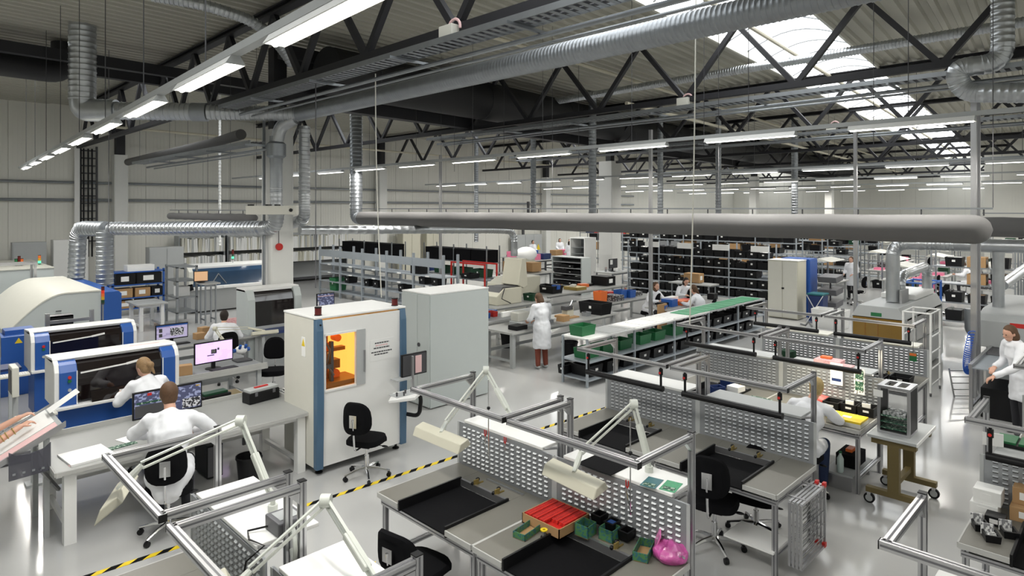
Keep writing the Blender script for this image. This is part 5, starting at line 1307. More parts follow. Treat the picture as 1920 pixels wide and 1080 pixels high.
t = thing('basket_trolley', 'trolley of black baskets beside the blue cabinet', 'trolley', (21.7, 7.2, 0)); MB().box(-.02, .02, -.02, .02, 0, 1.25).build('mast', 'darkgrey', t); bx(t, 'foot', 'darkgrey', -.3, .3, -.25, .25, .03, .07)
for z in (.35, .75, 1.15): MB().prism([(-.3, z), (.3, z + .06), (.36, z + .24), (-.36, z + .18)], -.28, .28, 'y').build('basket', 'greyplastic', t)
crate((19.9, 6.6, 0), 'white laundry crate in the aisle before the beige cabinet', 'white', (.6, .9, .55))
t = thing('tube_frame', 'blue tubular frame trolley behind the amber-windowed machine', 'trolley', (20.6, 4.2, 0))
for x in (0, 1.1):
    for y in (0, .7): MB().cyl((x, y, 0), (x, y, 1.45), .03, n=8).build('post', 'blue', t)
for z in (.5, 1.42):
    for y in (0, .7): MB().cyl((0, y, z), (1.1, y, z), .025, n=8).build('rail', 'blue', t)
    for x in (0, 1.1): MB().cyl((x, 0, z), (x, .7, z), .025, n=8).build('cross_rail', 'blue', t)
# ------------------------------------------------------------------ far workstations
spots = ((24, 5.4), (27, 6.4), (30, 5.6), (26, 3.4), (31, 8.0), (34.5, 6.3), (37, 8.6), (30, 2.6), (35, 3.4), (39, 5.5), (24.5, 8.0), (41, 10.5))
adj = ['first', 'second', 'third', 'fourth', 'fifth', 'sixth', 'seventh', 'eighth', 'ninth', 'tenth', 'eleventh', 'twelfth']
for i, (x, y) in enumerate(spots):
    table('work_table', 'far white worktable, %s counted outward from the beige cabinet' % adj[i], x, x + 1.6, y, y + .8, .82, topm='white', legm='lightgrey', cross=False)
    t = thing('table_canopy', 'pale lamp canopy over the far table, %s from the beige cabinet' % adj[i], 'lamp', (x, y, .82))
    for xx in (.05, 1.5): bx(t, 'post', 'alu', xx, xx + .05, .7, .75, 0, .75)
    MB().prism([(.1, .75), (.6, .85), (.75, .75)], .05, 1.55, 'x').build('hood', 'offwhite', t)
    for k in range(3):
        m = random.choice(('blackplastic', 'parts_mix', 'pink', 'darkgreen', 'blackplastic', 'midgrey'))
        carton((x + .3 + .5 * k, y + .35, .82), (.36, .36, random.uniform(.1, .3)), 'small %s box on the far worktable, %s outward' % ({'blackplastic': 'black', 'parts_mix': 'speckled', 'pink': 'pink', 'darkgreen': 'green', 'midgrey': 'grey'}[m], adj[i]), m, False, group='boxes on far worktable %d' % (i + 1))
    if i % 2 == 0: copy_tree(CH, (x + .8, y - .5, 0), random.uniform(-.6, .6), 'swivel chair at the far worktable, %s outward' % adj[i])
    if i < 5: crate((x + .5, y + .4, 0), 'black crate below the far worktable, %s outward' % adj[i], 'blackplastic', scale=(1, 1.3, 1.5))
for k, (x, ya, yb) in enumerate(((33.0, 9.6, 12.0), (37.5, 10.0, 16.0), (40.5, 4.0, 9.0), (43.0, 7.5, 15.0), (22.5, 2.6, 4.6), (25.5, 1.2, 2.8))):
    nm = ['between the far tables', 'behind the far tables', 'before the partition wall', 'near the end of the hall', 'behind the amber-windowed machine', 'behind the red-plated machine'][k]
    zs = (.2, .75, 1.3, 1.8)
    rack(x, ya, yb, .6, zs, 2.3, 'grey rack of black boxes ' + nm, max(1, round((yb - ya) / 1.6)), 'galvdark')
    for z in (zs if k in (0, 4, 5) else zs[2:]):
        y = ya + .35
        while y < yb - .25:
            r = random.random()
            if r < .62: crate((x + .28, y, z), 'black bin in the rack ' + nm, 'blackplastic', rz=0, group='bins of the rack ' + nm, scale=(1, 1.2, random.uniform(.9, 1.5)), labelled=random.random() < .4, full=random.choice((None, None, 'paper', 'parts_mix', 'cardboard')))
            elif r < .74: crate((x + .28, y, z), 'green bin in the rack ' + nm, 'darkgreen', (.5, .4, .22), group='green bins of the rack ' + nm)
            elif r < .84: carton((x + .28, y, z), (.45, .45, .3), 'brown carton in the rack ' + nm, 'cardboard', True, group='cartons of the rack ' + nm)
            y += .55

# ------------------------------------------------------------------ loose things on the benches
CN = {'blackplastic': 'black', 'paper': 'white', 'blue': 'blue', 'red': 'red', 'darkgreen': 'green', 'midgrey': 'grey', 'cardboard': 'brown', 'offwhite': 'cream', 'orange': 'orange', 'navy': 'dark blue'}
def clutter(x0, x1, y0, y1, z, n, where):
    xs = [x0 + (x1 - x0) * (i + .5) / n for i in range(n)]
    for i, x in enumerate(xs):
        m = random.choice(list(CN)); k = random.random(); y = random.uniform(y0, y1); w = min(.16, (x1 - x0) / n * .4)
        lab = '%s loose item along %s, a small %s ' % (ORD[i], where, CN[m])
        if k < .4: carton((x, y, z), (w * 2, random.uniform(.15, .3), random.uniform(.04, .18)), lab + 'box', m, False, random.uniform(-.4, .4), name='small_box')
        elif k < .7: crate((x, y, z), lab + 'bin', m, (.2, .16, .1), random.uniform(-.5, .5), labelled=False, name='small_bin', full=random.choice((None, 'parts_mix')))
        else:
            t = thing('holder', lab + 'holder with tools', 'holder', (x, y, z)); MB().lathe([(.04, 0), (.045, .1), (.038, .1), (.034, .01)], (0, 0, 0), 12).build('cup', m, t)
            for q in range(4): MB().cyl((.01 * (q - 1.5), .008 * (-1) ** q, .01), (.03 * (q - 1.5), .02 * (-1) ** q, .2), .006, n=5).build('tool', random.choice(('red', 'darkgrey', 'alu', 'yellow')), t)
clutter(10.95, 11.85, 9.95, 10.5, .8, 3, 'the standing woman\'s bench'); clutter(12.5, 12.85, 9.9, 10.5, .8, 1, 'the crimping press bench')
clutter(15.6, 17.3, 11.55, 11.8, .8, 5, 'the orange-bin bench'); clutter(15.9, 18.0, 13.35, 14.0, .8, 5, 'the bench by the column'); clutter(14.9, 15.5, 9.2, 9.6, .8, 2, 'the seated women\'s bench end')
clutter(16.9, 18.2, 9.2, 9.65, .8, 4, 'the seated women\'s bench'); clutter(11.4, 11.95, 13.0, 13.4, .82, 1, 'the press bench'); clutter(4.7, 5.9, 14.15, 14.7, .75, 5, 'the back-turned man\'s desk'); clutter(3.45, 3.75, 11.2, 12.2, .75, 1, 'the lilac-screen desk')
clutter(5.3, 6.7, 13.45, 13.8, .84, 4, 'the navy tray of the black-windowed machine') if 0 else None
clutter(22.0, 23.2, 16.4, 16.8, .8, 3, 'the small table near the column'); clutter(17.7, 18.5, 18.2, 18.8, .76, 3, 'the white office desk'); clutter(10.0, 11.3, 11.8, 11.92, .8, 4, 'the blue-bin bench')
clutter(24.6, 26.6, 24.6, 25.3, .85, 5, 'the pink-bag table by the wall'); clutter(27.1, 29.1, 23.7, 24.4, .85, 5, 'the far standing people\'s table')
# ================================================================== soldering machines and the right side
t = thing('wave_solder', 'grey soldering machine with amber windows and green plate', 'machine', (14.55, 3.42, 0))
W, D = 3.3, .98
bx(t, 'base', 'lightgrey', .1, W, .02, D - .02, .05, .72); bx(t, 'plinth', 'darkgrey', .2, W - .1, .1, D - .1, 0, .05)
MB().prism([(0, 1.28), (.12, 1.5), (D - .12, 1.5), (D, 1.28), (D, 1.26), (0, 1.26)], 0, W, 'x').build('roof', 'lightgrey', t, bevel=.01)
bx(t, 'roof_hatch', 'white', 1.5, W - .1, .15, D - .15, 1.5, 1.62, .02)
for y0_, y1_ in ((.02, .48), (.49, .72), (.73, .96)): bx(t, 'front_window', 'amberglass', -.01, .02, y0_, y1_, .62, 1.25)
for y_ in (0, .96): bx(t, 'front_mullion', 'lightgrey', -.015, .03, y_, y_ + .02, .6, 1.27)
for y_ in (.48, .72): bx(t, 'front_divider', 'amberdark', -.014, .02, y_, y_ + .01, .62, 1.25)
bx(t, 'back_wall', 'amberdark', .3, .34, .03, .95, .72, 1.26); bx(t, 'rear_block', 'lightgrey', W - .1, W, 0, D, .7, 1.27)
for k in range(4): bx(t, 'side_window', 'darkglass', .1 + k * .78, .82 + k * .78, -.012, .0, .74, 1.24); 
for k in range(5): bx(t, 'side_mullion', 'lightgrey', .03 + k * .78, .1 + k * .78, -.015, .015, .7, 1.27)
bx(t, 'side_panel', 'lightgrey', .1, W, -.01, .02, .1, .72); bx(t, 'far_side', 'lightgrey', .02, W, D - .02, D, .7, 1.27)
MB().box(-.004, 0, .42, .62, .0, .075).build('green_plate', 'green', t, 'green name plate').location = (.0, 0, 1.29)
for k in range(6): MB().cyl((.75 + .09 * k, .25, 1.5), (.75 + .09 * k, .25, 1.78), .035, n=10).build('valve_tube', 'alu', t)
bx(t, 'leg', 'midgrey', .1, .16, .05, .1, 0, .06)
t = thing('trolley_frame', 'tall white tubular frame beside the soldering machine', 'trolley', (13.9, 2.85, 0))
for x in (0, .75):
    for y in (0, .45): MB().cyl((x, y, .06), (x, y, 1.55), .02, n=8).build('post', 'white', t)
for z in (.2, .5, .8, 1.1, 1.54):
    for y in (0, .45): MB().cyl((0, y, z), (.75, y, z), .014, n=6).build('rung', 'white', t)
for x in (0, .75): MB().cyl((x, 0, 1.54), (x, .45, 1.54), .016, n=6).build('end_rail', 'white', t)
for x in (0, .75):
    for y in (0, .45): MB().cyl((x, y - .012, .035), (x, y + .012, .035), .035, n=10).build('caster', 'darkgrey', t)
t = thing('wave_solder', 'large grey soldering machine with red plate behind the standing woman', 'machine', (14.9, -1.5, 0))
bx(t, 'base', 'lightgrey', .3, 3.2, .1, 3.7, 0, .86); MB().prism([(0, .88), (0, 1.38), (.1, 1.5), (.5, 1.56), (3.3, 1.56), (3.3, .88)], 0, 3.78, 'y').build('hood', 'lightgrey', t, bevel=.012)
MB().box(-.006, 0, 2.95, 3.3, 1.3, 1.38).build('red_plate', 'red', t, 'red name plate'); bx(t, 'inlet', 'blackplastic', -.02, .3, 1.2, 3.6, .84, .9)
MB().tube([(-.01, 2.4, 1.2), (-.06, 2.4, 1.22), (-.06, 1.4, 1.22), (-.01, 1.4, 1.2)], .014, 6).build('hood_handle', 'alu', t)
MB().tube(bend_path([(.6, 3.78, 1.0), (.6, 3.98, 1.05), (.6, 3.98, 1.5)], .1), .12, 12).build('side_hose', 'galvdark', t)
t = thing('infeed_conveyor', 'low steel conveyor table in front of the red-plated machine', 'conveyor', (12.85, 1.25, 0))
for y in (0, .8): bx(t, 'side_rail', 'alu', 0, 2.05, y, y + .05, .84, .92)
bx(t, 'belt', 'galvblue', .0, 2.05, .05, .8, .85, .87)
for k in range(6): MB().cyl((1.35 + .12 * k, .05, .88), (1.35 + .12 * k, .8, .88), .03, n=8).build('roller', 'darkgrey', t)
for x in (.05, 1.0, 1.95):
    for y in (0, .8): bx(t, 'leg', 'alu', x, x + .05, y, y + .05, 0, .84)
for y in (0, .8): bx(t, 'low_rail', 'alu', .1, 1.95, y + .005, y + .045, .18, .22)
carton((13.6, 1.68, .0), (.9, .6, .5), 'black box with blue hoses under the infeed conveyor', 'blackplastic', False)
for k in range(3): tag(MB().tube([(12.95 + .1 * k, 1.33, .83), (13.0 + .1 * k, 1.34, .6), (13.4, 1.34, .45 + .05 * k), (14.0, 1.34, .55)], .012, 6).build('air_hose', ['steelblue', 'white', 'steelblue'][k]), ['thin blue hose looping under the infeed conveyor', 'thin white hose hanging under the infeed conveyor', 'second blue hose hanging under the infeed conveyor'][k], 'hose')
# coiled blue hose on the service pole
pts = []
c0 = at_depth(1822, 622, 11.72); c1 = at_depth(1804, 695, 11.72); c2 = at_depth(1818, 700, 11.72)
for i in range(260):
    f = i / 259; a = i * .62
    c = c0 * (1 - f) ** 2 + c1 * 1.0 * 2 * f * (1 - f) + c2 * f * f
    pts.append(c + Vector((.045 * math.cos(a), .045 * math.cos(a) * -1, .045 * math.sin(a) * .5)))
tag(MB().tube(pts, .008, 5).build('coiled_hose', mat('hoseblue', (.03, .13, .60), .35).name), 'bright blue coiled air hose hanging on the service pole', 'hose')
# step ladder frame
q0 = at(1800, 727, .0); 
t = thing('folding_ladder', 'small metal ladder frame leaning by the service pole', 'ladder', at(1812, 745, 0))
for s in (-.16, .16): MB().bar((s, -s, 0), (s + .1, -s + .1, .5), .02).build('stile', 'alu', t)
for k in range(5): MB().bar((-.16 + .02 * k, .16 + .02 * k, .03 + .11 * k), (.16 + .02 * k, -.16 + .02 * k, .03 + .11 * k), .018).build('rung', 'alu', t)
# ------------------------------------------------------------------ olive cart and board magazine
t = thing('olive_cart', 'olive steel cart on four casters carrying a board magazine', 'cart', (8.28, 1.85, 0))
W, D = .85, .46
bx(t, 'top', 'lightgrey', -.02, W + .02, -.02, D + .02, .82, .85); 
for q in ((-.02, W + .02, -.03, -.02), (-.02, W + .02, D + .02, D + .03)): bx(t, 'top_edge', 'white', *q, .815, .852)
for x in (.05, W - .13):
    bx(t, 'beam', 'olive', x, x + .08, 0, D, .74, .82); bx(t, 'column', 'olive', x, x + .08, D/2 - .06, D/2 + .06, .2, .74); bx(t, 'foot', 'olive', x, x + .08, -.06, D + .06, .14, .2)
bx(t, 'stretcher', 'olive', .13, W - .13, D/2 - .03, D/2 + .03, .26, .32)
for x in (.09, W - .09):
    for y in (-.03, D + .03):
        w_ = MB().cyl((x - .015, y, .06), (x + .015, y, .06), .06, n=16).build('caster', 'blackplastic', t); MB().cyl((x - .018, y, .06), (x + .018, y, .06), .04, n=12).build('wheel_disc', 'lightgrey', w_); MB().box(x - .025, x + .025, y - .02, y + .02, .1, .14).build('fork', 'chrome', w_)
t = thing('board_magazine', 'tall aluminium board magazine with green boards on the olive cart', 'magazine rack', (8.42, 1.93, .85))
W, D, Hh = .36, .34, .56
for x in (0, W - .03): bx(t, 'post', 'alu', x, x + .03, 0, .03, .03, Hh - .03); bx(t, 'post', 'alu', x, x + .03, D - .03, D, .03, Hh - .03)
bx(t, 'side_wall', 'blackplastic', .03, W - .03, D - .025, D - .01, .03, Hh - .03); bx(t, 'side_wall', 'blackplastic', .03, W - .03, .005, .015, .03, Hh - .03)
bx(t, 'bottom_plate', 'alu', 0, W, 0, D, 0, .03)
for q in ((0, W, 0, .06), (0, W, D - .06, D), (0, .06, .06, D - .06), (W - .06, W, .06, D - .06), (.06, W - .06, D/2 - .02, D/2 + .02)): bx(t, 'top_bar', 'alu', *q, Hh - .03, Hh)
for k in range(3): bx(t, 'board', 'print_pcb', .01, W - .03, .03, D - .03, .06 + .07 * k, .07 + .07 * k)
c_ = MB()
random.seed(11)
for k in range(60): x = random.uniform(.03, W - .07); y = random.uniform(.05, D - .07); c_.box(x, x + .03, y, y + .025, .21, .21 + random.uniform(.01, .04))
c_.build('components', 'lightgrey', t, stuff=True)
bx(t, 'paper_label', 'paper', -.004, 0, D - .06, D + .04, .42, .5)
# ------------------------------------------------------------------ row three: things round the blond person
B3 = (8.46, 2.46)
def on3(x, y): return (B3[0] + x, B3[1] + y, .8)
t = thing('parts_box', 'yellow shallow box with papers on the third-row bench', 'box', on3(.22, .22), 0); bx(t, 'tray', 'offwhite', -.16, .16, -.2, .2, 0, .05); bx(t, 'lid', 'yellow', -.16, .16, -.2, .2, .05, .075); bx(t, 'slip', 'paper', -.05, .03, -.05, .05, .075, .077)
for i, (x, y) in enumerate(((.72, .12), (.72, .33), (.66, .53))): crate(on3(x, y), ['black bin at the bench end beside the posters', 'black bin in the middle below the posters', 'black bin nearest the blond person'][i], 'blackplastic', (.24, .2, .12))
sheet('white card standing in the black bins', (9.17, 2.8, .82), .02, .1, 0, 'paper', .13); sheet('second white card standing in the black bins', (9.17, 2.6, .82), .02, .1, 0, 'paper', .13)
o = sheet('hanging instruction sheet with photo strips over the black bins', (9.3, 2.72, 1.02), .012, .13, 0, 'print_text', .34, 'instruction_sheet'); o2 = sheet('white instruction poster with blue logo marks', (9.34, 3.02, 1.08), .012, .16, 0, 'paper', .3, 'instruction_sheet')
for k in range(2): MB().box(-.009, -.006, -.05, .05, .05 + .15 * k, .17 + .15 * k).build('photo', 'print_pcb', o)
MB().box(-.009, -.006, -.06, .06, .05, .09).build('logo', 'navy', o2)
t = thing('parts_bag', 'red crumpled bag lying by the slotted panel', 'bag', on3(.84, .74)); m = MB().ell((0, 0, .05), (.1, .17, .06), 16, 10); m.v = [(p[0] * (1 + .2 * noise.noise(Vector(p) * 25)), p[1] * (1 + .2 * noise.noise(Vector(p) * 21)), max(0, p[2])) for p in m.v]; m.build('bag', mat('bagred', (.62, .10, .09), .35, var=.3, scale=30).name, t)
t = thing('water_bottle', 'clear water bottle under the third-row bench', 'bottle', (8.55, 2.72, .2)); MB().lathe([(.035, 0), (.04, .02), (.04, .17), (.015, .22), (.015, .24)], (0, 0, 0), 12).build('bottle', mat('clearplastic', (.55, .65, .62), .1, var=.05, spec=.6).name, t); MB().cyl((0, 0, .24), (0, 0, .26), .018, n=10).build('cap', 'green', t)
t = thing('bag_shelf', 'low shelf with black bag under the third-row bench', 'shelf', (8.5, 2.56, 0)); 
for x in (0, .72): bx(t, 'leg', 'alu', x, x + .03, .02, .3, 0, .17)
bx(t, 'board', 'lightgrey', 0, .8, 0, .34, .17, .195)
carton((8.95, 2.72, .2), (.4, .24, .16), 'black bag with orange tag under the third-row bench', 'blackmat', False, name='tool_bag'); carton((8.95, 2.72, .36), (.16, .08, .04), 'orange pouch lying on the black bag', 'orange', False, name='pouch')
copy_tree(CH, (8.02, 3.0, 0), math.radians(-90), 'black swivel chair under the blond person')
crate((8.66 + .5, 2.46 + .9, 1.276), 'black open tray behind the third-row bench end', 'blackplastic', scale=(.5, .5, .4)) if 0 else None
for i, (x, y) in enumerate(((11.1, 3.0), (11.3, 2.7), (11.25, 3.3))): crate((x, y, .8), ['black tray in the middle of the fourth-row bench', 'black tray at the end of the fourth-row bench', 'black tray farther along the fourth-row bench'][i], 'blackplastic', (.3, .28, .1))
carton((9.75, 3.25, 1.276), (.25, .35, .05), 'pink papers with orange glove on the third-row shelf', 'print_pink', False, name='papers'); carton((9.65, 3.05, 1.276), (.2, .28, .02), 'pink sheet on the third-row shelf', 'print_pink', False, name='papers')
carton((9.78, 3.3, 1.327), (.1, .14, .03), 'orange glove on the pink papers', 'orange', False, name='glove')
q = at(1425, 750, .8); sheet('green circuit board in the tray of the third-row bench', (q.x, q.y, .8), .14, .3, 0, 'print_pcb', .02, 'circuit_board', 'circuit board')
a = (1712 - 960) / FPX; t = thing('hanging_tag', 'small green and orange tag hanging at the fourth-row bench end', 'tag', (11.3, 11.3 * (1 - a) / (1 + a), 1.15))
bx(t, 'card', 'green', -.006, .006, -.05, .05, 0, .13); bx(t, 'stripe', 'orange', -.008, -.006, -.045, .045, .085, .125); MB().cyl((0, 0, .13), (0, 0, .53), .004, n=5).build('string', 'darkgrey', t)
clutter(8.6, 9.3, 4.2, 4.9, .8, 3, 'the near third-row bench')
clutter(11.0, 11.75, 4.1, 4.9, .8, 3, 'the near fourth-row bench')
# hand tool on the fourth row
t = thing('hand_tool', 'grey hand tool resting at the fourth-row frame', 'tool', (11.35, 4.06, 1.455)); MB().tube([(0, 0, .02), (0, .06, .1), (.02, .12, .03), (0, .2, .05)], .018, 6).build('body', 'midgrey', t)
# wire frames hung at the end of the second row
t = thing('hung_frames', 'set of aluminium transport frames with red corners hung on the bench end', 'frames', (6.12, 2.26, .0))
for k in range(4):
    y = .03 + k * .035
    for a, b in (((0, y, .12), (.62, y, .12)), ((0, y, .72), (.62, y, .72)), ((0, y, .12), (0, y, .72)), ((.62, y, .12), (.62, y, .72))): MB().bar(a, b, .022).build('frame_bar', 'alu', t)
    for j in range(4): MB().cyl((.02, y, .22 + .13 * j), (.6, y, .22 + .13 * j), .006, n=5).build('wire', 'chrome', t)
    if k % 2 == 0:
        for x, z in ((.6, .74), (.6, .14)): bx(t, 'corner', 'red', x - .02, x + .03, y - .015, y + .015, z - .03, z + .015)
for x in (.1, .5): bx(t, 'hook', 'alu', x, x + .02, .03, .21, .725, .74)
sheet('white board lying under the second-row bench end', (6.2, 2.75, .22), .4, .5, 0, 'white', .02, 'board', 'board')
# ------------------------------------------------------------------ first-row bench: red inserts, patterned boxes, bag
def B1(x, y, z=.8): return (3.38 + x, 2.46 + y, z)
q = at(1052, 985, .8); 
t = thing('insert_box', 'cardboard box full of red plastic inserts', 'box', (q.x, q.y + .06, .8)); W, D = .4, .42
for a in ((0, W, 0, .008), (0, W, D - .008, D), (0, .008, 0, D), (W - .008, W, 0, D)): bx(t, 'box_wall', 'cardboard', a[0] - W/2, a[1] - W/2, a[2] - D/2, a[3] - D/2, 0, .085)
bx(t, 'base', 'cardboard', -W/2, W/2, -D/2, D/2, 0, .01); bx(t, 'label', 'paper', -W/2 + .2, -W/2 + .3, -D/2 - .003, -D/2, .02, .07)
k_ = 0
src = MB().box(0, .012, 0, .068, 0, .03).build('red_insert', 'redinserts', t)
for i in range(24):
    for j in range(5):
        if i < 5 and j < 2: continue
        p = (-W/2 + .02 + i * .0152, -D/2 + .02 + j * .079, .06)
        if k_ == 0: src.location = p
        else: piece(src, t, p)
        k_ += 1
bx(t, 'insert_tray', 'red', -W/2 + .01, W/2 - .01, -D/2 + .01, D/2 - .01, .01, .058)
def pbox(px, py, w, d, h, rz, label, openm='cardboard'):
    q = at(px, py, .8); t = thing('patterned_box', label, 'box', (q.x, q.y, .8), rz)
    for a in ((-w/2, w/2, -d/2, -d/2 + .006), (-w/2, w/2, d/2 - .006, d/2), (-w/2, -w/2 + .006, -d/2, d/2), (w/2 - .006, w/2, -d/2, d/2)): bx(t, 'wall', 'boxpattern', *a, 0, h)
    bx(t, 'base', openm, -w/2, w/2, -d/2, d/2, 0, .006)
pbox(990, 1000, .26, .12, .055, math.radians(8), 'open green patterned box left of the spool'); pbox(1098, 1002, .13, .13, .1, math.radians(5), 'green patterned box beside the red inserts'); pbox(1143, 1010, .13, .13, .1, math.radians(5), 'green patterned box below the small black bins'); 
pbox(1207, 1040, .24, .12, .07, math.radians(20), 'long green patterned box with white label near the pink bag')
q = at(1020, 1008, .8); t = thing('solder_spool', 'small solder spool with yellow rim', 'spool', (q.x, q.y, .8)); MB().cyl((0, 0, 0), (0, 0, .008), .03, n=16).build('flange', 'blackplastic', t); MB().cyl((0, 0, .008), (0, 0, .06), .016, n=14).build('wire', 'alu', t); MB().lathe([(.03, .06), (.03, .068), (.012, .068), (.012, .06)], (0, 0, 0), 16).build('rim', 'yellow', t)
for i, (px, py, m) in enumerate(((1127, 968, 'blackplastic'), (1150, 978, 'blackplastic'), (1180, 988, 'blackplastic'))):
    q = at(px, py, .88); a = crate((4.32, q.y * 4.32 / q.x if 0 else q.y - .02, .86 - .02 * i), ['first black bin hung on the slotted panel, next to the red inserts', 'black bin with blue parts hung on the slotted panel', 'last black bin hung on the slotted panel'][i], m, (.12, .1, .07), labelled=False)
q = at(1150, 978, .88); tag(MB().box(4.29, 4.34, q.y - .05, q.y + .01, .87, .905).build('blue_part', 'blue'), 'blue part lying in the hung black bin', 'part')
q = at(1262, 1048, .8); t = thing('plastic_bag', 'pink plastic bag of metal parts on the bench corner', 'bag', (q.x, q.y + .02, .8), math.radians(15))
m = MB().ell((0, 0, .05), (.15, .14, .075), 22, 14); m.v = [(p[0] * (1 + .16 * noise.noise(Vector(p) * 18)), p[1] * (1 + .16 * noise.noise(Vector(p) * 15)), max(0, p[2] * (1 + .4 * noise.noise(Vector(p) * 20)))) for p in m.v]
m.build('bag_body', mat('bagpink', (.85, .12, .46), .15, var=.4, scale=28, bump=.8, bscale=45, coat=.6, alpha=.72).name, t)
MB().cb((.06, .12, .12), (.26, .012, .12), .3, .35).build('bag_flap', mat('bagflap', (.85, .20, .50), .25, var=.3, scale=20).name, t, bevel=.004)
m = MB(); random.seed(5)
for k in range(40): m.cb((random.uniform(-.11, .09), random.uniform(-.12, .0), random.uniform(.03, .085)), (.025, .018, .012), random.uniform(0, 3), random.uniform(0, 3))
m.build('metal_parts', 'galv', t, stuff=True)
for i, (px, py, mm) in enumerate(((1222, 905, 'teal'), (1258, 912, 'pcbgreen'))):
    q = at(px, py, 1.276); o = sheet(['teal leaflet with red dot on the first-row shelf', 'green leaflet on the first-row shelf'][i], (q.x, q.y, 1.276), .2, .13, .2, mm, .002, 'leaflet', 'leaflet')
    MB().box(-.08, -.02, -.05, .05, .002, .003).build('picture', 'print_pcb', o)
q = at(1130, 868, 1.276); sheet('black mat on the first-row shelf beside the leaflets', (q.x - .02, q.y - .03, 1.276), .3, .36, 0, 'blackmat', .006, 'mat', 'mat')
def pliers(px, X, z, label):
    a = (px - 960) / FPX; Y = X * (1 - a) / (1 + a); t = thing('pliers', label, 'pliers', (X, Y, z))
    MB().cyl((0, 0, 0), (0, 0, .07), .006, n=6).build('jaw', 'alu', t)
    for s in (-1, 1): MB().tube([(0, 0, .06), (0, s * .012, .09), (0, s * .012, .13)], .005, 5).build('grip', 'red', t)
pliers(910, 4.36, 1.13, 'red-handled pliers hung near the lamp base'); pliers(947, 4.36, 1.13, 'red-handled pliers hung in the middle of the slotted panel'); pliers(1176, 4.36, 1.14, 'red-handled pliers hung below the leaflets')
for px, X, lab in ((916, 4.3, 'thin rod clamp standing at the first slotted panel'), (1182, 4.32, 'thin rod clamp standing before the leaflets')):
    a = (px - 960) / FPX; Y = X * (1 - a) / (1 + a); t = thing('rod_clamp', lab, 'rod', (X, Y, 1.02)); MB().cyl((0, 0, 0), (0, 0, .78), .006, n=6).build('rod', 'chrome', t); MB().cyl((0, 0, .02), (-.2, -.1, .3), .006, n=6).build('slanting_rod', 'chrome', t); MB().ell((0, 0, .5), .018, 8, 6).build('knob', 'blackplastic', t)
sheet('small steel ruler rail along the first slotted panel', (4.3, 4.4, .8), .03, .5, 0, 'chrome', .012, 'ruler', 'ruler')
# ------------------------------------------------------------------ boxes on the bench at the frame edge
def wbox(px, py, z, d, label, m): q = at(px, py, z); return carton((q.x, q.y, z), d, label, m, True, math.radians(90))
q = at(1848, 960, .8)
for i, (dx, dy, z, d, m, lab) in enumerate(((.0, .0, .8, (.2, .2, .1), 'white', 'lower white box with printed label'), (.02, -.02, .9, (.2, .2, .12), 'white', 'upper white box with printed label'), (-.2, -.1, .8, (.14, .14, .08), 'blackplastic', 'black lidded box with white label before the white boxes'),
        (.1, -.3, .8, (.26, .24, .12), 'cardboard', 'lower cardboard box with label'), (.16, -.28, .92, (.2, .18, .14), 'cardboard', 'upper cardboard box stacked with label'))):
    b = carton((q.x + dx, q.y + dy, z), d, lab + ' on the frame-edge bench', m, True, math.radians(-90))
for i, (px, py, lab) in enumerate(((1838, 992, 'first small black bin with card'), (1858, 1012, 'small black bin with white caps'), (1892, 1005, 'small black bin with dark parts'))):
    q = at(px, py, .8); crate((q.x, q.y, .8), lab + ' on the frame-edge bench', 'blackplastic', (.14, .11, .06), rz=.4, labelled=False); o = sheet(lab + ': its white card', (q.x + .04, q.y + .03, .82), .01, .09, .4, 'print_text', .09, 'card', 'card'); o['label'] = 'white label card of the ' + lab
q = at(1858, 1012, .8); m = MB(); 
for k in range(40): m.cb((q.x + random.uniform(-.045, .045), q.y + random.uniform(-.035, .035), .845), (.012, .012, .012), random.uniform(0, 3))
o = m.build('caps', 'paper', None, stuff=True); tag(o, 'white plastic caps filling a small black bin', 'caps', kind='stuff')
q = at(1895, 835, 1.29); t = thing('board_tray', 'black tray of green boards behind the frame-edge bench', 'tray', (q.x + .1, q.y - .1, 1.275)); bx(t, 'tray', 'blackplastic', -.15, .15, -.3, .25, 0, .03); 
for k in range(3): bx(t, 'board', 'green', -.13, .13, -.28 + .17 * k, -.13 + .17 * k, .03, .05)
sheet('white note hanging beside the green boards', (q.x - .1, q.y + .12, 1.28), .01, .16, .3, 'paper', .12)
# ------------------------------------------------------------------ hazard tape on the floor
t = thing('hazard_tape', 'yellow and black hazard tape stuck along the floor', 'tape', (-.2, 7.22, 0)); sl = (6.78 - 7.18) / (9.02 - 1.41)
n_ = 44; w_ = .07; stp = .23
for nm, mm, off in (('yellow_stripe', 'yellow', 0), ('black_stripe', 'blackmat', stp / 2)):
    src = MB().add([(0, -w_/2, .001), (stp/2, -w_/2 + sl * stp/2, .001), (stp/2 + .09, w_/2 + sl * (stp/2 + .09), .001), (.09, w_/2 + sl * .09, .001), (0, -w_/2, .003), (stp/2, -w_/2 + sl * stp/2, .003), (stp/2 + .09, w_/2 + sl * (stp/2 + .09), .003), (.09, w_/2 + sl * .09, .003)],
        [(3,2,1,0),(4,5,6,7),(0,1,5,4),(1,2,6,5),(2,3,7,6),(3,0,4,7)]).build(nm, mm, t)
    for i in range(n_):
        p = (off + i * stp, sl * (off + i * stp), 0)
        if i == 0: src.location = p
        else: piece(src, t, p)
t = thing('hazard_tape', 'second hazard tape ending under the first bench', 'tape', (2.5, 5.38, 0))
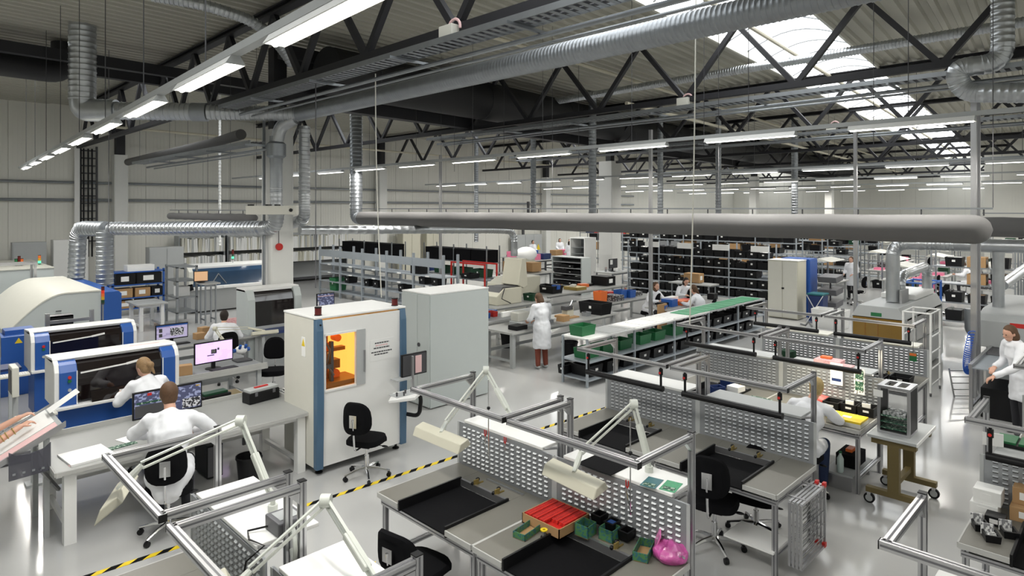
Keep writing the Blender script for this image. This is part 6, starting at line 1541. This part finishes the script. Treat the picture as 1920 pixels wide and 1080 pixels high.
for i in range(8):
    MB().add([(i * .115, -.035, .001), (i * .115 + .115, -.035, .001), (i * .115 + .2, .035, .001), (i * .115 + .085, .035, .001), (i * .115, -.035, .003), (i * .115 + .115, -.035, .003), (i * .115 + .2, .035, .003), (i * .115 + .085, .035, .003)],
        [(3,2,1,0),(4,5,6,7),(0,1,5,4),(1,2,6,5),(2,3,7,6),(3,0,4,7)]).build('yellow_stripe' if i % 2 else 'black_stripe', 'yellow' if i % 2 else 'blackmat', t)
# ------------------------------------------------------------------ row zero: cables and box on the white shelf
t = thing('soldering_station', 'grey soldering station with black cable on the cropped bench', 'soldering station', (2.0, 4.25, 1.276)); bx(t, 'housing', 'greyplastic', -.09, .11, -.12, .1, 0, .1, .012); bx(t, 'display', 'lightgrey', -.06, .08, -.08, .06, .1, .104)
MB().tube([(-.09, .05, .03), (-.2, .12, .012), (-.24, .0, .012), (-.2, -.15, .012), (-.28, -.05, -.1), (-.29, .0, -.28)], .007, 6).build('cable', 'blackplastic', t)
MB().cyl((-.29, .0, -.28), (-.29, .01, -.38), .015, n=8).build('plug', 'blackplastic', t)
tag(MB().tube(arc((1.95, 4.0, 1.28), .09, .3, 5.5, 16, (.3, .95, 0), (0, 0, 1)), .016, 8).build('cable_loop', 'lampwhite'), 'pale hose loop at the end of the white shelf', 'hose')
# ================================================================== people
def blob(m, pts, rs, n=12):
    m.tube([Vector(p) for p in pts], rs, n)
    m.ell(pts[0], rs[0], n, 8); m.ell(pts[-1], rs[-1], n, 8)
def fuse(o, vox, it=4):
    md = o.modifiers.new('skin', 'REMESH'); md.mode = 'VOXEL'; md.voxel_size = vox; md.use_smooth_shade = True
    s = o.modifiers.new('soft', 'SMOOTH'); s.factor = .5; s.iterations = it
    return o
def hand(m, wrist, d, palm_n, curl=.5, side=1):
    """five fingers on a palm: d = direction of the hand, palm_n = where the palm looks"""
    d = Vector(d).normalized(); nrm = Vector(palm_n); nrm = (nrm - d * nrm.dot(d)).normalized(); s = d.cross(nrm) * side
    w = Vector(wrist); p1 = w + d * .085
    for k in (-1, -.33, .33, 1): blob(m, [w + s * (k * .016), p1 + s * (k * .03)], [.016, .013], 8)
    for i, (k, L) in enumerate(((-1, .062), (-.33, .075), (.33, .082), (1, .072))):
        a = p1 + s * (k * .030); b = a + (d * math.cos(curl * .5) + nrm * math.sin(curl * .5)) * L * .5; c = b + (d * math.cos(curl * 1.4) + nrm * math.sin(curl * 1.4)) * L * .5
        blob(m, [a, b, c], [.010, .009, .0075], 8)
    a = w + d * .025 + s * .03; b = a + (d * .6 + s * .8 + nrm * .3).normalized() * .035; c = b + (d * .9 + s * .2 + nrm * .4).normalized() * .03
    blob(m, [a, b, c], [.014, .011, .009], 8)
FOLDS = bpy.data.textures.new('folds', 'CLOUDS'); FOLDS.noise_scale = .13; FOLDS.noise_depth = 1
POSE = {
 'stand': dict(pelvis=(0, 0, .93), chest=(0, .02, 1.24), neck=(0, .03, 1.42), head=(0, .06, 1.55), sh=.175, shz=1.36, el=((-.24, .05, 1.10), (.24, .05, 1.10)), wr=((-.16, .28, 1.0), (.16, .28, 1.0)), hip=.09, kn=((-.09, .03, .5), (.09, .03, .5)), an=((-.1, 0, .09), (.1, 0, .09))),
 'sit': dict(pelvis=(0, -.05, .58), chest=(0, .08, .93), neck=(0, .17, 1.13), head=(0, .24, 1.27), sh=.185, shz=1.05, el=((-.31, .25, .86), (.31, .25, .86)), wr=((-.17, .50, .88), (.17, .50, .88)), hip=.1, kn=((-.13, .40, .54), (.13, .40, .54)), an=((-.13, .36, .09), (.13, .36, .09))),
}
def person(loc, rz, label, pose='stand', hair='hairbrown', style='short', trousers='trousersdark', coat='coat', vox=.02, fingers=False, look=(0, 0), skirt=.52, shoes='darkgrey', over=None, scale=1.0, group=None, curl=.7, clothed='white coat', sleeve_f=.9):
    P = dict(POSE[pose]); P.update(over or {})
    V = {k: (Vector(v) if isinstance(v, tuple) and not isinstance(v[0], tuple) else v) for k, v in P.items()}
    t = thing('person', label, 'person', loc, rz, group); t.scale = (scale,) * 3
    pel, ch, nk, hd = V['pelvis'], V['chest'], V['neck'], V['head']
    up = (nk - ch).normalized(); shc = Vector((0, nk.y - .015, V['shz']))
    S = [Vector((s * V['sh'], shc.y, shc.z)) for s in (-1, 1)]
    E = [Vector(p) for p in V['el']]; Wr = [Vector(p) for p in V['wr']]
    Hp = [pel + Vector((s * V['hip'], 0, -.02)) for s in (-1, 1)]; K = [Vector(p) for p in V['kn']]; A = [Vector(p) for p in V['an']]
    R = Matrix.Rotation(look[0], 3, 'Z') @ Matrix.Rotation(look[1], 3, 'X')
    # body, one continuous surface
    m = MB()
    m.ell(hd, (.074, .092, .112), 16, 12, R); m.ell(hd + R @ Vector((0, .035, -.06)), (.052, .06, .055), 12, 8, R)
    blob(m, [nk - up * .05, hd + R @ Vector((0, -.02, -.07))], [.058, .052])
    m.ell(hd + R @ Vector((0, .098, -.015)), (.014, .022, .024), 8, 6, R)
    for s in (-1, 1): m.ell(hd + R @ Vector((s * .075, -.005, -.01)), (.012, .022, .032), 8, 6, R)
    blob(m, [pel, ch, nk - up * .06], [.12, .12, .06])
    for i in (0, 1):
        blob(m, [S[i], E[i]], [.055, .042]); blob(m, [E[i], Wr[i]], [.042, .03])
        d = (Wr[i] - E[i]).normalized()
        if fingers: hand(m, Wr[i], d + Vector((0, 0, -.1)), (0, 0, -1), curl, 1 if i == 0 else -1)
        else: blob(m, [Wr[i], Wr[i] + d * .07, Wr[i] + d * .13 + Vector((0, 0, -.02))], [.03, .036, .018])
        blob(m, [Hp[i], K[i]], [.085, .058]); blob(m, [K[i], A[i]], [.056, .04])
    fuse(m.build('body', 'skin', t), vox if not fingers else .0085, 2)
    # face
    for s in (-1, 1): MB().ell(hd + R @ Vector((s * .03, .082, .008)), (.011, .008, .007), 8, 6, R).build('eye', 'hairdark', t)
    MB().ell(hd + R @ Vector((0, .09, -.06)), (.022, .008, .006), 8, 6, R).build('mouth', 'paleink', t)
    # hair
    m = MB(); m.ell(hd + R @ Vector((0, -.018, .022)), (.086, .098, .108), 16, 12, R)
    if style == 'short': m.ell(hd + R @ Vector((0, -.045, -.03)), (.076, .062, .075), 14, 10, R)
    if style == 'bob': m.ell(hd + R @ Vector((0, -.03, -.05)), (.09, .085, .12), 14, 10, R)
    if style == 'bun': m.ell(hd + R @ Vector((0, -.045, -.03)), (.078, .064, .075), 14, 10, R); m.ell(hd + R @ Vector((0, -.125, .0)), (.045, .04, .045), 12, 8, R); blob(m, [hd + R @ Vector((.0, -.12, -.02)), hd + R @ Vector((.01, -.14, -.12))], [.03, .012])
    if style == 'tail': m.ell(hd + R @ Vector((0, -.045, -.03)), (.078, .064, .08), 14, 10, R); blob(m, [hd + R @ Vector((0, -.1, .0)), hd + R @ Vector((0, -.15, -.14)), hd + R @ Vector((0, -.12, -.28))], [.035, .035, .015])
    # keep the face free: squeeze the hair back behind the brow
    o = m.build('hair', hair, t); vs_ = o.data.vertices; Ri = R.inverted()
    for v in vs_:
        q = Ri @ (v.co - hd)
        if q.y > .03 and q.z < .055: q.y = .03 - (q.y - .03) * .3; v.co = hd + R @ q
    fuse(o, max(.010, vox * .7), 1)
    # coat
    m = MB()
    blob(m, [pel + Vector((0, 0, .02)), pel.lerp(ch, .55), ch, ch.lerp(nk, .62)], [.165, .155, .17, .115], 16)
    m.ell(ch + Vector((0, 0, -.02)), (.20, .125, .2), 16, 10); m.ell(pel + Vector((0, 0, .0)), (.21, .17, .2), 16, 10)
    blob(m, [S[0] + Vector((.03, 0, .0)), shc + Vector((0, 0, .02)), S[1] + Vector((-.03, 0, 0))], [.07, .075, .07])
    for i in (0, 1):
        blob(m, [S[i], E[i]], [.075, .062]); blob(m, [E[i], E[i].lerp(Wr[i], sleeve_f)], [.062, .048 if sleeve_f > .5 else .06])
    if pose == 'stand' and skirt:
        m.lathe([(.17, .05), (.195, -.1), (.205, -(.95 - skirt)), (.10, -(.95 - skirt))], pel + Vector((0, 0, .05)), 20)
    elif pose == 'sit' and skirt:
        for i in (0, 1): blob(m, [Hp[i] + Vector((0, 0, .02)), Hp[i].lerp(K[i], .75)], [.115, .085])
        blob(m, [pel + Vector((0, -.06, .0)), pel + Vector((0, -.1, -.09))], [.17, .15])
    o = fuse(m.build('coat', coat, t), vox, 3)
    if vox < .02:
        dm = o.modifiers.new('folds', 'DISPLACE'); dm.texture = FOLDS; dm.strength = .035; dm.mid_level = .5; dm.texture_coords = 'LOCAL'
    if clothed == 'white coat':
        MB().tube([shc + Vector((-.07, .01, .055)), shc + Vector((-.05, -.05, .075)), shc + Vector((.05, -.05, .075)), shc + Vector((.07, .01, .055))], .016, 8).build('collar', coat, t)
    m = MB()
    for i in (0, 1): blob(m, [Hp[i], K[i]], [.098, .072]); blob(m, [K[i], A[i] + Vector((0, 0, .0))], [.072, .056])
    m.ell(pel + Vector((0, 0, -.03)), (.14, .11, .1), 14, 8)
    fuse(m.build('trousers', trousers, t), vox, 3)
    for i in (0, 1):
        f = A[i]; b = MB().ell(f + Vector((0, .05, -.045)), (.045, .13, .045), 12, 8); b.v = [(p[0], p[1], max(p[2], 0.0)) for p in b.v]; b.build('shoe', shoes, t)
    return t
# seated man at the long table
person((2.24, 7.5, 0), math.radians(-22), 'man with cropped hair in white coat at the long table', 'sit', 'hairbrown', 'short', 'trousersdark', vox=.016, look=(.25, -.15), over=dict(head=(-.03, .27, 1.262), el=((-.34, .28, .90), (.36, .22, .90)), wr=((-.12, .5, .80), (.2, .46, .80))), scale=1.12)
copy_tree(CH, (2.22, 7.46, 0), math.radians(-22), 'black swivel chair under the man at the long table')
person((2.66, 9.55, 0), math.radians(12), 'woman with tied-up fair hair in white coat at the placement machine', 'sit', 'hairblond', 'bun', 'trousersdark', vox=.016, look=(.3, -.3), over=dict(head=(-.02, .22, 1.25)), scale=1.06)
copy_tree(CH, (2.66, 9.5, 0), math.radians(12), 'black swivel chair under the woman with tied-up hair')
person((4.98, 13.3, 0), math.radians(-26), 'dark-haired man in white coat seen from behind at the grey desk', 'sit', 'hairdark', 'short', 'trousersblue', vox=.018, over=dict(head=(0, .23, 1.29), shz=1.08))
copy_tree(CH, (4.98, 13.2, 0), math.radians(-6), 'black swivel chair under the dark-haired man')
# standing woman at the bench
person((10.33, 9.40, 0), math.radians(-14), 'woman standing in white coat and rust trousers at the long bench', 'stand', 'hairbrown', 'bob', 'trousersrust', vox=.016, look=(.2, -.45), skirt=.42, shoes='lightgrey', fingers=True, over=dict(head=(-.02, .10, 1.52), el=((-.25, .08, 1.1), (.24, .1, 1.08)), wr=((-.14, .34, 1.02), (.08, .36, 1.0))))
# woman reaching at the right
person((12.55, 1.37, 0), math.radians(40), 'woman with wavy hair in white coat reaching to the conveyor', 'stand', 'hairbrown', 'bob', 'trousersdark', vox=.014, look=(.1, -.35), skirt=.5, fingers=True, over=dict(pelvis=(0, -.05, .93), chest=(0, .06, 1.24), neck=(0, .12, 1.42), head=(0, .17, 1.54), el=((-.27, .25, 1.08), (.25, .1, 1.08)), wr=((-.2, .52, .93), (.1, .32, 1.0))), scale=1.02)
# blond person bent over the third row
person((8.05, 2.98, 0), math.radians(-86), 'person with light hair and dark band bent over the bench', 'sit', 'hairgrey', 'short', 'trousersblue', vox=.014, look=(0, -.3), fingers=True, over=dict(head=(.06, .33, 1.25), neck=(0, .26, 1.10), chest=(0, .14, .92), shz=1.02, el=((-.3, .34, .88), (.32, .34, .88)), wr=((-.12, .56, .88), (.15, .60, .87))))
# person reading at the sloped desk, only the forearms reach into the picture
person((.42, 8.62, 0), math.radians(-86), 'forearms with bracelets reaching from a short-sleeved white coat over the sloped desk', 'stand', 'hairbrown', 'tail', 'trousersdark', vox=.014, fingers=True, skirt=.5, curl=.9, over=dict(head=(0, .12, 1.56), sh=.17, shz=1.34, el=((-.06, .40, 1.10), (.17, .36, 1.02)), wr=((-.05, .68, 1.22), (.1, .66, 1.16))), sleeve_f=.12)
# seated women and others in the middle of the hall
person((15.95, 10.25, 0), math.radians(170), 'seated woman in white with brown hair facing the bench', 'sit', 'hairbrown', 'bob', vox=.026)
person((17.75, 10.25, 0), math.radians(150), 'seated woman in white bent over a piece of work', 'sit', 'hairdark', 'bob', vox=.026, look=(0, -.4))
person((16.15, 8.72, 0), math.radians(10), 'seated woman in white with her back to the low shelf', 'sit', 'hairbrown', 'tail', vox=.026)
for x, y, lab in ((15.95, 10.3, 'stool under the brown-haired seated woman'), (17.75, 10.3, 'stool under the bent seated woman'), (16.15, 8.66, 'stool under the woman by the low shelf')): copy_tree(CH, (x, y, 0), 0.4, lab)
person((27.3, 25.6, 0), math.radians(170), 'far person in white nearest the electrical cabinet', 'stand', 'hairdark', 'short', vox=.035)
person((27.9, 24.95 - 1.7, 0), math.radians(-10), 'far person in white standing with back turned before the cartons', 'stand', 'hairdark', 'bob', vox=.035)
person((30.1, 25.9, 0), math.radians(150), 'far person in white behind the pink bags', 'stand', 'hairdark', 'bob', vox=.035)
person((29.9, 24.9, 0), math.radians(110), 'far person in white leaning beside the red boxes', 'stand', 'hairdark', 'bun', vox=.035)
person((19.5, 19.35, 0), math.radians(180), 'person with brown hair seated behind the white-faced monitor', 'sit', 'hairbrown', 'short', vox=.035)
copy_tree(CH, (19.5, 19.4, 0), math.pi, 'chair of the person behind the white-faced monitor')
person((26.6, 9.15 - 1.1, 0), math.radians(80), 'long-haired woman in white standing beyond the blue cabinet', 'stand', 'hairbrown', 'tail', vox=.03)
person((30.7, 4.95, 0), math.radians(10), 'far person in white seated at a far table by the silver duct', 'sit', 'hairbrown', 'short', vox=.035)
person((27.8, 5.8, 0), math.radians(10), 'far person in pink seated among the far tables', 'sit', 'hairdark', 'short', coat='pink', vox=.035)
person((35.9, 2.9, 0), math.radians(10), 'far person in white seated near the partition wall', 'sit', 'hairbrown', 'bob', vox=.035)
person((18.3, 23.6, 0), math.radians(60), 'dark-haired person in dark blue behind the black boxes', 'stand', 'hairbrown', 'short', coat='navy', vox=.035, clothed='')
for x, y, lab in ((30.7, 4.9, 'chair of the far person by the silver duct'), (27.8, 5.75, 'chair of the far person in pink'), (35.9, 2.85, 'chair of the far person near the partition')): copy_tree(CH, (x, y, 0), .2, lab)
# sloped desk with red sheet and pocket
t = thing('sloped_desk', 'sloped desk with red sheet and aluminium rims beside the long table', 'desk', (.75, 8.22, 0))
def slab(x0, x1, y0, y1, za, zb, th, n): return MB().add([(x0, y0, za), (x1, y0, zb), (x1, y1, zb), (x0, y1, za), (x0, y0, za + th), (x1, y0, zb + th), (x1, y1, zb + th), (x0, y1, za + th)], [(3,2,1,0),(4,5,6,7),(0,1,5,4),(1,2,6,5),(2,3,7,6),(3,0,4,7)])
slab(0, .66, 0, .82, .82, 1.16, .03, 0).build('board', 'lightgrey', t)
for y in (-.03, .82): slab(-.02, .68, y, y + .03, .81, 1.165, .06, 0).build('rim', 'alu', t)
slab(.02, .62, .06, .22, .862, 1.171, .004, 0).build('red_sheet', 'paleink', t); slab(.04, .62, .24, .8, .872, 1.171, .006, 0).build('document', 'paper', t)
for x, y in ((.06, .05), (.06, .72), (.5, .05), (.5, .72)): bx(t, 'leg', 'lightgrey', x, x + .05, y, y + .05, 0, .83 + (x > .3) * .22)
o = slab(1.28 - .75 + .1, 1.28 - .75 + .38, .35, .55, 1.24, 1.42, .003, 0).build('held_paper', 'paper', None); o.location = (1.5, 8.75, 1.22); tag(o, 'curled white sheet lifted from the sloped desk', 'paper')
for i_, (yy, zz) in enumerate(((.50, 1.11), (.54, 1.125), (.6, 1.14))):
    pp = Matrix.Rotation(math.radians(-86), 3, 'Z') @ Vector((.17 - .07 * (yy - .36) / .3, yy, 1.02 + .14 * (yy - .36) / .3))
    tag(MB().tube(arc((.42 + pp.x, 8.62 + pp.y, pp.z), .038, 0, 2 * math.pi, 14, (.0, 1, 0), (-.42, 0, .9)), .006, 5).build('bracelet', 'brass'), ['bracelet nearest the elbow', 'middle bracelet on the forearm', 'bracelet nearest the wrist'][i_] + ' over the sloped desk', 'bracelet')
t = thing('document_pocket', 'dark translucent document pocket hanging below the sloped desk', 'pocket', (1.1, 8.14, .74)); mat('smoke', (.08, .08, .10), .2, var=.1, alpha=.75)
MB().add([(-.16, 0, 0), (.19, 0, .02), (.19, 0, .31), (.13, 0, .26), (.01, 0, .235), (-.1, 0, .25), (-.16, 0, .29), (-.16, .02, 0), (.19, .02, .02), (.19, .02, .31), (.13, .02, .26), (.01, .02, .235), (-.1, .02, .25), (-.16, .02, .29)], [(6, 5, 4, 3, 2, 1, 0), (7, 8, 9, 10, 11, 12, 13)] + [(i, (i + 1) % 7, 7 + (i + 1) % 7, 7 + i) for i in range(7)]).build('pocket', 'smoke', t)
for k in range(4): bx(t, 'card', 'midgrey', -.13 + .08 * k, -.105 + .08 * k, -.004, 0, .05, .07)
MB().bar((.1, .03, .05), (.3, .25, -.3), .03).build('stay', 'alu', t)
